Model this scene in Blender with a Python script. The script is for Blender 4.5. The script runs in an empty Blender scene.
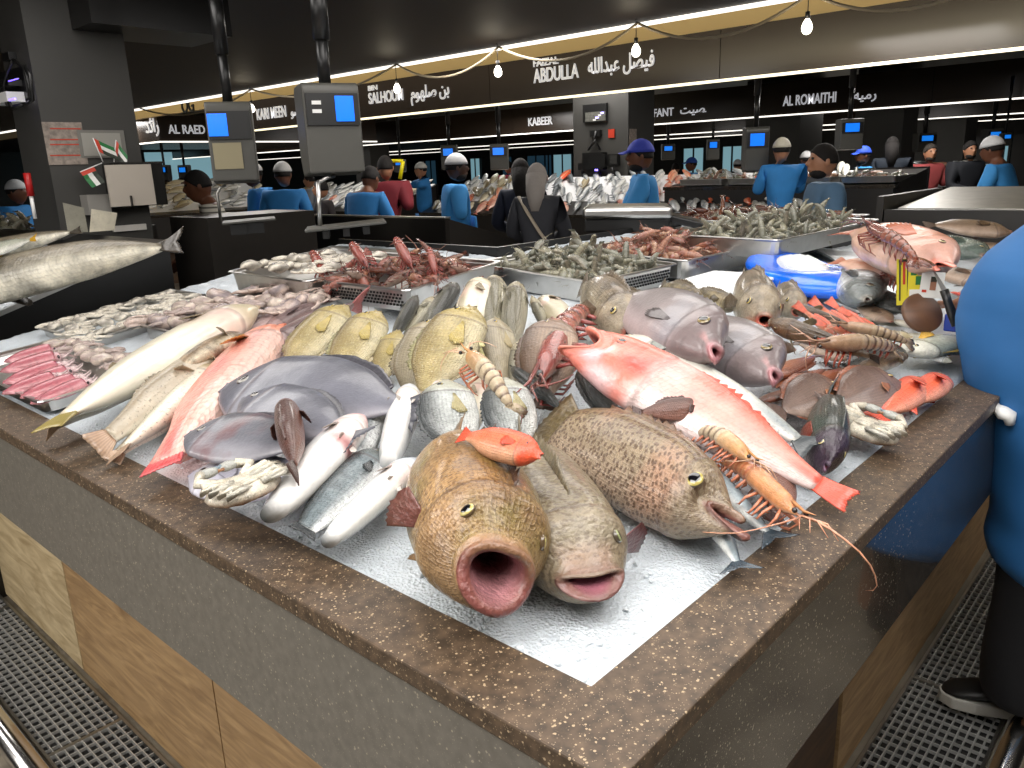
import bpy, bmesh, math, random
import numpy as np
from mathutils import Vector, Matrix, noise
rnd = random.Random(7)
PI = math.pi
scn = bpy.context.scene
col = scn.collection

# ------------------------------------------------------------------ camera
F_PX, PITCH, ROLL, YAW = 792.365, 0.26678, -0.035974, 0.739695
CAM = Vector((-0.535928, -0.371082, 1.6))
ZC, RIM, ZFB, KICK = 1.0121, 0.1102, 0.7268, 0.1962
_F = Vector((math.cos(YAW)*math.cos(PITCH), math.sin(YAW)*math.cos(PITCH), -math.sin(PITCH)))
_R0 = Vector((math.sin(YAW), -math.cos(YAW), 0)); _U0 = _R0.cross(_F)
_R = _R0*math.cos(ROLL) + _U0*math.sin(ROLL); _U = _U0*math.cos(ROLL) - _R0*math.sin(ROLL)
cd = bpy.data.cameras.new('camera'); cam = bpy.data.objects.new('camera', cd); col.objects.link(cam)
cam.matrix_world = Matrix(((_R.x, _U.x, -_F.x, CAM.x), (_R.y, _U.y, -_F.y, CAM.y), (_R.z, _U.z, -_F.z, CAM.z), (0, 0, 0, 1)))
cd.sensor_width = 36; cd.lens = F_PX*36/1024; cd.clip_start = .02; cd.clip_end = 200
scn.camera = cam

def ray(px, py):
    return _F + _R*((px-512)/F_PX) - _U*((py-384)/F_PX)
def P(px, py, z):
    d = ray(px, py); return CAM + d*((z-CAM.z)/d.z)
def PX(px, py, X):
    d = ray(px, py); return CAM + d*((X-CAM.x)/d.x)
def PY(px, py, Y):
    d = ray(px, py); return CAM + d*((Y-CAM.y)/d.y)
def PD(px, py, D):                       # point at horizontal distance D
    d = ray(px, py); return CAM + d*(D/math.hypot(d.x, d.y))

def sm(a, b, x):
    t = min(1, max(0, (x-a)/(b-a))); return t*t*(3-2*t)
def bed(x, y):                           # the sloping ice bed of the corner counter
    a, b = x-RIM, y-RIM
    m = -math.log(math.exp(-a*5)+math.exp(-b*5))/5
    m = max(m+.03, 0)
    z = .992 + .135*m
    g = lambda cx, cy, s, h: h*math.exp(-((x-cx)**2+(y-cy)**2)/(2*s*s))
    z += g(.95, .95, .28, .05) + g(1.55, .75, .35, .035) + g(2.1, .55, .4, .03)
    return z

# ------------------------------------------------------------------ mesh builder
def lerp(a, b, t): return a+(b-a)*t
def mix3(a, b, t): return tuple(a[i]+(b[i]-a[i])*t for i in range(3))
def hx(h):
    h = h.lstrip('#'); v = [int(h[i:i+2], 16)/255 for i in (0, 2, 4)]
    return tuple(c/12.92 if c <= .04045 else ((c+.055)/1.055)**2.4 for c in v)

class MB:
    def __init__(s): s.v = []; s.f = []; s.c = []; s.pat = []
    def add(s, vs, fs, cs):
        o = len(s.v); s.v += [tuple(v) for v in vs]
        s.f += [tuple(i+o for i in f) for f in fs]
        if isinstance(cs, tuple): cs = [cs]*len(vs)
        s.c += [(c[0], c[1], c[2], c[3] if len(c) > 3 else 1.) for c in cs]
        return s
    def loft(s, rings, cs, closed=True, cap0=True, cap1=True):
        n = len(rings[0]); vs = [p for r in rings for p in r]; fs = []
        for i in range(len(rings)-1):
            for j in range(n if closed else n-1):
                k = (j+1) % n
                fs.append((i*n+j, i*n+k, (i+1)*n+k, (i+1)*n+j))
        if cap0 and closed: fs.append(tuple(range(n-1, -1, -1)))
        if cap1 and closed: fs.append(tuple((len(rings)-1)*n+j for j in range(n)))
        if not isinstance(cs, tuple): cs = [c for i, r in enumerate(rings) for c in (cs[i] if isinstance(cs[i], list) else [cs[i]]*n)]
        return s.add(vs, fs, cs)
    def tube(s, path, rad, c, n=8, flat=1.):
        path = [Vector(p) for p in path]; rings = []
        if not isinstance(rad, (list, tuple)): rad = [rad]*len(path)
        up = Vector((0, 0, 1)); last = None
        for i, p in enumerate(path):
            t = (path[min(i+1, len(path)-1)]-path[max(i-1, 0)])
            if t.length < 1e-9: t = Vector((1, 0, 0))
            t.normalize()
            if last is None:
                a = t.cross(up) if abs(t.dot(up)) < .95 else t.cross(Vector((1, 0, 0)))
            else: a = last-t*last.dot(t)
            a.normalize(); last = a; b = t.cross(a)
            rings.append([p+(a*math.cos(2*PI*j/n)+b*math.sin(2*PI*j/n)*flat)*rad[i] for j in range(n)])
        return s.loft(rings, c)
    def ell(s, ctr, r, c, nu=12, nv=8, M=None, cf=None):
        ctr = Vector(ctr); rings = []; cs = []
        for i in range(nv+1):
            ph = PI*i/nv; rr = max(math.sin(ph), 1e-3); ring = []; cc = []
            for j in range(nu):
                th = 2*PI*j/nu; d = Vector((rr*math.cos(th)*r[0], rr*math.sin(th)*r[1], math.cos(ph)*r[2]))
                if M: d = M @ d
                ring.append(ctr+d); cc.append(cf(ph, th) if cf else c)
            rings.append(ring[::-1]); cs.append(cc[::-1])
        return s.loft(rings, cs)
    def box(s, lo, hi, c, M=None, bev=0):
        x0, y0, z0 = lo; x1, y1, z1 = hi
        vs = [Vector(p) for p in ((x0, y0, z0), (x1, y0, z0), (x1, y1, z0), (x0, y1, z0), (x0, y0, z1), (x1, y0, z1), (x1, y1, z1), (x0, y1, z1))]
        if M: vs = [M @ v for v in vs]
        return s.add(vs, [(3, 2, 1, 0), (4, 5, 6, 7), (0, 1, 5, 4), (1, 2, 6, 5), (2, 3, 7, 6), (3, 0, 4, 7)], c)
    def prism(s, poly, z0, z1, c, M=None):
        n = len(poly); vs = [Vector((p[0], p[1], z0)) for p in poly]+[Vector((p[0], p[1], z1)) for p in poly]
        if M: vs = [M @ v for v in vs]
        fs = [tuple(range(n-1, -1, -1)), tuple(range(n, 2*n))]+[(i, (i+1) % n, n+(i+1) % n, n+i) for i in range(n)]
        return s.add(vs, fs, c)
    def sheet(s, grid, cs, th):             # grid of points (rows x cols) -> closed thin shell
        R, C = len(grid), len(grid[0]); g = [[Vector(p) for p in r] for r in grid]
        vs = []; cc = []
        for side in (1, -1):
            for i in range(R):
                for j in range(C):
                    a = g[min(i+1, R-1)][j]-g[max(i-1, 0)][j]; b = g[i][min(j+1, C-1)]-g[i][max(j-1, 0)]
                    nrm = a.cross(b); nrm = nrm.normalized() if nrm.length > 1e-12 else Vector((0, 1, 0))
                    k = th*(1-.75*i/(R-1)) if R > 1 else th
                    vs.append(g[i][j]+nrm*side*k*.5); cc.append(cs[i][j])
        N = R*C; fs = []
        for i in range(R-1):
            for j in range(C-1):
                a, b, c_, d = i*C+j, i*C+j+1, (i+1)*C+j+1, (i+1)*C+j
                fs.append((a, d, c_, b)); fs.append((N+a, N+b, N+c_, N+d))
        for j in range(C-1):
            fs.append((j, j+1, N+j+1, N+j)); o = (R-1)*C
            fs.append((o+j+1, o+j, N+o+j, N+o+j+1))
        for i in range(R-1):
            a, b = i*C, (i+1)*C; fs.append((b, a, N+a, N+b))
            a, b = i*C+C-1, (i+1)*C+C-1; fs.append((a, b, N+b, N+a))
        return s.add(vs, fs, cc)
    def mesh(s, name, m, smooth=True):
        me = bpy.data.meshes.new(name); me.from_pydata(s.v, [], s.f)
        a = me.color_attributes.new('Col', 'FLOAT_COLOR', 'POINT')
        a.data.foreach_set('color', [x for c in s.c for x in c])
        if s.pat and len(s.pat) == len(s.v):
            a = me.attributes.new('Pat', 'FLOAT_VECTOR', 'POINT'); a.data.foreach_set('vector', [x for c in s.pat for x in c])
        me.materials.append(m)
        if smooth: me.polygons.foreach_set('use_smooth', [True]*len(me.polygons))
        me.update(); return me
    def build(s, name, m, parent=None, smooth=True, **tags):
        return link(s.mesh(name, m, smooth), name, parent, **tags)

def link(me, name, parent=None, **tags):
    o = bpy.data.objects.new(name, me); col.objects.link(o); o.parent = parent
    for k, v in tags.items(): o[k] = v
    return o
def empty(name, label, cat, M=None, group=None):
    o = bpy.data.objects.new(name, None); o.empty_display_size = .05; col.objects.link(o)
    if M is not None: o.matrix_world = M
    o['label'] = label; o['category'] = cat
    if group: o['group'] = group
    return o
def tag(o, label, cat, group=None, kind=None):
    o['label'] = label; o['category'] = cat
    if group: o['group'] = group
    if kind: o['kind'] = kind
    return o
def struct(o): o['kind'] = 'structure'; return o
def dup(root, M, label=None, group=None, cat=None):
    r = root.copy(); col.objects.link(r); r.matrix_world = M
    if label: r['label'] = label
    if group: r['group'] = group
    if cat: r['category'] = cat
    for ch in list(root.children):
        c = ch.copy(); col.objects.link(c); c.parent = r
        for g in list(ch.children):
            d = g.copy(); col.objects.link(d); d.parent = c
    return r
def bevel(o, w=.004, seg=2):
    m = o.modifiers.new('bevel', 'BEVEL'); m.width = w; m.segments = seg; m.limit_method = 'ANGLE'; return o
def frame(X, Z):                          # rotation matrix with x axis along X and z as near Z
    X = X.normalized(); Y = Z.cross(X).normalized(); Z = X.cross(Y)
    return Matrix((X, Y, Z)).transposed()
def TR(loc, R3, s=1.):
    M = R3.to_4x4() @ Matrix.Diagonal((s, s, s, 1)) if not isinstance(s, (tuple, list)) else R3.to_4x4() @ Matrix.Diagonal((*s, 1))
    M = M.copy(); M.translation = loc; return M

# ------------------------------------------------------------------ materials
MATS = {}
def nt(name):
    m = bpy.data.materials.new(name); m.use_nodes = True; t = m.node_tree
    b = t.nodes['Principled BSDF']; MATS[name] = m
    return m, t, b
def plain(name, c, rough=.5, metal=0., spec=.5, emit=None, es=1., coat=0., nz=0, nzs=20., bump=0., alpha=1., trans=0.):
    if name in MATS: return MATS[name]
    m, t, b = nt(name)
    b.inputs['Base Color'].default_value = (*c, 1); b.inputs['Roughness'].default_value = rough
    b.inputs['Metallic'].default_value = metal; b.inputs['Specular IOR Level'].default_value = spec
    b.inputs['Coat Weight'].default_value = coat
    if emit: b.inputs['Emission Color'].default_value = (*emit, 1); b.inputs['Emission Strength'].default_value = es
    if alpha < 1: b.inputs['Alpha'].default_value = alpha
    if trans: b.inputs['Transmission Weight'].default_value = trans
    if nz or bump:
        tc = t.nodes.new('ShaderNodeTexCoord'); n = t.nodes.new('ShaderNodeTexNoise')
        n.inputs['Scale'].default_value = nzs; n.inputs['Detail'].default_value = 5
        t.links.new(tc.outputs['Object'], n.inputs['Vector'])
        if nz:
            r = t.nodes.new('ShaderNodeMapRange'); r.inputs['From Min'].default_value = .3; r.inputs['From Max'].default_value = .7
            r.inputs['To Min'].default_value = 1-nz; r.inputs['To Max'].default_value = 1+nz
            t.links.new(n.outputs['Fac'], r.inputs['Value'])
            mx = t.nodes.new('ShaderNodeVectorMath'); mx.operation = 'SCALE'; mx.inputs[0].default_value = c
            t.links.new(r.outputs['Result'], mx.inputs['Scale']); t.links.new(mx.outputs['Vector'], b.inputs['Base Color'])
        if bump:
            bp = t.nodes.new('ShaderNodeBump'); bp.inputs['Strength'].default_value = bump; bp.inputs['Distance'].default_value = .01
            t.links.new(n.outputs['Fac'], bp.inputs['Height']); t.links.new(bp.outputs['Normal'], b.inputs['Normal'])
    return m

def flesh(name, noise_amt=.25, nscale=9., spots=0., sscale=60., scol=(.05, .03, .02), ssize=.45, scales=0., cscale=45., rough=.28,
          bump=.25, sss=.05, stretch=(1, 1, 1), coat=.35, nz_col=None, speck=0., stripes=0., stripe_scale=60.):
    """wet skin: vertex colour (Col) x blotches x scale pattern; alpha of Col masks the pattern"""
    if name in MATS: return MATS[name]
    m, t, b = nt(name); N = t.nodes.new; L = t.links.new
    at = N('ShaderNodeAttribute'); at.attribute_name = 'Col'
    tc = N('ShaderNodeTexCoord'); mp = N('ShaderNodeMapping'); mp.inputs['Scale'].default_value = stretch
    L(tc.outputs['Object'], mp.inputs['Vector']); vec = mp.outputs['Vector']
    n1 = N('ShaderNodeTexNoise'); n1.inputs['Scale'].default_value = nscale; n1.inputs['Detail'].default_value = 6; n1.inputs['Roughness'].default_value = .62
    L(vec, n1.inputs['Vector'])
    r = N('ShaderNodeMapRange'); r.inputs['From Min'].default_value = .32; r.inputs['From Max'].default_value = .68
    r.inputs['To Min'].default_value = 1-noise_amt; r.inputs['To Max'].default_value = 1+noise_amt
    L(n1.outputs['Fac'], r.inputs['Value'])
    sc = N('ShaderNodeVectorMath'); sc.operation = 'SCALE'; L(at.outputs['Color'], sc.inputs[0]); L(r.outputs['Result'], sc.inputs['Scale'])
    cur = sc.outputs['Vector']; heights = []
    pa = N('ShaderNodeAttribute'); pa.attribute_name = 'Pat'; pvec = pa.outputs['Vector']
    def masked(fac, colr, amt):
        nonlocal cur
        mm = N('ShaderNodeMath'); mm.operation = 'MULTIPLY'; L(fac, mm.inputs[0]); L(at.outputs['Alpha'], mm.inputs[1])
        m2 = N('ShaderNodeMath'); m2.operation = 'MULTIPLY'; L(mm.outputs[0], m2.inputs[0]); m2.inputs[1].default_value = amt
        x = N('ShaderNodeMix'); x.data_type = 'RGBA'; L(m2.outputs[0], x.inputs['Factor']); L(cur, x.inputs['A']); x.inputs['B'].default_value = (*colr, 1)
        cur = x.outputs['Result']
    if nz_col:
        n2 = N('ShaderNodeTexNoise'); n2.inputs['Scale'].default_value = nscale*.6; n2.inputs['Detail'].default_value = 4
        ad = N('ShaderNodeVectorMath'); ad.inputs[1].default_value = (3.1, 1.7, 5.2); L(vec, ad.inputs[0]); L(ad.outputs[0], n2.inputs['Vector'])
        rr = N('ShaderNodeMapRange'); rr.inputs['From Min'].default_value = .5; rr.inputs['From Max'].default_value = .68; L(n2.outputs['Fac'], rr.inputs['Value'])
        masked(rr.outputs['Result'], nz_col, .6)
    if spots:
        v = N('ShaderNodeTexVoronoi'); v.voronoi_dimensions = '2D'; v.inputs['Scale'].default_value = sscale; L(pvec, v.inputs['Vector'])
        rr = N('ShaderNodeMapRange'); rr.inputs['From Min'].default_value = ssize; rr.inputs['From Max'].default_value = ssize*.55; L(v.outputs['Distance'], rr.inputs['Value'])
        masked(rr.outputs['Result'], scol, spots)
    if scales:
        v = N('ShaderNodeTexVoronoi'); v.voronoi_dimensions = '2D'; v.inputs['Scale'].default_value = cscale; v.inputs['Randomness'].default_value = .4
        mp2 = N('ShaderNodeMapping'); mp2.inputs['Scale'].default_value = (1, 1.25, 1); L(pvec, mp2.inputs['Vector']); L(mp2.outputs['Vector'], v.inputs['Vector'])
        rr = N('ShaderNodeMapRange'); rr.inputs['From Min'].default_value = .35; rr.inputs['From Max'].default_value = .75; L(v.outputs['Distance'], rr.inputs['Value'])
        dk = N('ShaderNodeVectorMath'); dk.operation = 'SCALE'; L(cur, dk.inputs[0]); dk.inputs['Scale'].default_value = .38
        mm = N('ShaderNodeMath'); mm.operation = 'MULTIPLY'; L(rr.outputs['Result'], mm.inputs[0]); L(at.outputs['Alpha'], mm.inputs[1])
        m2 = N('ShaderNodeMath'); m2.operation = 'MULTIPLY'; L(mm.outputs[0], m2.inputs[0]); m2.inputs[1].default_value = scales
        x = N('ShaderNodeMix'); x.data_type = 'RGBA'; L(m2.outputs[0], x.inputs['Factor']); L(cur, x.inputs['A']); L(dk.outputs[0], x.inputs['B']); cur = x.outputs['Result']
        iv = N('ShaderNodeMath'); iv.operation = 'SUBTRACT'; iv.inputs[0].default_value = 0; L(m2.outputs[0], iv.inputs[1]); heights.append((iv.outputs[0], .6))
    if stripes:
        w = N('ShaderNodeTexWave'); w.wave_type = 'BANDS'; w.bands_direction = 'Y'; w.inputs['Scale'].default_value = stripe_scale; w.inputs['Distortion'].default_value = 1.2
        L(pvec, w.inputs['Vector']); dk = N('ShaderNodeVectorMath'); dk.operation = 'SCALE'; L(cur, dk.inputs[0]); dk.inputs['Scale'].default_value = .5
        mm = N('ShaderNodeMath'); mm.operation = 'MULTIPLY'; L(w.outputs['Fac'], mm.inputs[0]); L(at.outputs['Alpha'], mm.inputs[1])
        m2 = N('ShaderNodeMath'); m2.operation = 'MULTIPLY'; L(mm.outputs[0], m2.inputs[0]); m2.inputs[1].default_value = stripes
        x = N('ShaderNodeMix'); x.data_type = 'RGBA'; L(m2.outputs[0], x.inputs['Factor']); L(cur, x.inputs['A']); L(dk.outputs[0], x.inputs['B']); cur = x.outputs['Result']
    if speck:
        n3 = N('ShaderNodeTexNoise'); n3.inputs['Scale'].default_value = nscale*9; n3.inputs['Detail'].default_value = 2; L(vec, n3.inputs['Vector'])
        rr = N('ShaderNodeMapRange'); rr.inputs['From Min'].default_value = .58; rr.inputs['From Max'].default_value = .7; L(n3.outputs['Fac'], rr.inputs['Value'])
        masked(rr.outputs['Result'], scol, speck)
    L(cur, b.inputs['Base Color'])
    b.inputs['Roughness'].default_value = rough; b.inputs['Coat Weight'].default_value = coat; b.inputs['Coat Roughness'].default_value = .12
    n4 = N('ShaderNodeTexNoise'); n4.inputs['Scale'].default_value = nscale*7; n4.inputs['Detail'].default_value = 4; L(vec, n4.inputs['Vector'])
    h = n4.outputs['Fac']
    for s_, k in heights:
        q = N('ShaderNodeMath'); q.operation = 'MULTIPLY_ADD'; L(s_, q.inputs[0]); q.inputs[1].default_value = k*2.5; L(h, q.inputs[2]); h = q.outputs[0]
    bp = N('ShaderNodeBump'); bp.inputs['Strength'].default_value = bump; bp.inputs['Distance'].default_value = .012; L(h, bp.inputs['Height']); L(bp.outputs['Normal'], b.inputs['Normal'])
    return m
# ------------------------------------------------------------------ setting materials
def granite(name, base, speck, dens, rough, coat=.0, sc=240, flat=0):
    m, t, b = nt(name); N = t.nodes.new; L = t.links.new
    tc = N('ShaderNodeTexCoord'); g = N('ShaderNodeNewGeometry')
    n = N('ShaderNodeTexNoise'); n.inputs['Scale'].default_value = 60; n.inputs['Detail'].default_value = 6; L(g.outputs['Position'], n.inputs['Vector'])
    rp = N('ShaderNodeValToRGB'); rp.color_ramp.elements[0].position = .35; rp.color_ramp.elements[0].color = (*[c*(.85 if flat else .6) for c in base], 1)
    rp.color_ramp.elements[1].position = .7; rp.color_ramp.elements[1].color = (*[c*(1.12 if flat else 1.5) for c in base], 1); L(n.outputs['Fac'], rp.inputs['Fac'])
    cur = rp.outputs['Color']
    for s_, th, k in ((sc, dens, 1.), (sc*2.3, dens*.95, .55)):
        v = N('ShaderNodeTexVoronoi'); v.inputs['Scale'].default_value = s_; L(g.outputs['Position'], v.inputs['Vector'])
        w = N('ShaderNodeTexWhiteNoise'); L(v.outputs['Position'], w.inputs['Vector'])
        r1 = N('ShaderNodeMath'); r1.operation = 'LESS_THAN'; r1.inputs[1].default_value = th; L(w.outputs['Value'], r1.inputs[0])
        r2 = N('ShaderNodeMath'); r2.operation = 'LESS_THAN'; r2.inputs[1].default_value = .42; L(v.outputs['Distance'], r2.inputs[0])
        mm = N('ShaderNodeMath'); mm.operation = 'MULTIPLY'; L(r1.outputs[0], mm.inputs[0]); L(r2.outputs[0], mm.inputs[1])
        m2 = N('ShaderNodeMath'); m2.operation = 'MULTIPLY'; L(mm.outputs[0], m2.inputs[0]); m2.inputs[1].default_value = k
        x = N('ShaderNodeMix'); x.data_type = 'RGBA'; L(m2.outputs[0], x.inputs['Factor']); L(cur, x.inputs['A']); x.inputs['B'].default_value = (*speck, 1); cur = x.outputs['Result']
    L(cur, b.inputs['Base Color']); b.inputs['Roughness'].default_value = rough; b.inputs['Coat Weight'].default_value = coat
    return m
def wood(name, c1, c2, scale=(1, 1, 1), rough=.45, dist=2.):
    m, t, b = nt(name); N = t.nodes.new; L = t.links.new
    g = N('ShaderNodeNewGeometry'); mp = N('ShaderNodeMapping'); mp.inputs['Scale'].default_value = scale; L(g.outputs['Position'], mp.inputs['Vector'])
    n = N('ShaderNodeTexNoise'); n.inputs['Scale'].default_value = 3; n.inputs['Detail'].default_value = 8; n.inputs['Distortion'].default_value = dist; L(mp.outputs['Vector'], n.inputs['Vector'])
    rp = N('ShaderNodeValToRGB'); rp.color_ramp.elements[0].position = .3; rp.color_ramp.elements[0].color = (*c1, 1)
    rp.color_ramp.elements[1].position = .7; rp.color_ramp.elements[1].color = (*c2, 1); L(n.outputs['Fac'], rp.inputs['Fac']); L(rp.outputs['Color'], b.inputs['Base Color'])
    b.inputs['Roughness'].default_value = rough
    return m
W = (1, 1, 1)
m_gran = granite('granite_top', hx('#4e3f30'), hx('#ab9678'), .1, .5, .0)
m_gran3 = granite('granite_matte', hx('#6b675f'), hx('#989080'), .06, .4, flat=1)  # same stone as the side panel; left-hand light put into this paler colour
m_gran2 = granite('granite_front', hx('#37322c'), hx('#8f8878'), .08, .13, .5)
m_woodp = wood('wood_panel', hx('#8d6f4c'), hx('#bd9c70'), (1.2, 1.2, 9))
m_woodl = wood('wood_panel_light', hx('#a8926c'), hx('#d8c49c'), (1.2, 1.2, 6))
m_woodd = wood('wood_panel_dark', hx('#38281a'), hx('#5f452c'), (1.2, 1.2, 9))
m_floor = wood('floor_tile', hx('#5e574c'), hx('#8d8474'), (1, 3, 1), .35, .6)
m_steel = plain('steel', (.55, .54, .52), .28, 1., nz=.06, nzs=30)
m_steeld = plain('steel_dull', (.42, .41, .38), .38, 1., nz=.1, nzs=12)
m_black = plain('black_laminate', hx('#121110'), .3, nz=.1)
m_dgrey = plain('dark_grey_panel', hx('#2c2926'), .35, nz=.06)
m_column = plain('column_grey', hx('#3f3e3b'), .55, nz=.04, nzs=4)
m_ceil = plain('ceiling_brown', hx('#2a211a'), .6, nz=.08, nzs=1.5)
m_fascia = plain('fascia_brown', hx('#3a3028'), .26, nz=.05, nzs=2, coat=.0)
m_beige = plain('beige_bulkhead', hx('#c9b080'), .7)
m_ledw = plain('led_white', W, emit=(1., .95, .85), es=2.2)
m_ledy = plain('led_warm', W, emit=(1., .88, .55), es=2.2)
m_bulb = plain('bulb_glow', W, emit=(1., .93, .78), es=6.)
m_rubber = plain('black_rubber', hx('#0b0b0b'), .5)
m_plastic = plain('black_plastic', hx('#171717'), .35)
m_scale = plain('scale_grey', hx('#4b4a45'), .4, nz=.03)
m_screen = plain('blue_screen', hx('#0a5cff'), .2, emit=hx('#1f8dff'), es=.9)
m_letter = plain('sign_letter', (.9, .9, .9), .4, emit=(.95, .95, 1.), es=.45)
m_white = plain('white_plastic', (.8, .8, .78), .45)
m_paper = plain('paper', (.72, .69, .64), .7, nz=.05)
m_chrome = plain('chrome', (.75, .74, .72), .18, 1.)
m_cable = plain('cable_beige', hx('#a89a80'), .5)

# ------------------------------------------------------------------ floor
def slab(name, lo, hi, mat, parent=None, bev=0, **k):
    o = MB().box(lo, hi, W).build(name, mat, parent, smooth=False, **k)
    return bevel(o, bev) if bev else o
floor = struct(slab('floor', (-6, -6, -.1), (45, 45, 0), m_floor))

# ------------------------------------------------------------------ the corner counter
CX1, CY1, DEP = 4.4, 3.12, 1.98
ctr = empty('display_counter', 'dark speckled granite corner counter with a wide stone rim around the ice display', 'counter', Matrix.Translation((CX1/2, CY1/2, 0)))
Mi = ctr.matrix_world.inverted()
def cpart(name, mb, m, **k):
    o = mb.build(name, m, ctr, smooth=False, **k); o.matrix_parent_inverse = Mi; return o
mb = MB(); z0 = ZC-.03
mb.add([(0, 0, z0), (CX1, 0, z0), (CX1, RIM, z0), (RIM, RIM, z0), (RIM, CY1, z0), (0, CY1, z0),
        (0, 0, ZC), (CX1, 0, ZC), (CX1, RIM, ZC), (RIM, RIM, ZC), (RIM, CY1, ZC), (0, CY1, ZC)],
       [(3, 2, 1, 0), (5, 4, 3, 0), (6, 7, 8, 9), (6, 9, 10, 11), (0, 1, 7, 6), (1, 2, 8, 7), (2, 3, 9, 8), (3, 4, 10, 9), (4, 5, 11, 10), (5, 0, 6, 11)], W)
bevel(cpart('rim', mb, m_gran), .003)
bevel(cpart('front_panel', MB().box((.004, .004, ZFB), (.03, CY1, z0), W), m_gran3, label='long matte grey granite front panel'), .002)
bevel(cpart('front_panel', MB().box((.0305, .004, ZFB), (CX1, .03, z0), W), m_gran2, label='glossy black granite side panel'), .002)
cpart('soffit', MB().box((.031, .031, ZFB-.02), (DEP, CY1-.01, ZFB), W).box((DEP, .031, ZFB-.02), (CX1-.01, DEP, ZFB), W), m_black)
cpart('inner_wall', MB().box((RIM, RIM, .8), (CX1, RIM+.01, z0), W), m_steel)
cpart('back_panel', MB().box((DEP, DEP, 0), (DEP+.02, CY1, 1.27), W), m_black)
cpart('back_panel', MB().box((DEP+.02, DEP, 0), (CX1, DEP+.02, 1.27), W), m_black)
cpart('end_panel', MB().box((CX1-.02, .03, 0), (CX1, DEP, .98), W), m_black)
cpart('end_panel', MB().box((.03, CY1-.02, .0), (DEP, CY1, .98), W), m_black)
ys = P(55, 610, .37); K = KICK
seam = 2.30
cpart('kick_panel', MB().box((K, K, .012), (K+.02, 1.32, ZFB-.02), W), m_woodp)
cpart('kick_panel', MB().box((K, 1.326, .012), (K+.02, seam, ZFB-.02), W), m_woodp)
cpart('kick_panel', MB().box((K, seam+.006, .012), (K+.02, CY1, ZFB-.02), W), m_woodl, label='paler wood panel')
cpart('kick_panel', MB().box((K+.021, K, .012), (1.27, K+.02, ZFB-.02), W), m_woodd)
cpart('kick_panel', MB().box((1.30, K, .012), (CX1, K+.02, ZFB-.02), W), m_woodp)

# ------------------------------------------------------------------ drain gratings with rails
m_gratef = plain('grate_steel', (.62, .62, .6), .4, .7)
def grating(ax, a0, a1, i0, i1, name, label, group, nseg):
    """open bar grating over a black channel; ax: 0 runs along X, 1 along Y"""
    g = empty(name, label, 'drain grate', Matrix.Identity(4), group)
    def Q(a, i, z): return (a, i, z) if ax == 0 else (i, a, z)
    def bx(mb, A0, A1, I0, I1, Z0, Z1):
        p, q = Q(A0, I0, Z0), Q(A1, I1, Z1); mb.box(tuple(min(p[k], q[k]) for k in range(3)), tuple(max(p[k], q[k]) for k in range(3)), W)
    ch = MB(); bx(ch, a0, a1, i0, i1, .001, .004); ch.build('channel', m_rubber, g, False)
    fr = MB()
    for i in (i0, i1-.008): bx(fr, a0, a1, i, i+.008, .004, .022)
    L_ = (a1-a0)/nseg
    for k in range(nseg+1): bx(fr, a0+k*L_-.006, a0+k*L_+.006, i0+.008, i1-.008, .004, .021)
    fr.build('frame', m_steeld, g, False)
    ba = MB(); n = max(2, int((i1-i0)/.022))
    for k in range(1, n): i = i0+(i1-i0)*k/n; bx(ba, a0, a1, i-.0016, i+.0016, .005, .019)
    ba.build('bearing_bars', m_gratef, g, False)
    cr = MB(); n = int((a1-a0)/.036)
    for k in range(n): a = a0+(a1-a0)*(k+.5)/n; bx(cr, a-.0016, a+.0016, i0+.008, i1-.008, .009, .0185)
    cr.build('cross_bars', m_gratef, g, False)
grating(1, .9, 4.0, -.045, K-.022, 'drain_grate', 'steel drain grating along the foot of the long grey front panel', None, 3)
grating(0, .6, 4.4, -.09, K-.022, 'drain_grate', 'steel drain grating under the glossy black side of the counter', None, 3)
def rail(p0, p1, r, label):
    o = MB().tube([p0, p1], r, W, 16).build('floor_rail', m_chrome); tag(o, label, 'rail')
rail((-.093, .8, .036), (-.093, 4.5, .036), .035, 'round chrome floor rail beside the left drain grating')
rail((.6, -.135, .036), (4.6, -.135, .036), .035, 'round chrome floor rail beside the right drain grating, by the black shoe')

# ------------------------------------------------------------------ ice bed
def icemat():
    m, t, b = nt('crushed_ice'); N = t.nodes.new; L = t.links.new
    g = N('ShaderNodeNewGeometry')
    at = N('ShaderNodeAttribute'); at.attribute_name = 'Col'
    L(at.outputs['Color'], b.inputs['Base Color'])
    b.inputs['Roughness'].default_value = .38; b.inputs['Coat Weight'].default_value = .4; b.inputs['Coat Roughness'].default_value = .2
    b.inputs['Subsurface Weight'].default_value = .0
    v = N('ShaderNodeTexVoronoi'); v.inputs['Scale'].default_value = 190; L(g.outputs['Position'], v.inputs['Vector'])
    n = N('ShaderNodeTexNoise'); n.inputs['Scale'].default_value = 70; n.inputs['Detail'].default_value = 6; L(g.outputs['Position'], n.inputs['Vector'])
    a = N('ShaderNodeMath'); a.operation = 'MULTIPLY_ADD'; L(v.outputs['Distance'], a.inputs[0]); a.inputs[1].default_value = .6; L(n.outputs['Fac'], a.inputs[2])
    bp = N('ShaderNodeBump'); bp.inputs['Strength'].default_value = .9; bp.inputs['Distance'].default_value = .006; L(a.outputs[0], bp.inputs['Height']); L(bp.outputs['Normal'], b.inputs['Normal'])
    return m
m_ice = icemat()
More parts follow.
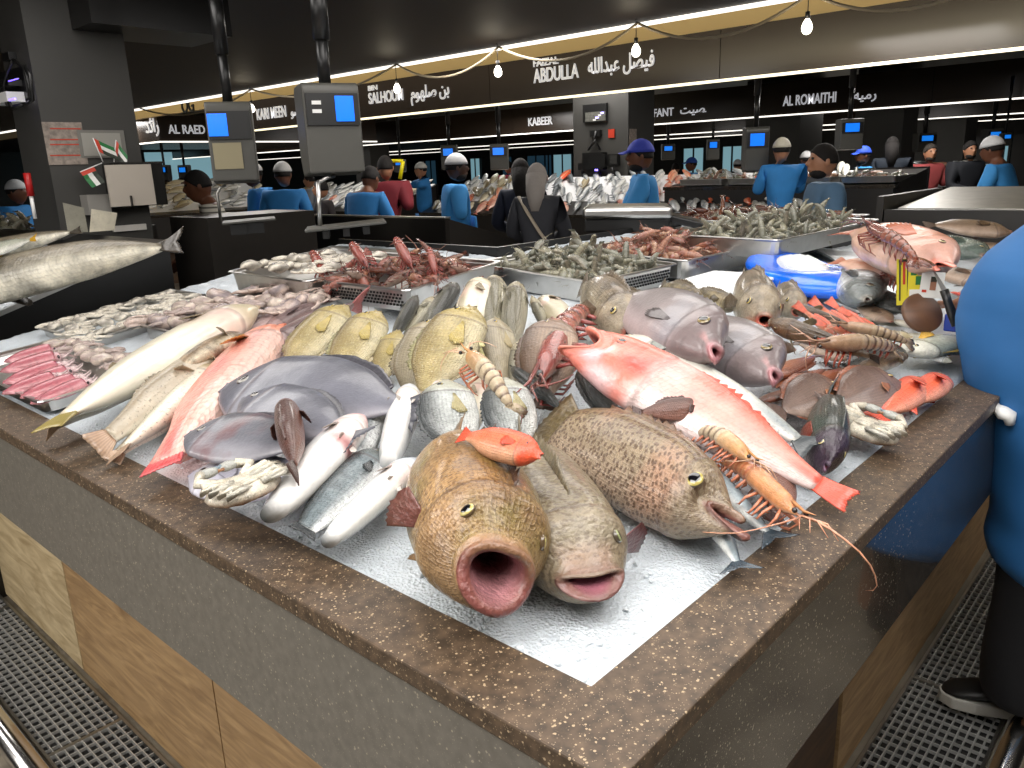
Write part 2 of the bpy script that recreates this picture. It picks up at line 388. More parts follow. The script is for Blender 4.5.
def ice_sheet(name, x0, x1, y0, y1, fz, step, tint=None, amp=.004, hole=None):
    nx, ny = int((x1-x0)/step)+1, int((y1-y0)/step)+1; vs = []; cs = []; fs = []
    for i in range(nx):
        for j in range(ny):
            x, y = x0+(x1-x0)*i/(nx-1), y0+(y1-y0)*j/(ny-1)
            z = fz(x, y)+amp*noise.noise((x*60, y*60, 0))+amp*1.4*noise.noise((x*17, y*17, 3))
            vs.append((x, y, z)); cs.append(tint(x, y) if tint else (.66, .70, .73))
    for i in range(nx-1):
        for j in range(ny-1):
            a = i*ny+j
            if hole and vs[a][0] > hole and vs[a][1] > hole: continue
            fs.append((a, a+ny, a+ny+1, a+1))
    # skirt so the bed has thickness
    o = len(vs); ring = [i*ny for i in range(nx)]+[(nx-1)*ny+j for j in range(1, ny)]+[i*ny+ny-1 for i in range(nx-2, -1, -1)]+[j for j in range(ny-2, 0, -1)]
    for r_ in ring: vs.append((vs[r_][0], vs[r_][1], vs[r_][2]-.12)); cs.append((.7, .75, .8))
    n = len(ring)
    for k in range(n): 
        if hole and vs[ring[k]][0] > hole and vs[ring[k]][1] > hole: continue
        fs.append((ring[k], o+k, o+(k+1) % n, ring[(k+1) % n]))
    return MB().add(vs, fs, cs).build(name, m_ice)
def tint(x, y):
    b = (.64, .70, .75)
    q = P(745, 455, 1.03); d = math.hypot((x-q.x)/.26, (y-q.y)/.13)
    k = max(0, 1-d)*.55*(.6+.8*noise.noise((x*14, y*14, 0)))
    q = P(178, 460, 1.03); d = math.hypot((x-q.x)/.12, (y-q.y)/.12); k = max(k, max(0, 1-d)*.5)
    return mix3(b, (.85, .42, .36), max(0, min(.6, k)))
ice = ice_sheet('crushed_ice', RIM+.004, CX1-.03, RIM+.004, CY1-.03, bed, .014, tint, hole=DEP-.02)
tag(ice, 'bed of crushed white ice filling the granite counter under the seafood', 'ice', kind='stuff')
mb = MB()
for k in range(520):                        # loose chips of ice
    while 1:
        x, y = RIM+.02+rnd.random()**1.6*1.6, RIM+.02+rnd.random()**1.6*1.6
        if x < CX1-.1 and y < CY1-.1: break
    s = rnd.uniform(.002, .0055); M = Matrix.Rotation(rnd.random()*6, 3, (rnd.random(), rnd.random(), rnd.random()+.1))
    mb.ell((x, y, bed(x, y)+s*.4), (s, s*rnd.uniform(.5, 1), s*rnd.uniform(.4, .8)), (.8, .85, .88), 6, 4, M)
tag(mb.build('ice_chips', m_ice, smooth=False), 'loose chips of ice scattered over the front of the ice bed', 'ice', kind='stuff')

# ------------------------------------------------------------------ ceiling, fascias, bulkhead
X1, XS = 5.5, 7.5
zl = PX(512, 47, X1).z
struct(slab('ceiling', (-6, -8, zl+.02), (X1, 40, zl+.3), m_ceil))
struct(slab('trim_1', (X1-.02, -8, zl-.008), (X1+.02, 40, zl+.019), m_ledw)).update_tag()
zb1 = PX(512, 101.7, XS).z; zt1 = PX(512, 61, XS).z
Yk = PX(232, 130, XS).y
struct(slab('wall_bulkhead', (XS+.1, -8, zt1), (XS+.2, 42, zt1+1.4), m_beige))
struct(slab('ceiling_recess', (X1+.02, -8, zt1+1.4), (45, 45, zt1+1.5), m_dgrey))
def sign_fascia(X, zb, zt, y0, y1, led, label, th=.12):
    s = empty('sign_fascia', label, 'sign board', Matrix.Translation((X, (y0+y1)/2, zb)))
    mi = s.matrix_world.inverted()
    # joints every 3 m
    n = max(1, round((y1-y0)/3.2)); L_ = (y1-y0)/n
    mb = MB()
    for k in range(n): mb.box((X, y0+k*L_+.004, zb), (X+th, y0+(k+1)*L_-.004, zt), W)
    o = mb.build('panel', m_fascia, s, False); o.matrix_parent_inverse = mi
    o = MB().box((X-.012, y0, zb-.028), (X+.02, y1, zb-.002), W).build('light_strip', led, s, False); o.matrix_parent_inverse = mi
    return s
def letters(s, text, p, height, rot, mat, width=None, name='lettering'):
    cu = bpy.data.curves.new(name, 'FONT'); cu.body = text; cu.size = height*1.4; cu.extrude = .008; cu.offset = .004*height/.2
    cu.materials.append(mat); tmp = bpy.data.objects.new(name, cu); col.objects.link(tmp)
    bpy.context.view_layer.update()
    me = bpy.data.meshes.new_from_object(tmp.evaluated_get(bpy.context.evaluated_depsgraph_get())); bpy.data.objects.remove(tmp)
    o = bpy.data.objects.new(name, me); col.objects.link(o)
    bpy.context.view_layer.update()
    sx = 1.
    if width: sx = width/max(o.dimensions.x, 1e-3)
    M = rot.to_4x4() @ Matrix.Diagonal((sx, 1, 1, 1)); M.translation = p
    o.parent = s; o.matrix_parent_inverse = s.matrix_world.inverted(); o.matrix_world = M
    return o
RF = Matrix(((0, 0, -1), (-1, 0, 0), (0, 1, 0)))           # text facing -X, reading towards -Y
RS = Matrix(((1, 0, 0), (0, 0, -1), (0, 1, 0)))            # text facing -Y, reading towards +X
def sign(s, text, pa, pb, X, h=None, pt=None):             # baseline from pixel pa to pixel pb on plane X, top at pixel pt
    a, b = PX(*pa, X-.012), PX(*pb, X-.012); hh = h or PX(*pt, X).z-a.z
    return letters(s, text, a, hh, RF, m_letter, abs(a.y-b.y))
f1 = sign_fascia(XS, zb1, zt1, -6, Yk, m_ledy, 'long dark brown sign fascia with white stall names and a warm light strip below')
sign(f1, 'FAIZAL', (533, 67), (558, 64), XS, pt=(533, 60))
sign(f1, 'ABDULLA', (534, 83), (579, 78), XS, pt=(534, 69))
sign(f1, '\ufef4\ufebc\ufef4\ufed3'[0:0]+'\ufeea\ufee0\ufedf\ufe8d\ufeaa\ufe92\ufecb \ufede\ufebc\ufef4\ufed3', (588, 74), (654, 68), XS, pt=(588, 59))
sign(f1, 'BIN', (368, 91), (377, 90), XS, pt=(368, 86))
sign(f1, 'SALHOUM', (369, 104), (403, 99), XS, pt=(369, 93))
sign(f1, '\ufee1\ufeee\ufeec\ufee0\ufebb \ufee6\ufe91', (411, 99), (449, 92), XS, pt=(411, 87))
sign(f1, 'KARI MEEN', (257, 120), (286, 116), XS, pt=(257, 109))
sign(f1, '\ufeee\ufebb', (291, 116), (300, 115), XS, pt=(291, 107))
X2 = 15.6; zb2 = PX(700, 120.5, X2).z
f2 = sign_fascia(X2, zb2, zb2+.62, -6, 34, m_ledw, 'second row sign fascia in grey brown, partly hidden under the front fascia')
sign(f2, 'AL ROMAITHI', (783, 106), (836, 101), X2, pt=(783, 96))
sign(f2, '\ufeea\ufef4\ufee3\ufead', (853, 100), (876, 97), X2, pt=(853, 91))
sign(f2, 'FANT', (653, 117), (673, 115), X2, pt=(653, 109))
sign(f2, '\ufe96\ufef4\ufebc', (680, 114), (706, 112), X2, pt=(680, 106))
sign(f2, 'KABEER', (528, 126), (552, 123), X2, pt=(528, 118))
X3 = 23.; zb3 = PX(940, 117.5, X3).z
sign_fascia(X3, zb3, zb3+.7, -6, 40, m_ledw, 'third row fascia strip seen far back above the stalls')
X4 = 31.; sign_fascia(X4, PX(800, 131, X4).z, PX(800, 131, X4).z+.5, -4, 42, m_ledw, 'farthest fascia strip near the windows')
# dark soffits hanging behind each fascia
for k, (xa, xb, z) in enumerate(((XS+.25, X2-2, zt1+.12), (X2+.2, X3-2.2, zb2+.75), (X3+.2, X4-1, zb3+.8))):
    struct(slab('ceiling_%d' % (k+2), (xa, -8, z), (xb, 42, z+.1), m_dgrey))
# the canopy box on the left with its own name
c = P(160, 141, 2.42); c = PD(160, 141, math.hypot(c.x-CAM.x, c.y-CAM.y)); zt = c.z+.56
ar = empty('sign_box', 'dark canopy box on the left reading AL RAED', 'sign board', Matrix.Translation(c))
def apart(p, o): o.parent = p; o.matrix_parent_inverse = p.matrix_world.inverted(); return o
apart(ar, slab('panel', (c.x, c.y, c.z), (c.x+6, c.y+5, zt), m_fascia))
apart(ar, slab('light_strip', (c.x-.01, c.y-.02, c.z-.03), (c.x+6, c.y+.03, c.z-.002), m_ledw))
apart(ar, slab('light_strip', (c.x-.02, c.y+.03, c.z-.03), (c.x+.03, c.y+5, c.z-.002), m_ledw))
a, b = PY(169, 133.5, c.y-.012), PY(205.5, 133, c.y-.012)
letters(ar, 'AL RAED', a, PY(169, 124.5, c.y).z-a.z, RS, m_letter, b.x-a.x)
a, b = PX(146, 133, c.x-.012), PX(159, 131, c.x-.012)
letters(ar, '\ufeaa\ufe8b\ufe8d\ufead', a, .28, RF, m_letter, a.y-b.y)
# dark letters on the beige bulkhead
o = letters(f1, 'OG', PX(182, 113, XS+.085), .26, RF, m_black, .5)
# duct box top left
a = PD(122, 27, 5.2); b = PD(231, 35, 5.2)
struct(slab('trim_2', (a.x-.2, a.y-.1, a.z-.01), (b.x+.1, a.y+.4, a.z+.5), m_black))

# far wall with windows
XW = 36
struct(slab('wall_back', (XW, -10, 0), (XW+.2, 45, 4.5), m_dgrey))
struct(slab('wall_left', (-6, 41, 0), (XW, 41.2, 4.5), m_dgrey))
struct(slab('wall_right', (-6, -8.2, 0), (XW, -8, 4.5), m_dgrey))
struct(slab('wall_front', (-6.2, -8.2, 0), (-6, 41.2, 4.5), m_dgrey))
m_glass = plain('window_glass', hx('#8fb6c0'), .15, emit=hx('#a8dcea'), es=.5)
m_glassd = plain('window_glass_dim', hx('#2c4656'), .15, emit=hx('#34566a'), es=.35)
wn = 0
for x0_, x1_, mt in ((683, 704, 0), (722, 742, 0), (744, 752, 0), (502, 512, 1), (470, 480, 0), (527, 545, 1), (553, 572, 0), (425, 436, 1), (936, 944, 0), (952, 960, 0), (997, 1008, 0), (865, 893, 0), (256, 275, 1), (279, 300, 1), (330, 350, 1), (545, 552, 1)):
    ya, yb = PX(x0_, 160, XW-.05).y, PX(x1_, 160, XW-.05).y; wn += 1
    w = bpy.data.objects.new('window_%d' % wn, None); col.objects.link(w); struct(w)
    z0_, z1_ = .3, PX(700, 148, XW).z
    slab('pane', (XW-.04, yb, z0_), (XW-.02, ya, z1_), (m_glass, m_glassd)[mt], w)
    fr = MB()
    for y_ in (ya, yb, (ya+yb)/2): fr.box((XW-.08, y_-.04, z0_-.05), (XW-.041, y_+.04, z1_+.05), W)
    fr.box((XW-.09, yb-.04, z1_), (XW-.04, ya+.04, z1_+.08), W); fr.build('window_frame', m_black, w, False)
# bright shopfront on the far left
struct(slab('window_%d' % (wn+1), (PY(146, 160, 33).x, 33, 1.), (PY(222, 160, 33).x, 33.1, 2.7), m_glass))

# columns
def column(name, px, ptop, D, wx, wy):
    c = PD(px, 200, D); o = struct(slab(name, (c.x, c.y, 0), (c.x+wx, c.y+wy, zt1+1.38), m_column)); return c
cL = PD(52, 180, 5.2); cR = PY(145, 180, cL.y)
zc_ = 4.3
struct(MB().box((cL.x, cL.y, 0), (cR.x, cL.y+.42, zl+.01), W).build('wall_pillar_left', m_column, smooth=False))
c2 = PX(628, 180, 9.7); c2b = PX(574, 180, 9.7); c2r = PY(650, 180, c2.y)
struct(slab('wall_pillar_back', (c2.x, c2.y, 0), (c2r.x+.1, c2b.y, 3.0), m_column))
for k, (px, D, w_) in enumerate(((797, 16.2, 1.2), (960, 23.6, 1.2), (372, 16.2, .8), (898, 16.2, .9), (925, 23.6, 1.))):
    q = PX(px, 180, D); struct(slab('wall_pillar_%d' % (k+1), (q.x, q.y, 0), (q.x+w_, q.y+w_, 3.3), m_column))

# ------------------------------------------------------------------ string of bulbs
XB = 5.2
bp = [(252, 108), (397, 88), (498, 71), (636, 50), (807, 26)]
pts = [PX(x, y, XB) for x, y in bp]
glass = plain('bulb_glass', (.95, .9, .8), .05, trans=.8, emit=(1, .9, .7), es=1.5)
rng = []
zB = sum(p.z for p in pts)/len(pts)
for k, p in enumerate(pts):
    p = Vector((p.x, p.y, p.z))
    e = empty('light_bulb', ['clear hanging bulb nearest the first hanging scale', 'clear hanging bulb over the SALHOUM lettering', 'clear hanging bulb between the SALHOUM and FAIZAL names',
              'clear hanging bulb over the white FAIZAL ABDULLA sign', 'brightest clear hanging bulb on the right under the beige bulkhead'][k], 'light bulb', Matrix.Translation(p), 'bulbs on the festoon cable')
    MB().loft([[(r*math.cos(a), r*math.sin(a), z) for a in [2*PI*j/14 for j in range(14)]] for r, z in ((.004, -.055), (.022, -.048), (.034, -.03), (.037, -.008), (.03, .018), (.016, .04), (.013, .05))], W).build('globe', m_bulb, e)
    MB().tube([(0, 0, .045), (0, 0, .09)], .016, W, 10).build('socket', m_plastic, e)
    MB().tube([(0, 0, .09), (0, 0, zl-p.z)], .0035, W, 6).build('cord', m_plastic, e)
    lt = bpy.data.lights.new('bulb_light', 'POINT'); lt.energy = 1.5; lt.color = (1, .86, .62); lt.shadow_soft_size = .05
    lo = bpy.data.objects.new('bulb_light', lt); col.objects.link(lo); lo.location = p+Vector((-.09, 0, -.0))
mb = MB()
ext = [Vector((XB, pts[0].y+3.2, zl-.1))]+pts+[Vector((XB, pts[-1].y-1.3, pts[-1].z)), Vector((XB, pts[-1].y-2.6, pts[-1].z))]
path = []
for a, b in zip(ext[:-1], ext[1:]):
    za, zb_ = zl-.04, zl-.04
    for i in range(12):
        t = i/12; path.append(Vector((XB+.02, lerp(a.y, b.y, t), zl-.03-.19*4*t*(1-t))))
tag(mb.tube(path, .011, W, 8).build('festoon_cable', m_cable), 'beige festoon cable drooping between the hanging bulbs', 'cable')

# ------------------------------------------------------------------ lights
def area(x, y, z, sx, sy, e, c=(1, .96, .92), rot=(0, 0, 0), spread=PI):
    l = bpy.data.lights.new('ceiling_lamp', 'AREA'); l.shape = 'RECTANGLE'; l.size = sx; l.size_y = sy; l.energy = e; l.color = c; l.spread = spread
    o = bpy.data.objects.new('ceiling_lamp', l); col.objects.link(o); o.location = (x, y, z); o.rotation_euler = rot; return o
area(-.9, .2, zl-.02, 1.4, 1.4, 75)  # this and the next: lamps added out of view, brightening the front
area(.5, -.9, zl-.02, 1.4, 1.4, 60)
area(1.3, 1.3, zl-.02, 1.0, 2.4, 42)
area(2.8, 1.2, zl-.02, 1.0, 2.0, 34)
area(-1.8, 2.8, zl-.02, .8, 3.0, 80)
area(-3.2, 1.6, 2.3, 1.2, 3.0, 70, (1, .96, .92), (0, -.9, 0))  # added tilted lamp below ceiling height, brightens the wood kick panels
area(.6, 3.6, zl-.02, 1.6, .8, 26)
area(3.4, -1.0, zl-.02, 2.4, .5, 30)
for x, y, e in ((5.0, 5.0, 60), (4.2, 8, 60), (6.6, 2, 50), (9.3, 7.0, 60), (9.3, 11.5, 60), (10., 3., 110), (14, 13, 150), (18, 7, 170), (18, 14, 170), (27, 10, 220), (27, 18, 220), (8, 19, 150), (13, 25, 150)):
    area(x, y, zl-.05 if x < 5.4 or x == 6.6 else zt1-.02, 1.2, 1.2, e)
for yy in (-2, 4, 10, 16):
    area(X1+.1, yy, zl+.06, .12, 6, 34, (1, .86, .58), (0, -PI/2-.45, 0), 1.6)
w = bpy.data.worlds.new('world'); scn.world = w; w.use_nodes = True
w.node_tree.nodes['Background'].inputs[0].default_value = (.9, .93, 1, 1); w.node_tree.nodes['Background'].inputs[1].default_value = .22
vs = scn.view_settings; vs.view_transform = 'Standard'; vs.look = 'None'; vs.exposure = -.38; vs.gamma = 1; vs.use_curve_mapping = False
scn.cycles.max_bounces = 6
# ------------------------------------------------------------------ sea creatures: generators (unit length, head towards +X, back towards +Z)
def interp(tab, t):
    if t <= tab[0][0]: return tab[0][1]
    for (a, va), (b, vb) in zip(tab[:-1], tab[1:]):
        if t <= b:
            return va, vb, (t-a)/(b-a)
    return tab[-1][1]
def curve(tab):
    """smooth (monotone cubic) through the control points"""
    xs = [p[0] for p in tab]; ys = [p[1] for p in tab]; n = len(xs)
    d = [(ys[i+1]-ys[i])/(xs[i+1]-xs[i]) for i in range(n-1)]
    m = [d[0]]+[0 if d[i-1]*d[i] <= 0 else 2*d[i-1]*d[i]/(d[i-1]+d[i]) for i in range(1, n-1)]+[d[-1]]
    def f(t):
        if t <= xs[0]: return ys[0]
        if t >= xs[-1]: return ys[-1]
        i = max(k for k in range(n-1) if xs[k] <= t); h = xs[i+1]-xs[i]; s = (t-xs[i])/h
        return (ys[i]*(1+2*s)*(1-s)**2+m[i]*h*s*(1-s)**2+ys[i+1]*s*s*(3-2*s)+m[i+1]*h*s*s*(s-1))
    return f

KIND = {}
class Fish:
    def __init__(s, top, bot, wid, back, side, belly, mat, head=None, lip=None, lipr=.012, cav=(.25, .05, .05), cleft=.04, tilt=0., tail=None, dorsal=None,
                 anal=None, pect=None, pelv=None, eye=(.88, .35, .02), iris=(.5, .42, .2), gill=.76, patches=(), exp=.9, jaw=1., n=30, cavdepth=.12, finc=None, pupil=.5, fmat=None, eyes=2, bump=None):
        s.__dict__.update(locals())
        s.top_, s.bot_, s.wid_ = curve(top), curve(bot), curve(wid)
    def pt(s, t, th, bend=0., sag=0., k=1.):
        zt, zb, w = s.top_(t), s.bot_(t), s.wid_(t)
        mid, half = (zt-zb)/2, (zt+zb)/2
        c, sn = math.cos(th), math.sin(th)
        cy = math.copysign(abs(sn)**s.exp, sn)
        z = mid+half*c*k; y = w*cy*k
        B = sm(.80, 1., t)
        x = t-s.cleft*B*(abs(sn)**1.6)+s.tilt*B*c*half*2
        return s.warp((x-.5, y, z), bend, sag)
    def warp(s, p, bend, sag):
        x, y, z = p; return (x, y+bend*(x*x-.08)*4*.25, z+sag*(x*x-.08)*4*.25)
    def colour(s, t, th, y=0):
        c = math.cos(th)
        if c > 0: q = mix3(s.side, s.back, sm(.15, .95, c))
        else: q = mix3(s.side, s.belly, sm(.15, .85, -c))
        a = 1.
        if s.head: q = mix3(q, s.head, sm(s.gill-.02, s.gill+.06, t)*.9); a = 1-(.35 if 'grouper' in s.mat.name else .75)*sm(s.gill-.02, s.gill+.03, t)
        if abs(t-s.gill) < .012: q = mix3(q, (0.05, .02, .015), .45)
        for (pt, pc, pr, pcol, pa) in s.patches:
            d = math.hypot((t-pt)/pr, (c-pc)/(pr*4))
            if d < 1: q = mix3(q, pcol, pa*(1-d*d))
        return (*q, a)
    def body(s, bend, sag):
        mb = MB(); n = s.n; ts = []
        N = 46
        for i in range(N+1):
            u = i/N; ts.append(u)
        ts += [.93, .938, .944, .948, .952, .958, .964, s.gill+.077, s.gill+.085, s.gill+.093, s.gill-.006, s.gill+.004, s.gill+.014, .97, .985]; ts = sorted(set(round(t, 4) for t in ts))
        rings = []; cs = []
        for t in ts:
            k = 1.+.035*sm(s.gill-.012, s.gill-.002, t)*(1-sm(s.gill, .93, t)) if True else 1
            if t < s.gill-.006: k = 1.
            if s.lipr > .013: k *= (1-.035*math.exp(-((t-.948)/.009)**2)+.02*math.exp(-((t-.975)/.012)**2))*(1-.018*math.exp(-((t-s.gill-.085)/.008)**2))
            rings.append([s.pt(t, 2*PI*j/n, bend, sag, k) for j in range(n)])
            cc = [s.colour(t, 2*PI*j/n) for j in range(n)]
            if s.lip and t > .965: cc = [mix3(c_, s.lip, sm(.972, 1., t)*(1 if math.cos(2*PI*q/n) < .3 else .6))+(0,) for q, c_ in enumerate(cc)]
            cs.append(cc)
        lipc = (*(s.lip or s.side), 0.)
        zt, zb, w = s.top_(1.), s.bot_(1.), s.wid_(1.); mid = (zt-zb)/2
        def mring(dx, k, dz=0):
            r = []
            for j in range(n):
                th = 2*PI*j/n; p = s.pt(1., th, 0, 0)
                x, y, z = p; z = mid+(z-mid)*k; y = y*k
                # lower jaw slightly ahead
                x += dx+(s.jaw-1)*max(0, -math.cos(th))*.05
                r.append(s.warp((x, y, z+dz), bend, sag))
            return r
        L_ = s.lipr; g = max(zt+zb, w*1.3)
        ks = 1+L_*1.1/g
        rings += [mring(L_*.35, ks), mring(L_*.9, 1+L_*.6/g), mring(L_*1.15, 1-L_*.3/g), mring(L_*.8, max(.35, 1-L_*1.4/g)), mring(-.002, max(.25, 1-L_*1.8/g))]
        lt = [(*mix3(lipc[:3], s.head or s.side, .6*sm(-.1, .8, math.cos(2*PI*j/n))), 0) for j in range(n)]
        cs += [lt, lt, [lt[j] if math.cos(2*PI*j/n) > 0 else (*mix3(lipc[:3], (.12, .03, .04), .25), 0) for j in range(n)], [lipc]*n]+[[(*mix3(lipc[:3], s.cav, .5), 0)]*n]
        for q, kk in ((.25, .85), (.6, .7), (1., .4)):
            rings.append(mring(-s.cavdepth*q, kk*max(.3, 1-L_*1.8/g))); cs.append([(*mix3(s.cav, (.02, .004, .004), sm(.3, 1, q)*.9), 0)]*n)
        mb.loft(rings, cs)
        hm = max(s.top_(.6)+s.bot_(.6), .1)*.75
        for i, rg_ in enumerate(rings):
            for j in range(n):
                th = min(j, n-j)/n*2*PI; mb.pat.append((rg_[j][0]+.03*math.sin(th*2), th/PI*hm*1.35, 0))
        return mb
    def fin(s, base, dirs, lens, colr, th=.006, rays=None, rag=.0, seed=1, rows=4, curl=0.):
        """base: points along root; dirs: direction at each; lens: length at each -> rayed fin"""
        R = random.Random(seed); n = rays or 14; cols_ = 2*n+1
        grid = []; cs = []
        def at(arr, u):
            f = u*(len(arr)-1); i = min(int(f), len(arr)-2); t = f-i
            a, b = arr[i], arr[i+1]
            return lerp(a, b, t) if not isinstance(a, tuple) else Vector(a).lerp(Vector(b), t)
        rg = [R.uniform(-rag, rag*.3) for _ in range(cols_)]
        for i in range(rows):
            v = i/(rows-1); row = []; cc = []
            for j in range(cols_):
                u = j/(cols_-1); p = at(base, u); d = at(dirs, u); l = at(lens, u)*(1+rg[j]-(rag*.8 if j % 2 else 0)*v)
                off = (1 if j % 2 else -1)*.0012
                q = p+d.normalized()*l*v
                q.y += off*(1 if abs(d.y) < .5 else 0)+curl*v*v*l
                q.z += off*(0 if abs(d.y) < .5 else 1)
                row.append(q); k = (1.12 if j % 2 else .8)*(1-.15*v)
                c_ = colr if not isinstance(colr, list) else mix3(colr[0], colr[1], v)
                cc.append((min(1, c_[0]*k), min(1, c_[1]*k), min(1, c_[2]*k), .15))
            grid.append(row); cs.append(cc)
        return MB().sheet(grid, cs, th)
    def meshes(s, bend=0., sag=0., seed=1):
        key = (round(bend, 3), round(sag, 3), seed % 3)
        if not hasattr(s, 'cache'): s.cache = {}
        if key in s.cache: return s.cache[key]
        out = [('body', s.body(bend, sag), s.mat)]
        fc = s.finc or s.back; fm = s.fmat or s.mat
        V = lambda p: Vector(s.warp(tuple(p), bend, sag))
        if s.tail:
            ln, sp, fork = s.tail[:3]; zt, zb = s.top_(0), s.bot_(0)
            base = [tuple(V((-.49, 0, lerp(-zb*.9, zt*.9, u)))) for u in (0, .25, .5, .75, 1)]
            dirs = [Vector((-1, 0, lerp(-sp, sp, u))) for u in (0, .25, .5, .75, 1)]; lens = [ln, ln*(1-fork*.6), ln*(1-fork), ln*(1-fork*.6), ln]
            c_ = s.tail[3] if len(s.tail) > 3 else fc
            out.append(('tail_fin', s.fin([tuple(b) for b in base], [tuple(d) for d in dirs], lens, c_, .012, 10, .05, seed, 5, curl=.1), fm))
        if s.dorsal:
            t0, t1, h, sp = s.dorsal[:4]; m = 7; base = []; dirs = []; lens = []
            for i in range(m):
                u = i/(m-1); t = lerp(t0, t1, u); base.append(tuple(V((t-.5, 0, s.top_(t)-.01)))); dirs.append((-.9, 0, 1.)); lens.append(h*(.35+.65*math.sin(PI*min(1, u*.9+.08))**.6))
            c_ = s.dorsal[4] if len(s.dorsal) > 4 else fc
            out.append(('dorsal_fin', s.fin(base, dirs, lens, c_, .009, 12, sp, seed+2, 4, curl=.25), fm))
        if s.anal:
            t0, t1, h = s.anal[:3]; m = 5; base = []; dirs = []; lens = []
            for i in range(m):
                u = i/(m-1); t = lerp(t0, t1, u); base.append(tuple(V((t-.5, 0, -s.bot_(t)+.01)))); dirs.append((-1., 0, -1.)); lens.append(h*(.4+.6*u))
            out.append(('anal_fin', s.fin(base, dirs, lens, s.anal[3] if len(s.anal) > 3 else fc, .008, 7, .1, seed+3, 4), fm))
        if s.pect:
            t0, zr, ln, wd, out_ = s.pect[:5]; c_ = s.pect[5] if len(s.pect) > 5 else fc
            for sd in (1, -1):
                base = []; dirs = []; lens = []
                for i in range(5):
                    u = i/4; t = t0-.01*u; z = lerp(zr+wd*.25, zr-wd*.25, u)
                    zt, zb = s.top_(t), s.bot_(t); mid = (zt-zb)/2; half = (zt+zb)/2; c = max(-.95, min(.95, (z-mid)/half)); th = math.acos(c)
                    p = s.pt(t, th, bend, sag); base.append((p[0], p[1]*sd*.97 if sd > 0 else -(p[1]-2*s.warp((p[0], 0, 0), bend, sag)[1])*.97, p[2]))
                    dirs.append((-1., sd*out_, lerp(.35, -.75, u)*wd*8)); lens.append(ln*(.75+.25*math.sin(PI*(1-u*.8))))
                out.append(('pectoral_fin', s.fin(base, dirs, lens, c_, .008, 8, .06, seed+4, 5, curl=0), fm))
        if s.pelv:
            t0, ln = s.pelv[:2]
            for sd in (1, -1):
                base = [tuple(V((t0-.5-.05*u, sd*s.wid_(t0)*.35, -s.bot_(t0)+.012))) for u in (0, .5, 1)]
                out.append(('pelvic_fin', s.fin(base, [(-1, sd*.3, -.55)]*3, [ln, ln*.9, ln*.55], s.pelv[2] if len(s.pelv) > 2 else fc, .008, 5, .08, seed+5, 4), fm))
        te, ze, r = s.eye
        for sd in ((1, -1) if s.eyes == 2 else (s.eyes,)):
            zt, zb = s.top_(te), s.bot_(te); mid = (zt-zb)/2; half = (zt+zb)/2
            th = math.acos(max(-.98, min(.98, ze))); p = s.pt(te, th*sd, bend, sag); q = s.pt(te, th*sd, bend, sag, .9)
            nrm = (Vector(p)-Vector((p[0], 0, mid))); nrm.z *= .55; nrm.normalize(); nrm.x += .12; nrm.normalize()
            Me = frame(nrm.orthogonal(), nrm)
            def cf(ph, th_): return (.004, .004, .006, 0) if ph < s.pupil*1.3 else ((*s.iris, 0) if ph < 1.2 else (*mix3(s.side, (.03, .025, .02), .75), 0))
            mb = MB().ell(Vector(p)-nrm*r*.22, (r, r, r*.5), W, 20, 20, Me, cf); out.append(('eye', mb, m_eye))
        res = [(nm, b.mesh(nm, m)) for nm, b, m in out]
        s.cache[key] = res; return res

m_eye = flesh('eye_wet', noise_amt=.05, rough=.06, bump=0, coat=1.)
SUP = []
ALLF = []
def place(kind, label, head, tail, roll=90, lay=0., group=None, cat='fish', bend=0., sag=0., fy=1., fz=1., zh=None, zt=None, name=None, L=None, bedf=None, seed=None, layt=0.):
    """head/tail: pixel (of the photograph) of snout and tail root; the point is carried down to the heap's height there"""
    k = KIND[kind]; bedf = bedf or bed
    rr = math.radians(roll); wmax = max(w for _, w in k.wid)*fy; bmax = max(w for _, w in (k.bot if math.cos(rr) >= 0 else k.top))*fz
    ln = .3; ph = pt = None
    for it in range(6):
        lift = (abs(math.cos(rr))*bmax*.8+abs(math.sin(rr))*wmax*.92)*ln+lay
        def solve(px, z_, ex_=0.):
            z = 1.05
            if z_ is not None: return P(*px, z_+0)
            for _ in range(12): q = P(*px, z); z = .5*z+.5*(bedf(q.x, q.y)+lift+ex_)
            return P(*px, z)
        ph, pt = solve(head, zh), solve(tail, zt, layt)
        ln = (ph-pt).length if L is None else L
    X = (ph-pt).normalized(); c = (ph+pt)/2 if L is None else ph-X*L/2
    e = .05; nb = Vector((-(bedf(c.x+e, c.y)-bedf(c.x-e, c.y))/(2*e), -(bedf(c.x, c.y+e)-bedf(c.x, c.y-e))/(2*e), 1)).normalized()
    Sd = nb.cross(X).normalized(); U0 = X.cross(Sd)
    Z = U0*math.cos(rr)+Sd*math.sin(rr)
    R3 = frame(X, Z)
    M = TR(c, R3, (ln, ln*fy, ln*fz))
    r = empty(name or KNAME.get(kind, 'fish'), label, cat, M, group)
    for nm, me in k.meshes(bend, sag, seed if seed is not None else (int(head[0]) % 3)):
        o = link(me, nm, r)
    ALLF.append(r); return r
KNAME = {}
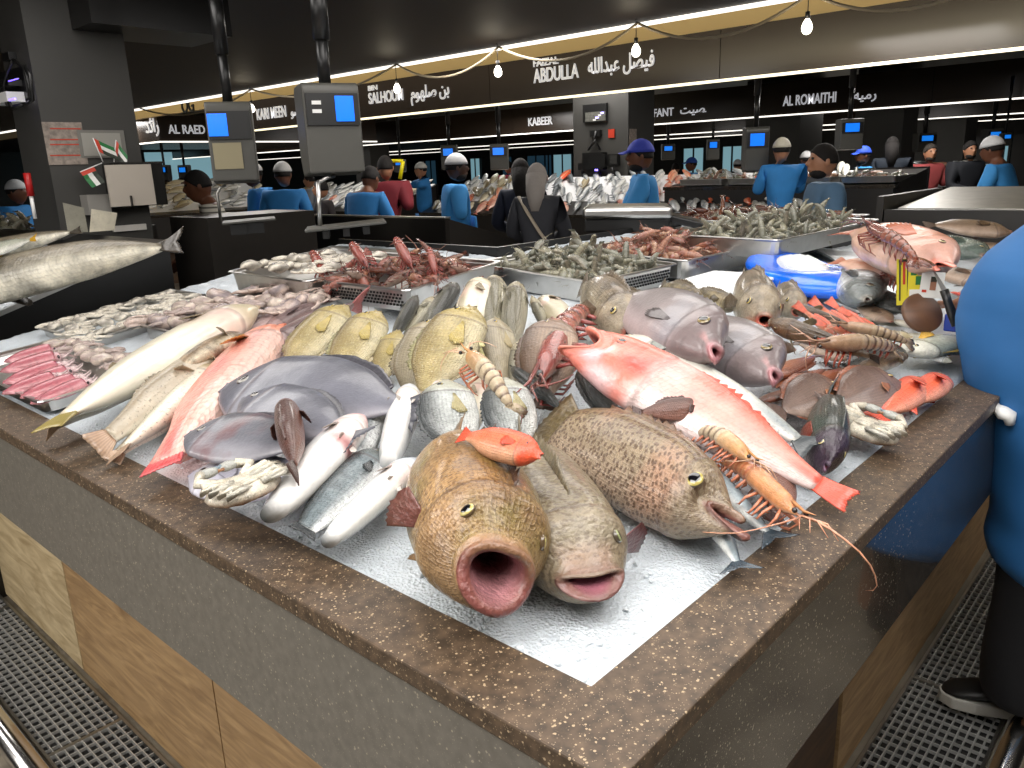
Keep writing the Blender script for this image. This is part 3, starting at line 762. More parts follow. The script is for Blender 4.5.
# ------------------------------------------------------------------ kinds of fish
fm_grA = flesh('skin_orange_grouper', .35, 8, spots=.6, sscale=58, scol=hx('#55361f'), ssize=.36, scales=.35, cscale=90, bump=.42, speck=.5, nz_col=hx('#7a7a3c'))
fm_grB = flesh('skin_grey_grouper', .3, 8, spots=.55, sscale=60, scol=hx('#4a3324'), ssize=.4, bump=.4, speck=.5, nz_col=hx('#8d8570'))
fm_grC = flesh('skin_spotted_grouper', .2, 6, spots=.75, sscale=46, scol=hx('#4f3524'), ssize=.4, bump=.5, nz_col=hx('#b88a70'), speck=.25, scales=.2, cscale=90)
fm_brown = flesh('skin_brown_mottled', .45, 10, bump=.4, nz_col=hx('#2c241c'), scales=.3, cscale=60)
fm_pale = flesh('skin_pale_speckled', .12, 9, speck=.6, scol=hx('#5d5a50'), bump=.2)
fm_pink = flesh('skin_pink_coral', .14, 9, scales=.45, cscale=42, bump=.4, nz_col=hx('#f08a70'))
fm_smooth = flesh('skin_smooth_grey', .12, 6, scales=.12, cscale=90, bump=.15, nz_col=hx('#8b8d95'), rough=.32)
fm_smblood = flesh('skin_smooth_blood', .14, 6, bump=.15, nz_col=hx('#6d3a3a'), rough=.32)
fm_yel = flesh('skin_yellow_scaled', .22, 9, scales=.35, cscale=58, bump=.6, speck=.35, scol=hx('#e8e2c8'), nz_col=hx('#9a8754'))
fm_line = flesh('skin_lined_mullet', .12, 8, scales=.45, cscale=50, stripes=.3, stripe_scale=26, bump=.5)
fm_silver = flesh('skin_silver_scaled', .2, 8, scales=.5, cscale=48, bump=.6, rough=.2)
fm_silverd = flesh('skin_silver_dark', .35, 10, scales=.4, cscale=52, speck=.5, scol=hx('#1d2326'), bump=.5, rough=.2)
fm_white = flesh('skin_white_belly', .08, 6, bump=.15, nz_col=hx('#e3b9b0'), rough=.25)
fm_dots = flesh('skin_white_dotted', .08, 7, speck=.35, scol=hx('#3a3c3c'), scales=.2, cscale=70, bump=.25)
fm_red = flesh('skin_red_snapper', .2, 6, scales=.2, cscale=60, bump=.3, nz_col=hx('#f2d8d2'))
fm_redp = flesh('skin_red_plain', .16, 8, scales=.35, cscale=40, bump=.3)
fm_stripe = flesh('skin_striped_brown', .16, 8, stripes=.4, stripe_scale=18, bump=.3)
fm_blue = flesh('skin_blue_grey', .2, 8, speck=.3, scol=hx('#26313a'), bump=.2, rough=.18)
fm_shell = flesh('prawn_shell', .25, 14, bump=.3, rough=.2, coat=.6)
fm_ceph = flesh('squid_skin', .2, 12, speck=.35, scol=hx('#7c3f4c'), bump=.25, rough=.15, coat=.8)
fm_octo = flesh('octopus_skin', .3, 10, speck=.5, scol=hx('#6a6468'), bump=.5, rough=.2, coat=.7)
oval = lambda h, p=.03, m=.02: [(0, p), (.1, h*.45), (.3, h*.88), (.5, h), (.7, h*.97), (.85, h*.74), (.95, h*.36), (1, m)]
slim = lambda h, p=.025, m=.02: [(0, p), (.12, h*.5), (.35, h*.9), (.6, h), (.8, h*.88), (.92, h*.58), (1, m)]
def K(kn_, kname_, **k):
    if 'wid' not in k: k['wid'] = slim(k.pop('w', .08), .012, .012)
    KIND[kn_] = Fish(**k); KNAME[kn_] = kname_
K('grA', 'grouper', top=[(0, .10), (.1, .15), (.3, .2), (.55, .215), (.78, .19), (.9, .135), (.96, .10), (1, .08)], bot=[(0, .09), (.1, .13), (.3, .18), (.55, .2), (.78, .185), (.9, .145), (.96, .105), (1, .085)],
  wid=[(0, .05), (.1, .10), (.3, .17), (.6, .195), (.78, .185), (.88, .155), (.95, .12), (1, .10)], back=hx('#8d6a3e'), side=hx('#a8875c'), belly=hx('#c7b48c'), head=hx('#9c7c58'), lip=hx('#7f4c44'), lipr=.022, cav=hx('#a87478'), cleft=.04, tilt=-.22,
  mat=fm_grA, tail=(.17, .5, .02), dorsal=(.2, .75, .10, .35, hx('#5a4030')), pect=(.71, -.03, .15, .11, .5, hx('#7b4a44')), eye=(.865, .66, .026), iris=hx('#b8ab68'), cavdepth=.2, exp=.85, jaw=1.2, pelv=(.6, .1))
K('grB', 'grouper', top=[(0, .09), (.1, .13), (.3, .17), (.6, .175), (.78, .15), (.9, .095), (.97, .045), (1, .022)], bot=[(0, .07), (.12, .10), (.35, .15), (.6, .17), (.78, .16), (.9, .12), (.97, .07), (1, .036)],
  wid=[(0, .05), (.1, .09), (.3, .14), (.6, .16), (.76, .158), (.88, .135), (.95, .11), (1, .085)], back=hx('#7d7157'), side=hx('#8d7f66'), belly=hx('#b5a88e'), head=hx('#8a7c66'), lip=hx('#7d5850'), lipr=.02, cav=hx('#9a5f6c'), cleft=.05, tilt=-.35,
  mat=fm_grB, tail=(.17, .5, .02), dorsal=(.2, .7, .08, .3), pect=(.74, -.05, .17, .12, 1.3, hx('#6b3434')), eye=(.865, .62, .026), iris=hx('#98a070'), cavdepth=.16, exp=.8, jaw=1.4,
  patches=((.86, 1., .09, hx('#b0a48e'), .55), (.96, .9, .06, hx('#9a6a64'), .3)))
K('grC', 'grouper', top=[(0, .12), (.1, .17), (.3, .215), (.55, .21), (.75, .165), (.88, .10), (.96, .045), (1, .022)], bot=[(0, .10), (.1, .13), (.3, .16), (.55, .175), (.78, .155), (.9, .10), (.97, .055), (1, .032)],
  wid=[(0, .03), (.2, .07), (.5, .12), (.72, .135), (.86, .11), (.95, .065), (1, .04)], back=hx('#6b5c3c'), side=hx('#94836a'), belly=hx('#ab9680'), head=hx('#8f7f68'), lip=hx('#7d5248'), lipr=.024, cav=hx('#b08488'), cleft=.13, tilt=-.16,
  mat=fm_grC, tail=(.17, .5, .02), dorsal=(.15, .68, .07, .4, hx('#6f5236')), eye=(.815, .25, .036), iris=hx('#b8a860'), cavdepth=.14, jaw=1.8, pupil=.6)
K('grS', 'grouper', top=oval(.17, .05, .035), bot=oval(.15, .05, .045), wid=[(0, .03), (.3, .1), (.6, .13), (.8, .13), (.93, .09), (1, .055)], back=hx('#57492f'), side=hx('#8b7d5c'), belly=hx('#cdc09a'), head=hx('#6d5f44'), lip=hx('#9a6a5c'),
  lipr=.014, cav=hx('#8c4040'), cleft=.05, mat=fm_brown, tail=(.15, .5, .0), dorsal=(.2, .75, .07, .3), pect=(.7, 0, .14, .1, .6), eye=(.86, .5, .026), iris=hx('#b09a50'))
K('gape', 'grouper', top=oval(.2, .05, .038), bot=oval(.18, .05, .045), wid=[(0, .03), (.3, .11), (.6, .15), (.8, .14), (.93, .09), (1, .045)], back=hx('#6b5c48'), side=hx('#9b8f78'), belly=hx('#cfc4ac'), head=hx('#9a8d78'), lip=hx('#c2705e'),
  lipr=.014, cav=hx('#40100c'), cleft=.02, mat=fm_brown, tail=(.15, .5, .0), dorsal=(.2, .75, .07, .3), pect=(.7, 0, .14, .1, .6), eye=(.86, .5, .028), iris=hx('#b09a50'))
K('sweet', 'sweetlips', top=oval(.23, .045, .03), bot=oval(.17, .045, .04), wid=[(0, .012), (.12, .05), (.35, .09), (.6, .115), (.8, .11), (.92, .075), (1, .042)], back=hx('#625a5a'), side=hx('#857b7a'), belly=hx('#b8a6a6'), head=hx('#7c7070'), lip=hx('#b07a7e'), lipr=.02, cav=hx('#6a2026'), cleft=.035, tilt=-.2,
  mat=fm_smooth, tail=(.17, .55, .1), dorsal=(.2, .75, .06, .3), pect=(.68, -.02, .2, .04, .05), eye=(.85, .36, .034), iris=hx('#8a7a52'), patches=((.95, .0, .05, hx('#d89a98'), .5),))
K('pomf', 'pomfret', top=[(0, .03), (.08, .07), (.3, .2), (.55, .26), (.75, .25), (.9, .16), (.97, .08), (1, .03)], bot=[(0, .03), (.08, .07), (.3, .18), (.55, .22), (.75, .2), (.9, .13), (.97, .07), (1, .03)], w=.055,
  back=hx('#4c4d56'), side=hx('#696a74'), belly=hx('#8b8a92'), head=hx('#63646e'), lip=hx('#6d6a72'), lipr=.01, cleft=.02, mat=fm_smooth, tail=(.2, .8, .5), dorsal=(.12, .62, .05, .1, hx('#3d3c44')), anal=(.12, .6, .05, hx('#3d3c44')), eye=(.885, .1, .036), iris=hx('#a9a6a0'), gill=.8, pupil=.6)
K('pomfb', 'pomfret', top=[(0, .03), (.08, .07), (.3, .2), (.55, .26), (.75, .25), (.9, .16), (.97, .08), (1, .03)], bot=[(0, .03), (.08, .07), (.3, .18), (.55, .22), (.75, .2), (.9, .13), (.97, .07), (1, .03)], w=.055,
  back=hx('#484950'), side=hx('#5f6068'), belly=hx('#8b8a90'), head=hx('#66666e'), lip=hx('#6d6a72'), lipr=.01, cleft=.02, mat=fm_smblood, tail=(.2, .8, .5), dorsal=(.12, .62, .05, .1, hx('#3d3c44')), eye=(.885, .1, .036), iris=hx('#9a9690'), gill=.8, pupil=.6)
K('pomfl', 'pomfret', top=oval(.24, .03, .03), bot=oval(.22, .03, .03), w=.055, back=hx('#9694a0'), side=hx('#a9a7b2'), belly=hx('#c5c2cc'), head=hx('#a3a1ac'), lip=hx('#8d8794'), lipr=.01, cleft=.02, mat=fm_smooth, tail=(.2, .8, .5),
  dorsal=(.12, .62, .05, .1), anal=(.12, .6, .05), pect=(.7, .0, .2, .07, .15), eye=(.885, .1, .036), iris=hx('#a9a6a0'), gill=.8)
K('emp', 'emperor_fish', top=oval(.185, .035, .02), bot=oval(.165, .035, .025), w=.075, back=hx('#85744a'), side=hx('#b3a270'), belly=hx('#d2c6a0'), head=hx('#a5914e'), lip=hx('#b0a07a'), lipr=.012, cleft=.03, mat=fm_yel,
  tail=(.17, .75, .35, hx('#a89a86')), dorsal=(.2, .75, .06, .3, hx('#9a9468')), anal=(.15, .35, .05, hx('#b5a888')), pect=(.72, -.03, .28, .04, .04, hx('#bfa95a')), eye=(.88, .42, .027), iris=hx('#b59c40'), pelv=(.62, .12, hx('#d8cf90')))
K('empg', 'emperor_fish', top=oval(.2, .035, .02), bot=oval(.17, .035, .025), w=.075, back=hx('#857a62'), side=hx('#a0957c'), belly=hx('#c9c0a6'), head=hx('#95886c'), lip=hx('#b0a07a'), lipr=.012, cleft=.03, mat=fm_stripe,
  tail=(.2, .75, .3, hx('#aba49a')), dorsal=(.2, .75, .06, .3), anal=(.15, .35, .05), pect=(.72, -.03, .26, .04, .04, hx('#b0a078')), eye=(.88, .42, .027), iris=hx('#b59c40'))
K('mul', 'mullet', top=slim(.115, .035, .015), bot=slim(.115, .035, .02), w=.085, back=hx('#746f5c'), side=hx('#c2bca4'), belly=hx('#e4dfcc'), head=hx('#a79c80'), lip=hx('#b5a88e'), lipr=.01, cleft=.02, mat=fm_line, tail=(.17, .7, .3, hx('#8d8778')),
  dorsal=(.55, .66, .06, .2), pect=(.74, .02, .14, .05, .2), eye=(.9, .4, .020), iris=hx('#8a7a40'))
K('muld', 'mullet', top=slim(.12, .035, .015), bot=slim(.11, .035, .02), w=.08, back=hx('#3a3a34'), side=hx('#7d7b6c'), belly=hx('#d4cfbd'), head=hx('#4a4840'), lip=hx('#7d7566'), lipr=.01, cleft=.02, mat=fm_line, tail=(.17, .7, .3),
  dorsal=(.3, .66, .04, .2), pect=(.74, .02, .14, .05, .2), eye=(.9, .4, .020), iris=hx('#8a7a40'))
K('pale', 'pale_fish', top=slim(.12, .04, .015), bot=slim(.12, .04, .02), w=.09, back=hx('#b0a68c'), side=hx('#dcd5c0'), belly=hx('#f0ead8'), head=hx('#cdbfa0'), lip=hx('#c9b49a'), lipr=.01, cleft=.02, mat=fm_white, tail=(.1, .3, .15, hx('#a8985a')),
  dorsal=(.3, .66, .03, .2), pect=(.74, .02, .16, .05, .2, hx('#8d8468')), eye=(.9, .4, .013))
K('cod', 'speckled_fish', top=slim(.085, .03, .02), bot=slim(.085, .03, .025), wid=[(0, .015), (.3, .05), (.6, .075), (.8, .085), (.93, .07), (1, .035)], back=hx('#8d806a'), side=hx('#bcb4a0'), belly=hx('#e6e0cf'), head=hx('#b3a37c'), lip=hx('#b09a7a'),
  lipr=.016, cav=hx('#5a3a2c'), cleft=.03, mat=fm_pale, tail=(.11, .35, .05, hx('#b79a80')), dorsal=(.25, .62, .03, .3), pect=(.74, -.02, .13, .06, .6, hx('#a8987c')), eye=(.91, .6, .013))
K('codb', 'speckled_fish', top=slim(.085, .03, .02), bot=slim(.085, .03, .025), wid=[(0, .015), (.3, .05), (.6, .075), (.8, .085), (.93, .07), (1, .035)], back=hx('#4f3f2e'), side=hx('#8a7458'), belly=hx('#cfc4aa'), head=hx('#5f4a34'), lip=hx('#7a6248'),
  lipr=.016, cleft=.03, mat=fm_brown, tail=(.11, .35, .05), dorsal=(.25, .62, .03, .3), pect=(.74, -.02, .15, .07, .9, hx('#8a7c60')), eye=(.91, .6, .013))
K('pink', 'parrotfish', top=oval(.13, .06, .03), bot=oval(.12, .06, .03), w=.085, back=hx('#e58478'), side=hx('#eda799'), belly=hx('#f3c9bc'), head=hx('#ee8a66'), lip=hx('#d97a5a'), lipr=.016, cleft=.02, mat=fm_pink, tail=(.05, .25, .1, hx('#dd5a5c')),
  dorsal=(.2, .78, .04, .2, hx('#e8705a')), pect=(.72, 0, .16, .07, .3, hx('#e8a040')), eye=(.87, .45, .016), patches=((.45, 0, .1, hx('#d8606a'), .5), (.05, 0, .12, hx('#d84a55'), .6)))
K('redh', 'red_fish', top=oval(.17, .05, .03), bot=oval(.16, .05, .03), w=.12, back=hx('#e24a26'), side=hx('#e06a44'), belly=hx('#d8a07c'), head=hx('#e8502c'), lip=hx('#c8604a'), lipr=.014, cleft=.02, mat=fm_redp, tail=(.15, .45, .1), dorsal=(.2, .78, .05, .2),
  pect=(.72, 0, .16, .07, .3), eye=(.84, .3, .014), iris=(.05, .02, .02))
K('tilap', 'brown_scaled_fish', top=oval(.14, .03, .015), bot=oval(.13, .03, .015), w=.07, back=hx('#4c3029'), side=hx('#6f4a3e'), belly=hx('#8d6558'), head=hx('#6b3f35'), mat=fm_redp, lip=hx('#6b3f35'), lipr=.01, tail=(.15, .5, .05), dorsal=(.2, .8, .06, .3), pect=(.72, 0, .16, .07, .3), eye=(.9, .4, .014))
K('bream', 'silver_bream', top=oval(.21, .035, .02), bot=oval(.18, .035, .02), w=.085, back=hx('#4d5254'), side=hx('#c5cac8'), belly=hx('#eef0ec'), head=hx('#a9a998'), lip=hx('#b8b4a4'), lipr=.012, cleft=.02, mat=fm_silver, tail=(.17, .8, .4, hx('#5b5f60')),
  dorsal=(.2, .78, .05, .3, hx('#4d5254')), pect=(.72, -.02, .3, .04, .04, hx('#b3a878')), eye=(.88, .4, .027), iris=hx('#8a7a40'))
K('silv', 'silver_fish', top=[(0, .055), (.12, .085), (.4, .125), (.65, .13), (.85, .10), (.95, .055), (1, .018)], bot=[(0, .055), (.12, .08), (.4, .12), (.65, .125), (.85, .1), (.95, .06), (1, .02)], w=.085, back=hx('#1f2629'), side=hx('#6f7b80'), belly=hx('#e9ebea'), head=hx('#59605e'), lip=hx('#8d8a80'), lipr=.01, cleft=.03, mat=fm_silverd, tail=(.07, .5, .3), dorsal=(.25, .72, .05, .3), pect=(.72, -.02, .13, .05, .2),
  eye=(.89, .35, .022), iris=hx('#5a5440'))
K('belly', 'white_bellied_fish', top=[(0, .07), (.12, .09), (.4, .12), (.65, .125), (.85, .095), (.95, .055), (1, .018)], bot=[(0, .07), (.12, .09), (.4, .12), (.65, .125), (.85, .1), (.95, .06), (1, .02)], wid=[(0, .045), (.12, .07), (.35, .09), (.6, .1), (.8, .09), (.92, .058), (1, .012)], back=hx('#4d5658'), side=hx('#c9cccc'), belly=hx('#f1efec'), head=hx('#dcd6d0'), lip=hx('#dba9a0'), lipr=.01, cleft=.03, mat=fm_white, dorsal=(.25, .72, .05, .3), pect=(.72, -.05, .14, .05, .25, hx('#b8aea4')),
  pelv=(.6, .1, hx('#d8d0c8')), eye=(.89, .35, .022), patches=((.55, -.9, .07, hx('#a8202c'), .85), (.9, -.8, .12, hx('#e08a88'), .6)))
K('whit', 'white_bellied_fish', top=[(0, .07), (.12, .09), (.4, .12), (.65, .125), (.85, .095), (.95, .055), (1, .018)], bot=[(0, .07), (.12, .09), (.4, .12), (.65, .125), (.85, .1), (.95, .06), (1, .02)], wid=[(0, .045), (.12, .07), (.35, .09), (.6, .1), (.8, .09), (.92, .058), (1, .012)], back=hx('#6a7376'), side=hx('#c9cccc'), belly=hx('#f3f3f0'), head=hx('#cfd6e0'), lip=hx('#dcb9b0'), lipr=.01, cleft=.03, mat=fm_white, dorsal=(.25, .72, .05, .3), pect=(.72, -.05, .14, .05, .25, hx('#b8aea4')),
  pelv=(.6, .1, hx('#d8d0c8')), eye=(.89, .35, .022))
K('king', 'blue_grey_fish', top=slim(.075, .018, .012), bot=slim(.075, .018, .012), w=.06, back=hx('#3d4d58'), side=hx('#8b989e'), belly=hx('#dfe2e0'), head=hx('#4f5b62'), lip=hx('#6a7276'), lipr=.008, mat=fm_blue, tail=(.15, .9, .55, hx('#3c4a54')), dorsal=(.3, .5, .03, .2), pect=(.76, 0, .1, .03, .2), eye=(.92, .3, .011))
K('long', 'long_white_fish', top=slim(.085, .022, .015), bot=slim(.085, .022, .015), w=.075, back=hx('#9a9e98'), side=hx('#dcdcd2'), belly=hx('#efeee6'), head=hx('#c8c4b6'), lip=hx('#c0a8a0'), lipr=.01, mat=fm_dots, tail=(.13, .75, .45, hx('#454b4e')), dorsal=(.25, .75, .03, .2), pect=(.76, 0, .1, .04, .2), eye=(.92, .3, .011),
  patches=((.08, 0, .2, hx('#7d8990'), .8),))
K('rsnap', 'red_snapper', top=[(0, .03), (.08, .045), (.3, .105), (.55, .135), (.72, .125), (.86, .105), (.95, .082), (1, .06)], bot=[(0, .03), (.08, .045), (.3, .10), (.55, .125), (.72, .13), (.86, .115), (.95, .092), (1, .075)], wid=[(0, .015), (.2, .045), (.5, .07), (.72, .075), (.88, .066), (1, .05)],
  back=hx('#e0705c'), side=hx('#e59c90'), belly=hx('#f0dcd8'), head=hx('#df7360'), lip=hx('#dd8470'), lipr=.016, cav=hx('#5a1a1a'), cleft=.12, tilt=-.05, mat=fm_red, gill=.64, tail=(.13, .16, .12, hx('#ee6450')), dorsal=(.25, .62, .04, .3, hx('#e0604c')), eye=(.83, .42, .020), iris=hx('#c96a50'), cavdepth=.12, n=36,
  patches=((.70, -.1, .09, hx('#d43a32'), .85), (.92, -.5, .10, hx('#cfcdd4'), .95), (.8, -.9, .09, hx('#dcc4c8'), .8), (.62, .3, .10, hx('#e2402f'), .8), (.76, .45, .06, hx('#d84a3a'), .6), (.84, -.1, .05, hx('#f0d0c8'), .8), (.02, 0, .12, hx('#ee5a48'), .9)))
K('ofin', 'orange_fish', top=slim(.09, .04, .02), bot=slim(.09, .04, .02), w=.06, back=hx('#b0563c'), side=hx('#cf7050'), belly=hx('#e2a488'), head=hx('#a8583c'), lip=hx('#a8583c'), lipr=.012, cleft=.02, mat=fm_redp, tail=(.42, .16, .06, hx('#e0664a')), dorsal=(.2, .8, .1, .2, hx('#e0664a')), eye=(.88, .4, .018))
K('bigr', 'large_red_snapper', top=oval(.2, .05, .04), bot=oval(.17, .05, .04), w=.11, back=hx('#b86848'), side=hx('#cc8a6a'), belly=hx('#e0b49a'), head=hx('#d0a494'), lip=hx('#d87058'), lipr=.02, cav=hx('#5a1616'), cleft=.09, mat=fm_red, tail=(.18, .5, .25), dorsal=(.2, .75, .05, .3), pect=(.7, 0, .2, .08, .2), eye=(.84, .45, .02))
K('surg', 'surgeonfish', top=[(0, .03), (.1, .09), (.35, .21), (.6, .25), (.8, .21), (.93, .11), (1, .03)], bot=[(0, .03), (.1, .08), (.35, .19), (.6, .22), (.8, .17), (.93, .09), (1, .03)], w=.06, back=hx('#5d453a'), side=hx('#7d675c'), belly=hx('#9d877a'), head=hx('#7a5c4e'), lip=hx('#6a4a40'), lipr=.012,
  mat=fm_stripe, tail=(.2, .7, .3), dorsal=(.1, .8, .06, .15, hx('#8d5238')), anal=(.1, .6, .06, hx('#8d5238')), pect=(.72, 0, .16, .06, .2, hx('#a86a40')), eye=(.87, .5, .032), iris=hx('#c9b060'))
K('green', 'dark_green_fish', top=slim(.15, .03, .02), bot=slim(.15, .03, .02), w=.1, back=hx('#15241c'), side=hx('#2c3f34'), belly=hx('#56584a'), head=hx('#3a2c3c'), lip=hx('#584058'), lipr=.014, mat=fm_brown, tail=(.22, .5, .2, hx('#2a3a3c')), dorsal=(.2, .8, .05, .2), pect=(.72, 0, .16, .07, .2, hx('#8a4030')), eye=(.87, .5, .02))
K('dark', 'dark_grey_fish', top=oval(.15, .04, .03), bot=oval(.14, .04, .03), w=.09, back=hx('#1f2423'), side=hx('#3a403e'), belly=hx('#7d807a'), head=hx('#2c302e'), lip=hx('#4a4a46'), lipr=.014, mat=fm_silverd, tail=(.2, .6, .2), dorsal=(.2, .8, .06, .2), pect=(.72, 0, .18, .08, .2), eye=(.87, .4, .018))
K('rust', 'rust_brown_fish', top=slim(.13, .03, .02), bot=slim(.13, .03, .02), w=.055, back=hx('#6b3620'), side=hx('#9a5a38'), belly=hx('#c58a58'), head=hx('#84482c'), lip=hx('#84482c'), lipr=.01, mat=fm_redp, tail=(.15, .5, .1), dorsal=(.2, .8, .05, .2), eye=(.88, .4, .014))
K('orange', 'orange_fish', top=slim(.14, .03, .02), bot=slim(.14, .03, .02), w=.07, back=hx('#d8442c'), side=hx('#ea7050'), belly=hx('#f2a488'), head=hx('#de5a3c'), lip=hx('#de5a3c'), lipr=.012, mat=fm_redp, tail=(.2, .5, .2, hx('#ea5a3c')), dorsal=(.2, .8, .06, .2), pect=(.7, 0, .2, .08, .4), eye=(.88, .4, .018))
K('dgreen', 'parrotfish', top=oval(.2, .05, .03), bot=oval(.17, .05, .03), w=.09, back=hx('#3f4c44'), side=hx('#66756a'), belly=hx('#8d968a'), head=hx('#525f58'), lip=hx('#8d7a70'), lipr=.016, mat=fm_silverd, tail=(.17, .55, .1), dorsal=(.2, .8, .05, .2), pect=(.7, 0, .2, .08, .2), eye=(.87, .4, .022))
K('brown', 'brown_fish', top=oval(.21, .04, .03), bot=oval(.18, .04, .03), w=.085, back=hx('#5a4638'), side=hx('#86705c'), belly=hx('#b49c88'), head=hx('#7a6250'), lip=hx('#9a6a58'), lipr=.016, mat=fm_stripe, tail=(.17, .55, .1), dorsal=(.2, .8, .06, .2), pect=(.7, 0, .2, .08, .2), eye=(.87, .4, .018))
K('wels', 'catfish', top=slim(.08, .03, .025), bot=slim(.08, .03, .03), w=.09, back=hx('#6f5a58'), side=hx('#a58a86'), belly=hx('#d0b4ae'), head=hx('#8d6c68'), lip=hx('#b47a74'), lipr=.016, mat=fm_stripe, tail=(.2, .6, .4, hx('#b86a64')), dorsal=(.5, .68, .08, .2), pect=(.74, 0, .16, .05, .5), eye=(.92, .5, .01))
K('yfin', 'yellow_finned_silver_fish', top=oval(.2, .035, .02), bot=oval(.17, .035, .02), w=.075, back=hx('#8d9488'), side=hx('#c9cbb8'), belly=hx('#eceade'), head=hx('#d8d6c8'), lip=hx('#b8b4a4'), lipr=.012, mat=fm_silver, tail=(.17, .8, .4, hx('#d8a838')), dorsal=(.2, .78, .05, .3, hx('#b89a48')), pect=(.7, -.02, .2, .07, .15, hx('#e0b040')), eye=(.88, .4, .02))
# ------------------------------------------------------------------ the fish at the front of the display (pixel of snout, pixel of tail root)
pl = place
pl('grA', 'orange-brown grouper with wide gaping mouth, leftmost of the three big front groupers', (499, 578), (446, 458), 36, .0, fy=1.3, fz=1.2)
pl('grB', 'grey-brown grouper lying belly down in the middle of the three, both eyes facing up front', (594, 582), (522, 458), 2, .01, fy=1.28, fz=1.05)
pl('grC', 'brown-spotted grouper in profile with golden eye, rightmost of the three front groupers', (738, 524), (562, 430), 55, .0, fz=1.08, fy=1.05)
pl('redh', 'small bright red fish head resting on the orange-brown grouper', (541, 456), (468, 436), 60, .20, fy=1.2, fz=1.2)
# silver row on the left of the groupers
pl('whit', 'white-bellied fish right beside the orange-brown grouper, nose up', (415, 460), (330, 540), 125, .03, fz=1.15)
pl('silv', 'dark silver fish between two white-bellied ones at the front rim', (386, 450), (306, 528), 62, .045, fz=1.15)
pl('belly', 'white-bellied fish with a pink snout and a red wound at its belly', (360, 418), (274, 512), 120, .055, fz=1.15)
pl('silv', 'black-headed silver fish half under the pomfret tail', (374, 398), (345, 470), 70, .05, fz=1.1)
pl('whit', 'blue-white fish lying belly up with its chin raised beside the dark silver head', (411, 390), (388, 462), 160, .05, fz=1.1)
pl('tilap', 'narrow brown scaled fish standing nose up against the grey pomfrets', (287, 402), (294, 464), 15, .13, fy=1.15, fz=.8)
# pomfrets
pl('pomf', 'largest grey pomfret, topmost, with a round white-ringed eye', (224, 388), (402, 406), -74, .075, fz=1.)
pl('pomf', 'middle grey pomfret tucked under the largest one', (244, 398), (345, 436), -76, .095, fz=.8)
pl('pomfb', 'grey pomfret with dark blood blotches on its flank', (188, 434), (300, 446), -78, .10, fz=1.1)
pl('pomfl', 'pale lilac pomfret lowest of the four, near the stone rim', (191, 474), (298, 486), -78, .06, fz=1.1)
# pale speckled and pink fish on the left
pl('pale', 'very long cream-white fish stretching from yellow tail to the octopus tray', (255, 308), (68, 414), 100, .04, fz=.85, fy=.8)
pl('cod', 'pale speckled fish with a red cut in its belly beside the cream-white one', (165, 362), (58, 424), 150, .02, fy=1.1, fz=1.1)
pl('codb', 'curved dark brown fish lying over the pale speckled ones', (245, 334), (163, 376), 80, .075, bend=.25, fy=1.1, fz=1.1)
pl('cod', 'round-headed pale speckled fish in the middle of the speckled ones', (226, 348), (110, 436), 30, .01, fy=1.05, fz=1.05)
pl('cod', 'pale speckled fish right next to the long pink one', (222, 368), (125, 447), 120, .0, fy=1.05, fz=1.05)
pl('cod', 'short pale speckled fish with brown blotches, nearest the rim', (205, 386), (120, 452), 60, .0)
pl('pink', 'large coral-pink parrotfish with red tail lying along the speckled fish', (278, 328), (166, 460), 105, .0, fz=.8, fy=.8)
pl('pink', 'smaller pink fish tail poking out beneath the blood-blotched pomfret', (230, 425), (180, 462), 90, .0, fz=.6)
pl('wels', 'mauve-brown catfish beside the octopus tray', (292, 312), (212, 352), 20, .02)
pl('wels', 'pinkish brown catfish with blood red tail under the yellow fish', (256, 358), (352, 306), 30, .03)
pl('wels', 'dusky pink catfish behind the coral parrotfish, next to the tray edge', (262, 334), (322, 302), 30, .02)
# yellow emperor fish and mullets
pl('emp', 'leftmost yellow-olive fish above the grey pomfrets', (346, 305), (286, 368), 75, 0.105, layt=-.085, fy=1.30, fz=1.30)
pl('emp', 'broad yellow-olive fish with golden head, second from the left', (378, 311), (338, 376), 70, 0.105, layt=-.085, fy=1.30, fz=1.37)
pl('emp', 'yellow-olive fish with its tail up, partly under a greyer one', (398, 330), (378, 385), 85, 0.085, layt=-.085, fy=1.30, fz=1.30)
pl('empg', 'greyish tan fish with a mauve tail hanging over the pomfret', (440, 318), (408, 392), 80, 0.110, layt=-.085, fy=1.30, fz=1.43)
pl('emp', 'large central yellow-olive fish with a long golden side fin', (472, 306), (424, 392), 78, 0.155, layt=-.085, fy=1.30, fz=1.43)
pl('empg', 'tan fish with a pinkish tail just right of the big central yellow one', (497, 318), (505, 382), 60, 0.110, layt=-.085, fy=1.30, fz=1.30)
pl('pale', 'whitish fish pointing up behind the central yellow fish', (484, 279), (464, 340), 60, 0.100, layt=-.085, fy=1.23, fz=1.17)
pl('mul', 'striped grey-cream mullet third from right in the upright row', (497, 279), (492, 340), 20, 0.085, layt=-.085, fy=1.09, fz=1.09)
pl('mul', 'striped cream mullet with its tall back showing, in front of the green prawn tray', (518, 284), (510, 350), 10, 0.100, layt=-.085, fy=1.22, fz=1.15)
pl('muld', 'dark-backed mullet leaning left of the whitish pointed fish', (455, 284), (425, 334), -60, 0.085, layt=-.085, fy=1.35, fz=1.35)
pl('muld', 'short dark mullet at the perforated tray corner', (417, 296), (392, 340), -50, 0.075, layt=-.085, fy=1.35, fz=1.35)
pl('mul', 'pale narrow mullet between the two dark-backed ones', (437, 296), (404, 340), -100, 0.065, layt=-.085, fy=1.28, fz=1.28)
pl('mul', 'cream mullet lying under the tan fish', (520, 340), (512, 392), 80, 0.105, layt=-.085, fy=1.28, fz=1.28)
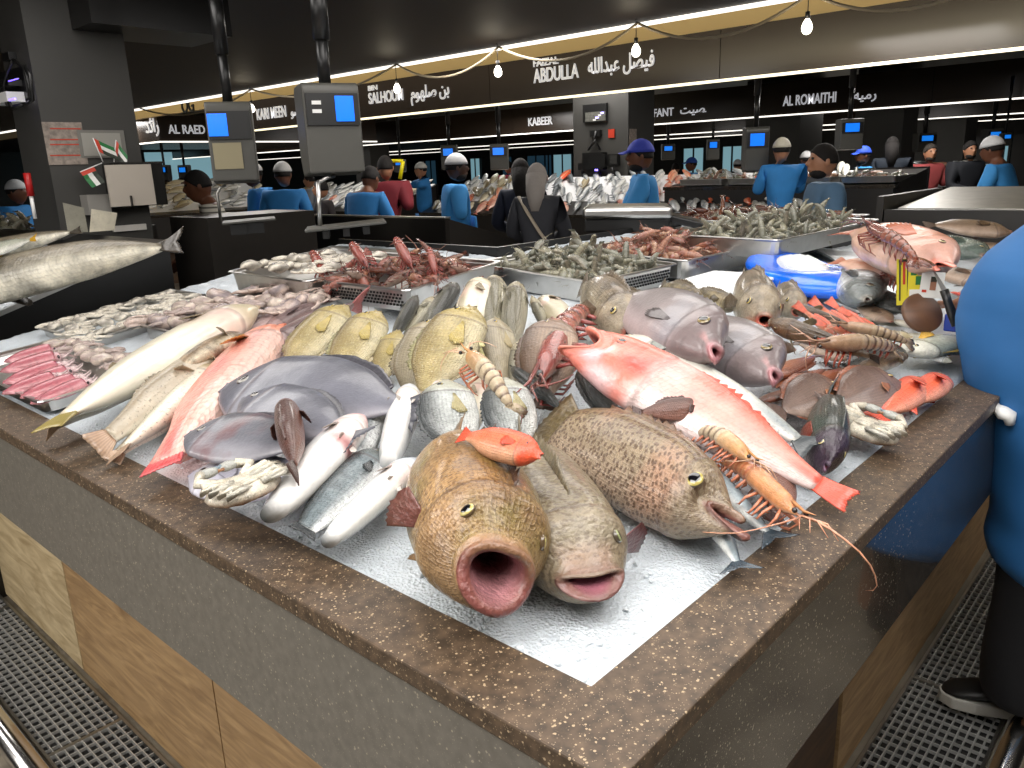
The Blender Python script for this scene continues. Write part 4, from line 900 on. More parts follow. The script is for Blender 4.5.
pl('mul', 'slim cream fish right of the upright mullets', (532, 296), (548, 334), 60, 0.085, layt=-.085, fy=1.28, fz=1.28)
pl('pale', 'small cream fish under the prawn tray edge', (545, 300), (570, 330), 80, .02)
# breams
pl('bream', 'silver bream with a golden side fin just behind the orange-brown grouper', (446, 380), (458, 452), 78, 0.145, layt=-.085, fy=1.60, fz=1.76)
pl('bream', 'bluish silver bream between the tiger prawn and the red fish head', (505, 378), (520, 450), 80, 0.130, layt=-.085, fy=1.60, fz=1.60)
pl('belly', 'whitish fish under the silver bream, its pale snout pointing up', (432, 372), (440, 440), 120, 0.095, layt=-.085, fy=1.20, fz=1.20)
pl('pale', 'pale silver fish between the bream and the brown grouper', (480, 372), (470, 440), 90, 0.105, layt=-.085, fy=1.30, fz=1.30)
# middle of the heap
pl('brown', 'round brown fish lying behind the red lobster', (556, 318), (545, 396), 85, 0.125, layt=-.085, fy=1.30, fz=1.37)
pl('dark', 'blackish fish with whiskery fins beneath the round brown fish', (512, 366), (560, 408), 60, .06, fy=.8, fz=.8)
pl('dark', 'blackish fish squeezed under the red snapper', (585, 368), (612, 422), 70, .06)
pl('dark', 'dark greenish fish tail end between snapper and spotted grouper', (588, 402), (650, 420), 80, .03, fy=.7, fz=.7)
pl('rsnap', 'big red snapper with its mouth agape pointing to the upper left', (577, 338), (818, 484), -66, .13, layt=-.12, fz=1.08)
pl('gape', 'cream and olive grouper facing the camera under the prawn tray', (632, 334), (585, 288), 15, .04, fy=1., fz=1.)
pl('grS', 'dark mottled brown grouper head left of the pink-lipped grey fish', (668, 352), (625, 302), 10, .035)
pl('long', 'long white fish with fine black dots and a dark forked tail', (612, 336), (798, 440), -80, .075, layt=-.03, fz=1.15, fy=1.1)
pl('sweet', 'grey fish with puffy pink closed lips in the middle of the heap', (718, 354), (622, 300), 52, .11, layt=-.04, fy=1.05, fz=1.0)
pl('sweet', 'grey fish with open pink mouth to the right of the first pink-lipped one', (777, 378), (682, 322), 60, .075, layt=-.03, fy=1., fz=1.)
pl('grS', 'small brown grouper with an open reddish mouth', (738, 308), (690, 292), 30, .05)
pl('grS', 'small olive grouper head peeking above the pink-lipped grey fish', (700, 303), (665, 286), 20, .05)
pl('gape', 'pale brown gaping fish facing the camera with a round red mouth', (765, 320), (742, 282), 5, .05, fy=1., fz=1.)
pl('gape', 'olive grey fish head behind the gaping one, below the blue bag', (797, 312), (778, 290), 10, .03, fy=1., fz=1.)
pl('orange', 'bright orange fish tail wedged between grey and brown fish', (748, 322), (766, 352), 70, .06)
pl('brown', 'round brownish fish under the orange tail', (796, 350), (752, 342), 60, .04)
pl('surg', 'brown striped surgeonfish with a yellow eye, left one of the pair', (846, 390), (784, 410), 62, .03, fz=1.2)
pl('surg', 'larger brown surgeonfish with a yellow eye, right one of the pair', (903, 384), (838, 402), 62, .035, fz=1.2)
pl('green', 'dark green fish lying nose down toward the stone rim', (827, 468), (826, 398), 20, .02)
for lab, a, b in (('rust-brown fish leaning left, highest of the rust-brown ones', (765, 380), (812, 357)), ('orange-brown slim fish below the tiger prawn', (778, 388), (822, 370)), ('rust-brown slim fish just above the left surgeonfish', (806, 388), (846, 368)),
                  ('rust-brown slim fish between the two surgeonfish', (822, 396), (852, 374)), ('rust-brown slim fish sliding under the left surgeonfish', (760, 402), (800, 388))):
    pl('rust', lab, a, b, 70, .035, group=None, fz=1.3)
pl('dgreen', 'small teal-green fish snout beside the open pink mouth', (793, 378), (760, 360), 80, .01)
pl('orange', 'orange-red fish tucked under the right surgeonfish toward the rim', (925, 380), (885, 412), 80, .03)
pl('orange', 'orange-pink fish nearest the blue shirt on the rim side', (946, 376), (912, 402), 80, .03)
pl('yfin', 'silver fish with yellow fins behind the orange-pink one', (900, 352), (966, 338), 80, .03)
pl('yfin', 'silver-green fish close to the blue shirt', (968, 352), (925, 348), 80, .01)
pl('king', 'slim blue-grey fish lying alongside the spotted grouper', (662, 432), (768, 532), -80, .06, layt=-.03)
pl('king', 'blue-grey fish under the spotted grouper showing only its forked tail', (690, 470), (737, 562), -80, .02, seed=1)
pl('tilap', 'brown scaled fish with a crimson edge beside the long prawn', (775, 457), (777, 515), 70, .035, fz=1.3)
pl('tilap', 'shiny brown fish arching beside the red snapper', (716, 408), (643, 412), 40, .12, bend=.1, fz=1.15)
# mottled fish right of centre
pl('codb', 'mottled brown lizardfish lying above the tiger prawn', (770, 322), (870, 356), 40, .075, fy=1.2, fz=1.2)
pl('codb', 'mottled brown fish behind the first lizardfish', (790, 306), (860, 330), 40, .06)
pl('cod', 'grey mottled fish tail behind the tiger prawn', (912, 338), (850, 330), 60, .05)
pl('dark', 'glossy dark brown fish beneath the banded prawn', (905, 350), (845, 366), 80, .03)
for lab, a, b in (('orange-tailed fish leftmost under the blue bag', (838, 338), (806, 312)), ('orange-tailed fish second from the left under the blue bag', (856, 336), (822, 308)), ('orange-tailed fish with the tallest raised tail under the blue bag', (868, 334), (838, 308)),
                  ('orange-tailed fish rightmost under the blue bag', (884, 336), (852, 316)), ('orange-tailed fish lying lowest over the mottled lizardfish', (866, 342), (828, 326))):
    pl('ofin', lab, a, b, 35, .05, layt=.03, fz=1.1)
# right, under and behind
pl('bigr', 'big orange-pink snapper lying at the back beneath a lobster', (912, 280), (842, 262), 70, .10, fz=1.3)
pl('bigr', 'big pale snapper with open mouth pointing right', (945, 268), (858, 232), 70, .14)
pl('dark', 'large black-grey grouper in front of the orange-pink snapper', (905, 312), (820, 282), 75, .02, fz=1.1, fy=1.1)
pl('dgreen', 'large green-grey parrotfish behind the blue shirt', (985, 256), (920, 238), 75, .1, fz=1.2)
pl('brown', 'big brownish fish farthest back on the right', (1012, 232), (935, 225), 75, .12, fz=1.2)
pl('brown', 'brown fish lying under the green-grey parrotfish', (988, 285), (930, 268), 75, .06)
pl('brown', 'small brown fish at the far right edge behind the blue shirt', (1018, 250), (968, 246), 75, .06)
pl('orange', 'red-orange fish beside the black knife handle, upper one', (950, 292), (975, 298), 80, .06)
pl('orange', 'red-orange fish beside the black knife handle, lower one', (952, 305), (972, 318), 80, .03)
pl('silv', 'silver fish lying flat behind the blue bag', (800, 250), (835, 262), 80, .02)


for k_, lab, a, b, r_, l_ in (('codb', 'mottled brown fish lying beneath the right surgeonfish tail', (905, 356), (850, 372), 40, .03), ('mul', 'striped grey fish nearest the blue shirt', (962, 344), (908, 334), 70, .03), ('bream', 'small silver bream behind the two orange rim fish', (952, 362), (918, 352), 78, .04),
    ('pale', 'small cream fish between the banded prawn and the wooden disc', (925, 328), (888, 320), 70, .03), ('wels', 'mauve fish under the orange tail and the left surgeonfish', (786, 344), (742, 330), 60, .02), ('brown', 'round brown fish lying under the dark-banded prawn', (850, 360), (800, 344), 70, .02),
    ('mul', 'grey striped fish below the blue bag', (862, 318), (905, 326), 70, .02), ('silv', 'silver-black fish between the large snapper and the blue bag', (868, 300), (848, 270), 70, .03), ('brown', 'dull brown fish between the wooden disc and the black-grey grouper', (892, 322), (858, 306), 70, .03),
    ('silv', 'dark silver fish under the pink-lipped grey fish', (742, 372), (690, 352), 70, .0), ('grS', 'mottled grouper tail under the cream and olive grouper', (650, 318), (612, 296), 20, .02)):
    pl(k_, lab, a, b, r_, l_)
# ------------------------------------------------------------------ prawns, lobsters, squid, octopus, crabs
class Prawn:
    def __init__(s, base, band, head, legc, curl=1.2, thick=1., ant=.9, antc=None, mat=None, simple=False, seed=1, fanc=None, headlen=.42):
        s.__dict__.update(locals()); s.wid = [(0, .09*thick)]; s.top = s.bot = [(0, .09*thick)]
    def build(s):
        R = random.Random(s.seed); n = 8 if s.simple else 14; N = 26 if s.simple else 60
        # midline in XZ, s.curl radians over the tail
        pts = []; x = z = 0; a = 0; hl = s.headlen
        ST = 60; raw = []
        for i in range(ST+1):
            u = i/ST; raw.append((x, z, a))
            if u > hl: a += s.curl/(ST*(1-hl))
            x -= math.cos(a)/ST; z -= math.sin(a)/ST
        cx = sum(r[0] for r in raw)/len(raw); cz = sum(r[1] for r in raw)/len(raw)
        def at(u):
            f = min(ST-1e-6, max(0, u*ST)); i = int(f); t = f-i; A, B = raw[i], raw[i+1]
            return (lerp(A[0], B[0], t)-cx, lerp(A[1], B[1], t)-cz, lerp(A[2], B[2], t))
        rad = curve([(0, .008), (.06, .035), (.16, .075), (hl-.04, .088), (hl+.06, .082), (.7, .066), (.86, .045), (.92, .03)])
        rings = []; cs = []
        for i in range(N+1):
            u = .92*i/N; X, Z, A = at(u); r = rad(u)*s.thick; seg = 0
            if u > hl:
                q = (u-hl)/(.92-hl)*6; fr = q-int(q); r *= 1.06-.14*fr; seg = fr
                c = mix3(s.base, s.band, sm(.55, .9, fr)) if not s.simple else mix3(s.base, s.band, .7*sm(.5, .9, fr))
            else: c = mix3(s.head, s.base, sm(0, hl, u)*.5)
            ring = []; cc = []
            for j in range(n):
                th = 2*PI*j/n; cz_, sy = math.cos(th), math.sin(th)
                k = 1. if cz_ > -.2 else .75
                ring.append((X+math.sin(A)*-cz_*r*k*-1*-1, sy*r*.82, Z+math.cos(A)*cz_*r*k)); q = c if cz_ > -.3 else mix3(c, (.6, .5, .4), .35); cc.append((*q, 1))
            rings.append(ring); cs.append(cc)
        sh = MB().loft(rings, cs)
        X, Z, A = at(0.02); sh.tube([(X-.08, 0, Z+.05*s.thick), (X+.06, 0, Z+.05), (X+.16, 0, Z+.08)], [.016, .01, .002], s.head, 5)       # rostrum
        out = [('shell', sh)]
        fan = MB(); X, Z, A = at(.9); t = Vector((-math.cos(A), 0, -math.sin(A))); nn = Vector((-math.sin(A), 0, math.cos(A)))
        fc = s.fanc or s.band
        for k, sp in enumerate((-.75, -.35, 0, .35, .75)):
            d = (t+Vector((0, sp, 0))).normalized(); sd = d.cross(nn).normalized(); p = Vector((X, 0, Z)); L_ = .17 if k != 2 else .13
            g = [[p+d*L_*v+sd*w*(.012+.03*math.sin(PI*min(1, v*.85+.1)))+nn*.006*abs(sp) for w in (-1, 0, 1)] for v in (0, .35, .7, 1.)]
            fan.sheet(g, [[mix3(s.base, fc, v)]*3 for v in (0, .35, .7, 1.)], .008)
        out.append(('tail_fan', fan))
        lgs = []; nl = 3 if s.simple else 5; kz = .55 if s.simple else 1.
        for k in range(nl):
            u = .12+.26*k/(nl-1)
            for sd in (1, -1):
                X, Z, A = at(u); r = rad(u)*s.thick; jx = R.uniform(-.03, .05)
                lg = MB(); lgs.append(('leg', lg)); lg.tube([(X, sd*r*.5, Z-r*.6), (X+.06+jx, sd*(r+.05*kz), Z-r*1.1), (X+.02+jx, sd*(r+.04*kz), Z-r*1.1-.07*kz), (X-.04+jx, sd*(r+.02*kz), Z-r*1.1-.09*kz)], [.013, .010, .007, .003], s.legc, 4 if s.simple else 6)
        for k in range(4 if s.simple else 5):
            u = s.headlen+.05+.1*k
            for sd in (1, -1):
                X, Z, A = at(u); r = rad(u)*s.thick; dn = Vector((math.sin(A), 0, -math.cos(A)))
                p = Vector((X, sd*r*.5, Z))+dn*r*.5
                lg = MB(); lgs.append(('swimming_leg', lg)); lg.tube([p, p+dn*.06+Vector((-.02, sd*.02, 0)), p+dn*.1+Vector((-.05, sd*.02, 0))], [.014, .012, .003], s.legc, 4 if s.simple else 6)
        out += lgs
        X, Z, A = at(0)
        for sd in (1, -1):
            an = MB(); out.append(('antenna', an))
            p = Vector((X+.02, sd*.02, Z+.01)); pts = [p]; d = Vector((1, sd*.5, .5 if not s.simple else .2)).normalized()
            for k in range(9 if not s.simple else 4):
                d = (d+Vector((R.uniform(-.25, .2)-.06*k, sd*R.uniform(-.1, .25), -.16))).normalized(); pts.append(pts[-1]+d*s.ant/(9 if not s.simple else 4))
            an.tube(pts, [.008*(1-k/len(pts))+.0015 for k in range(len(pts))], s.antc or s.head, 4)
            for q in (.06, -.02): an.tube([p, p+Vector((.1, sd*.05+q, .03)), p+Vector((.2, sd*.09+q, -.02))], [.01, .006, .002], s.antc or s.head, 4)
        for sd in (1, -1): ey = MB(); out.append(('eye', ey)); ey.ell((X+.01, sd*.045*s.thick, Z+.03), (.02, .018, .018), (.01, .008, .008), 8, 6)
        return out
    def meshes(s, *a, **k):
        if not hasattr(s, 'c'): s.c = [(nm, b.mesh(nm, s.mat or fm_shell)) for nm, b in s.build()]
        return s.c
    def joined(s):
        if not hasattr(s, 'j'):
            m = MB()
            for nm, b in s.build(): m.add(b.v, b.f, [tuple(c) for c in b.c])
            s.j = m.mesh('prawn', s.mat or fm_shell)
        return s.j
PR = lambda kn_, kname_, **k: (KIND.__setitem__(kn_, Prawn(**k)), KNAME.__setitem__(kn_, kname_))
PR('tiger', 'tiger_prawn', base=hx('#b09a7c'), band=hx('#4f3a30'), head=hx('#a07c60'), legc=hx('#a8503c'), antc=hx('#c8a088'), curl=.5, thick=1.15, ant=.4)
PR('tigerc', 'tiger_prawn', base=hx('#c4b294'), band=hx('#57402f'), head=hx('#c28a4c'), legc=hx('#c87a5a'), antc=hx('#d8b090'), curl=.9, thick=1.2, ant=.4)
PR('bigp', 'prawn', base=hx('#c8875a'), band=hx('#b0603e'), head=hx('#c88a58'), legc=hx('#d88a68'), antc=hx('#e0a080'), curl=.45, thick=1.0, headlen=.5)
PR('lob', 'lobster', base=hx('#9a5040'), band=hx('#5c241e'), head=hx('#7a3028'), legc=hx('#8d403a'), antc=hx('#7a3c34'), curl=.9, thick=1.0, ant=.3)
PR('lobd', 'lobster', base=hx('#84452f'), band=hx('#4a2014'), head=hx('#6a2c20'), legc=hx('#7a3a2c'), antc=hx('#5a2420'), curl=.35, thick=.9, ant=.35)
for k in range(3):
    c = .35+.5*k
    KIND['g%d' % k] = Prawn(base=hx(['#827f6c', '#8d8870', '#706e60'][k]), band=hx('#565a50'), head=hx('#6c6e60'), legc=hx('#7d7a68'), antc=hx('#a09a84'), curl=c, thick=1.8, simple=True, seed=k, ant=.45)
    KIND['r%d' % k] = Prawn(base=hx(['#a06a50', '#b0886a', '#8d5040'][k]), band=hx('#6a3a2c'), head=hx('#7d4436'), legc=hx('#985448'), antc=hx('#a0705c'), curl=c, thick=1.7, simple=True, seed=k, ant=.5)
    KIND['b%d' % k] = Prawn(base=hx(['#6e3c28', '#7c4c34', '#54281c'][k]), band=hx('#43201a'), head=hx('#4f2a20'), legc=hx('#6a3428'), antc=hx('#6a4030'), curl=c, thick=1.4, simple=True, seed=k, ant=.5)

class Squid:
    wid = top = bot = [(0, .1)]
    def meshes(s, *a, **k):
        if hasattr(s, 'c'): return s.c
        n = 16; prof = curve([(0, .008), (.1, .05), (.3, .09), (.6, .105), (.72, .1)])
        rings = []; cs = []
        for i in range(21):
            t = .72*i/20; r = prof(t); rings.append([(t-.5, r*math.sin(2*PI*j/n), r*.8*math.cos(2*PI*j/n)) for j in range(n)])
            cs.append([(*mix3(hx('#e0a8ac'), hx('#b0606a'), sm(-.6, .9, math.cos(2*PI*j/n))), 1) for j in range(n)])
        m = MB().loft(rings, cs); f = MB()
        for sd in (1, -1):
            g = [[(-.47+.36*u, sd*(.02+.12*math.sin(PI*u)*v), .02-.03*v) for u in (0, .25, .5, .75, 1)] for v in (0, .5, 1)]
            f.sheet(g, [[hx('#c98a90')]*5]*3, .014)
        h = MB().ell((.26, 0, -.01), (.07, .07, .06), hx('#d8b4b8'), 12, 8)
        for sd in (1, -1): h.ell((.27, sd*.062, .01), (.02, .014, .02), (.01, .01, .015), 8, 6)
        t_ = MB(); R = random.Random(3)
        for k in range(8):
            a = 2*PI*k/8; d = Vector((1, .3*math.cos(a), .2*math.sin(a))); p = Vector((.3, .04*math.cos(a), .03*math.sin(a)-.01)); pts = [p]
            for q in range(6): d = (d+Vector((0, R.uniform(-.4, .4), R.uniform(-.25, .12)))).normalized(); pts.append(pts[-1]+d*.04)
            t_.tube(pts, [.018-.0025*q for q in range(7)], hx('#dcc4c4'), 6)
        s.c = [(nm, b.mesh(nm, fm_ceph)) for nm, b in (('mantle', m), ('side_fins', f), ('head', h), ('tentacles', t_))]; return s.c
class Octo:
    wid = top = bot = [(0, .16)]
    def __init__(s, c1, c2, seed, squat=.6): s.c1, s.c2, s.seed, s.squat = c1, c2, seed, squat
    def meshes(s, *a, **k):
        if hasattr(s, 'c'): return s.c
        R = random.Random(s.seed); n = 20; V0 = []; 
        def cf(ph, th): return (*mix3(s.c1, s.c2, .5+.5*math.sin(ph*3+th*2)), 1)
        m = MB().ell((-.2, 0, 0), (.24, .15, .11*s.squat/.6), W, 20, 14, None, cf)
        m.v = [(x+.03*noise.noise((x*6, y*6, z*6+s.seed)), y+.05*noise.noise((x*5+9, y*5, z*5+s.seed)), z+.05*noise.noise((x*6, y*6+4, z*6+s.seed))) for x, y, z in m.v]
        m.ell((.1, 0, 0), (.12, .11, .09), W, 14, 8, None, cf)
        t_ = MB()
        for q in range(8):
            a = -1.3+2.6*q/7; d = Vector((math.cos(a), math.sin(a), 0)); p = Vector((.14, .08*math.sin(a), -.02)); pts = [p]; w_ = R.choice((-1, 1))
            for i in range(10):
                d = (Matrix.Rotation(w_*(.12+.06*i)*R.uniform(.6, 1.3), 3, 'Z') @ d); d.z = .12*math.sin(i+q); pts.append(pts[-1]+d*.07)
            t_.tube(pts, [.05-.0042*i for i in range(11)], (*s.c1, 1), 8)
        s.c = [('mantle', m.mesh('mantle', fm_octo)), ('tentacles', t_.mesh('tentacles', fm_octo))]; return s.c
class Crab:
    wid = top = bot = [(0, .12)]
    def meshes(s, *a, **k):
        if hasattr(s, 'c'): return s.c
        R = random.Random(5); wh, br, bl = hx('#d8d0bd'), hx('#a8744a'), hx('#6f8490')
        def cf(ph, th): return (*mix3(br, wh, sm(.9, 1.9, ph)), 1)
        m = MB().ell((0, 0, 0), (.24, .36, .1), W, 24, 12, Matrix.Rotation(PI, 3, 'X'), cf)
        m.v = [(x-.05*abs(y)*2+.012*math.sin(y*40), y, z) for x, y, z in m.v]
        for i in range(5): m.ell((-.12+.05*i, 0, .085-.004*i), (.03, .1-.012*i, .022), (*wh, 1), 12, 6)       # belly flap
        out = [('carapace', m)]
        for sd in (1, -1):
            for q in range(4):
                b = MB(); y0 = sd*(.2-.02*q); x0 = .08-.09*q
                b.tube([(x0, sd*.08, .08), (x0-.02, y0+sd*.12, .12), (x0-.1, y0+sd*.2, .1), (x0-.12, y0+sd*.08, .13), (x0-.1, y0-sd*.04, .12)], [.03, .035, .03, .024, .008], (*mix3(wh, bl, .25*(q % 2)), 1), 8); out.append(('leg', b))
            b = MB(); b.tube([(.12, sd*.12, .06), (.22, sd*.28, .1), (.3, sd*.18, .12)], [.04, .045, .05], (*wh, 1), 10); b.ell((.3, sd*.1, .12), (.06, .11, .045), (*mix3(wh, bl, .5), 1), 12, 8)
            b.tube([(.3, sd*.03, .13), (.31, -sd*.04, .13)], [.03, .006], (*bl, 1), 8); b.tube([(.27, sd*.03, .12), (.26, -sd*.03, .12)], [.02, .004], (*br, 1), 8); out.append(('claw', b))
        s.c = [(nm, b.mesh(nm, fm_octo)) for nm, b in out]; return s.c
STUFF = MB()
KIND['squid'] = Squid(); KNAME['squid'] = 'squid'; KIND['crab'] = Crab(); KNAME['crab'] = 'crab'
KIND['octo'] = Octo(hx('#c9b4a8'), hx('#8d7f80'), 2); KNAME['octo'] = 'octopus'
KIND['octo2'] = Octo(hx('#b3a098'), hx('#d8c8b8'), 7); KNAME['octo2'] = 'octopus'
KIND['cutt'] = Octo(hx('#e0d8c8'), hx('#8a8478'), 11, .5); KNAME['cutt'] = 'cuttlefish'

# single shellfish lying among the fish
pl('tigerc', 'striped tiger prawn lying on the tan fish above the silver breams', (468, 358), (512, 398), 10, .14, cat='prawn')
pl('lob', 'red lobster with its tail raised beside the red snapper', (548, 390), (592, 290), -60, .075, fy=.62, fz=.62, cat='lobster')
pl('bigp', 'long orange prawn with trailing whiskers near the right rim', (796, 518), (722, 452), 20, .07, cat='prawn')
pl('tigerc', 'curled brown-shelled prawn beside the arching brown fish', (748, 466), (690, 420), 30, .09, cat='prawn')
pl('tiger', 'dark-banded tiger prawn lying across the mottled fish, lower one', (815, 346), (905, 344), 30, .09, cat='prawn')
pl('tiger', 'dark-banded tiger prawn behind the lower banded one', (838, 326), (915, 340), 30, .08, cat='prawn')
pl('crab', 'upturned crab with white belly in front of the lilac pomfret', (206, 478), (280, 500), 0, .12, cat='crab')
pl('crab', 'upturned crab with white legs below the right surgeonfish, at the rim', (888, 418), (842, 440), 0, .03, cat='crab')
pl('lobd', 'brown lobster draped over the large pale snapper', (866, 228), (922, 256), 10, .26, fy=.75, fz=.75, cat='lobster')
pl('lob', 'reddish lobster lying in front of the orange-pink snapper', (877, 266), (918, 296), 10, .13, fy=.6, fz=.6, cat='lobster')

# ------------------------------------------------------------------ steel trays
def tray(label, x0, x1, y0, y1, zf, h=.075, perf=None, group='steel trays', name='steel_tray', fill=None):
    r = empty(name, label, 'tray', Matrix.Translation(((x0+x1)/2, (y0+y1)/2, zf((x0+x1)/2, (y0+y1)/2)-h)), group); mi = r.matrix_world.inverted()
    def Rr(d, dz): return [(x, y, zf(x, y)+dz) for x, y in rounded(x0-d, x1+d, y0-d, y1+d, .03)]
    def rounded(a, b, c, d, q):
        o = []
        for cx, cy, s0 in ((b-q, d-q, 0), (a+q, d-q, 1), (a+q, c+q, 2), (b-q, c+q, 3)):
            for k in range(4): t = (s0+k/3)*PI/2; o.append((cx+q*math.cos(t), cy+q*math.sin(t)))
        return o
    mb = MB().loft([Rr(-.008, -h), Rr(0, -.006), Rr(.0, 0), Rr(.014, .001), Rr(.015, -.003), Rr(.004, -.006), Rr(-.003, -.012), Rr(-.012, -h+.004)][::-1], W, cap0=True, cap1=True)
    o = mb.build('pan', m_steel, r, False); o.matrix_parent_inverse = mi; o.data.polygons.foreach_set('use_smooth', [False]*len(o.data.polygons))
    if perf:
        mb = MB()
        if perf == 'x':
            n = int((y1-y0-.06)/.017)
            for i in range(n):
                for k in range(4):
                    y = y0+.035+i*.017+(k % 2)*.0085; z = zf(x0, y)-.022-.011*k; xx = x0+.0008*k
                    mb.box((xx-.0015, y-.0032, z-.0032), (xx+.004, y+.0032, z+.0032), W)
        else:
            n = int((x1-x0-.06)/.017)
            for i in range(n):
                for k in range(4):
                    x = x0+.035+i*.017+(k % 2)*.0085; z = zf(x, y0)-.022-.011*k; yy = y0+.0008*k
                    mb.box((x-.0032, yy-.0015, z-.0032), (x+.0032, yy+.004, z+.0032), W)
        o = mb.build('perforations', m_rubber, r, False); o.matrix_parent_inverse = mi
    return r
def heap(kinds, n, x0, x1, y0, y1, zf, dome, size, label, group, cat='prawn', seed=3, tilt=.5, name='prawn', up=.12):
    R = random.Random(seed)
    for i in range(n):
        u, v = R.uniform(.04, .96), R.uniform(.04, .96); x, y = lerp(x0, x1, u), lerp(y0, y1, v)
        d = dome*min(1, 4*u*(1-u)*1.3)*min(1, 4*v*(1-v)*1.3)
        z = zf(x, y)-.03+d*R.uniform(.55, 1.)
        s = size*R.uniform(.8, 1.2)
        rot = Matrix.Rotation(R.uniform(0, 2*PI), 3, 'Z') @ Matrix.Rotation(R.uniform(-tilt, tilt), 3, 'Y') @ Matrix.Rotation(R.uniform(-1.4, 1.4), 3, 'X')
        if R.random() < up: rot = Matrix.Rotation(R.uniform(0, 6), 3, 'Z') @ Matrix.Rotation(R.uniform(.8, 1.3), 3, 'Y'); z += .03
        me_ = KIND[R.choice(kinds)].joined()
        if name == 'prawn':                       # more of them underneath, which nobody could count
            M2 = TR(Vector((lerp(x0, x1, 1-u), lerp(y0, y1, 1-v), zf(lerp(x0, x1, 1-u), lerp(y0, y1, 1-v))-.03+dome*min(1, 4*u*(1-u)*1.3)*min(1, 4*v*(1-v)*1.3)*.4)), rot, s)
            o_ = len(STUFF.v); STUFF.v += [tuple(M2 @ q.co) for q in me_.vertices]; STUFF.f += [tuple(k_+o_ for k_ in p_.vertices) for p_ in me_.polygons]; STUFF.c += [tuple(q.color) for q in me_.color_attributes['Col'].data]
        o = bpy.data.objects.new(name, me_); col.objects.link(o); o.matrix_world = TR(Vector((x, y, z)), rot, s)
        tag(o, label, cat, group)
zA = lambda x, y: 1.245+.10*(x-1.1)
tray('perforated steel tray heaped with red lobsters at the centre back', 1.08, 1.5, 1.53, 2.0, zA, perf='x')
tray('steel tray with white cuttlefish left of the lobster tray', 1.06, 1.56, 2.04, 2.58, zA)
zB = lambda x, y: 1.235+.06*(y-1.15)
tray('deep steel tray full of grey-green prawns in the middle', 1.54, 2.06, 1.16, 1.70, zB, perf='y')
tray('steel tray of reddish prawns right of the green prawn tray', 2.10, 2.66, 1.14, 1.64, lambda x, y: 1.245+.05*(y-1.15))
zD = lambda x, y: 1.30+.02*(y-1.0)
tray('long steel tray of small grey prawns behind the blue bag', 2.42, 3.52, .92, 1.42, zD)
zO = lambda x, y: 1.115+.13*(x-.6)
tray('steel tray filled with octopus along the left', .62, 1.2, 1.93, 2.42, zO)
zS = lambda x, y: 1.05+.1*(x-.1)
tray('steel tray with pink squid at the left end', .115, .43, 1.9, 2.62, zS, h=.04)
tray('steel tray with small olive squid behind the pink squid', .46, .98, 2.5, 2.95, lambda x, y: 1.08+.13*(x-.46), h=.05)
heap(['g0', 'g1', 'g2'], 80, 1.56, 2.04, 1.18, 1.68, zB, .085, .10, 'grey-green prawn heaped in the deep steel tray in the middle', 'grey-green prawns in the middle tray', seed=4)
heap(['r0', 'r1', 'r2'], 62, 2.1, 2.66, 1.16, 1.62, lambda x, y: 1.245, .10, .11, 'reddish prawn heaped in the tray right of the green prawns', 'reddish prawns in the right-hand tray', seed=5)
heap(['g0', 'g1', 'g2'], 92, 2.44, 3.5, .94, 1.4, zD, .08, .095, 'small grey prawn in the long tray behind the blue bag', 'small grey prawns in the long tray', seed=6, up=.35)
heap(['r0', 'r2', 'b0', 'r1'], 42, 1.1, 1.5, 1.54, 1.98, zA, .05, .15, 'dark red crayfish heaped in the perforated tray', 'dark red crayfish in the perforated tray', 'crayfish', seed=8, name='crayfish', up=.05)
for i, (h_, t_, lab) in enumerate((((392, 232), (412, 268), 'tallest red lobster standing tail up in the perforated tray'), ((428, 242), (436, 276), 'red lobster standing tail up right of the tallest one'), ((348, 238), (368, 268), 'red lobster standing tail up above the cuttlefish'),
                                   ((308, 246), (330, 280), 'red lobster at the left corner of the perforated tray'), ((366, 250), (340, 276), 'orange lobster lying between the standing ones'))):
    a, b = PX(*h_, 1.3), PX(*t_, 1.22); X = (b-a).normalized(); Mx = TR((a+b)/2, frame(X, Vector((-.6, -.6, .3))), (a-b).length*1.15)
    r = empty('lobster', lab, 'lobster', Mx)
    for nm, me in KIND['lob'].meshes(): link(me, nm, r)
zc = lambda x, y: bed(x, y)
R = random.Random(12)
for i, (a, b) in enumerate((((74, 352), (0, 372)), ((76, 361), (2, 384)), ((70, 372), (2, 394)), ((84, 366), (14, 388)), ((92, 374), (20, 398)), ((98, 378), (38, 401)), ((68, 345), (4, 362)), ((88, 384), (30, 404)))):
    pl('squid', ['pink squid in the left tray, second from the back', 'pink squid third from the back in the left tray', 'pink squid with its tip closest to the photo edge', 'long pink squid in the middle of the left tray',
                 'plump pink squid just before the nearest ones', 'pink squid near the front tray rim', 'hindmost pink squid in the left tray', 'pale pink squid nearest the front corner of the tray'][i], a, b, 0, .025+.004*(i % 3), cat='squid', fy=1.7, fz=1.5)
for i in range(24):
    u, v = (i % 6)/5, (i//6)/3; x = .68+.46*u*.98+R.uniform(-.02, .02); y = 1.97+.41*v+R.uniform(-.02, .02); z = zO(x, y)+.0+.02*R.random()
    k = R.choice(('octo', 'octo2')); r = empty('octopus', 'slimy greyish pink octopus heaped in the long left tray', 'octopus', TR(Vector((x, y, z)), Matrix.Rotation(R.uniform(0, 6.3), 3, 'Z') @ Matrix.Rotation(R.uniform(-.3, .3), 3, 'Y'), R.uniform(.17, .24)), 'octopuses in the left tray')
    for nm, me in KIND[k].meshes(): link(me, nm, r)
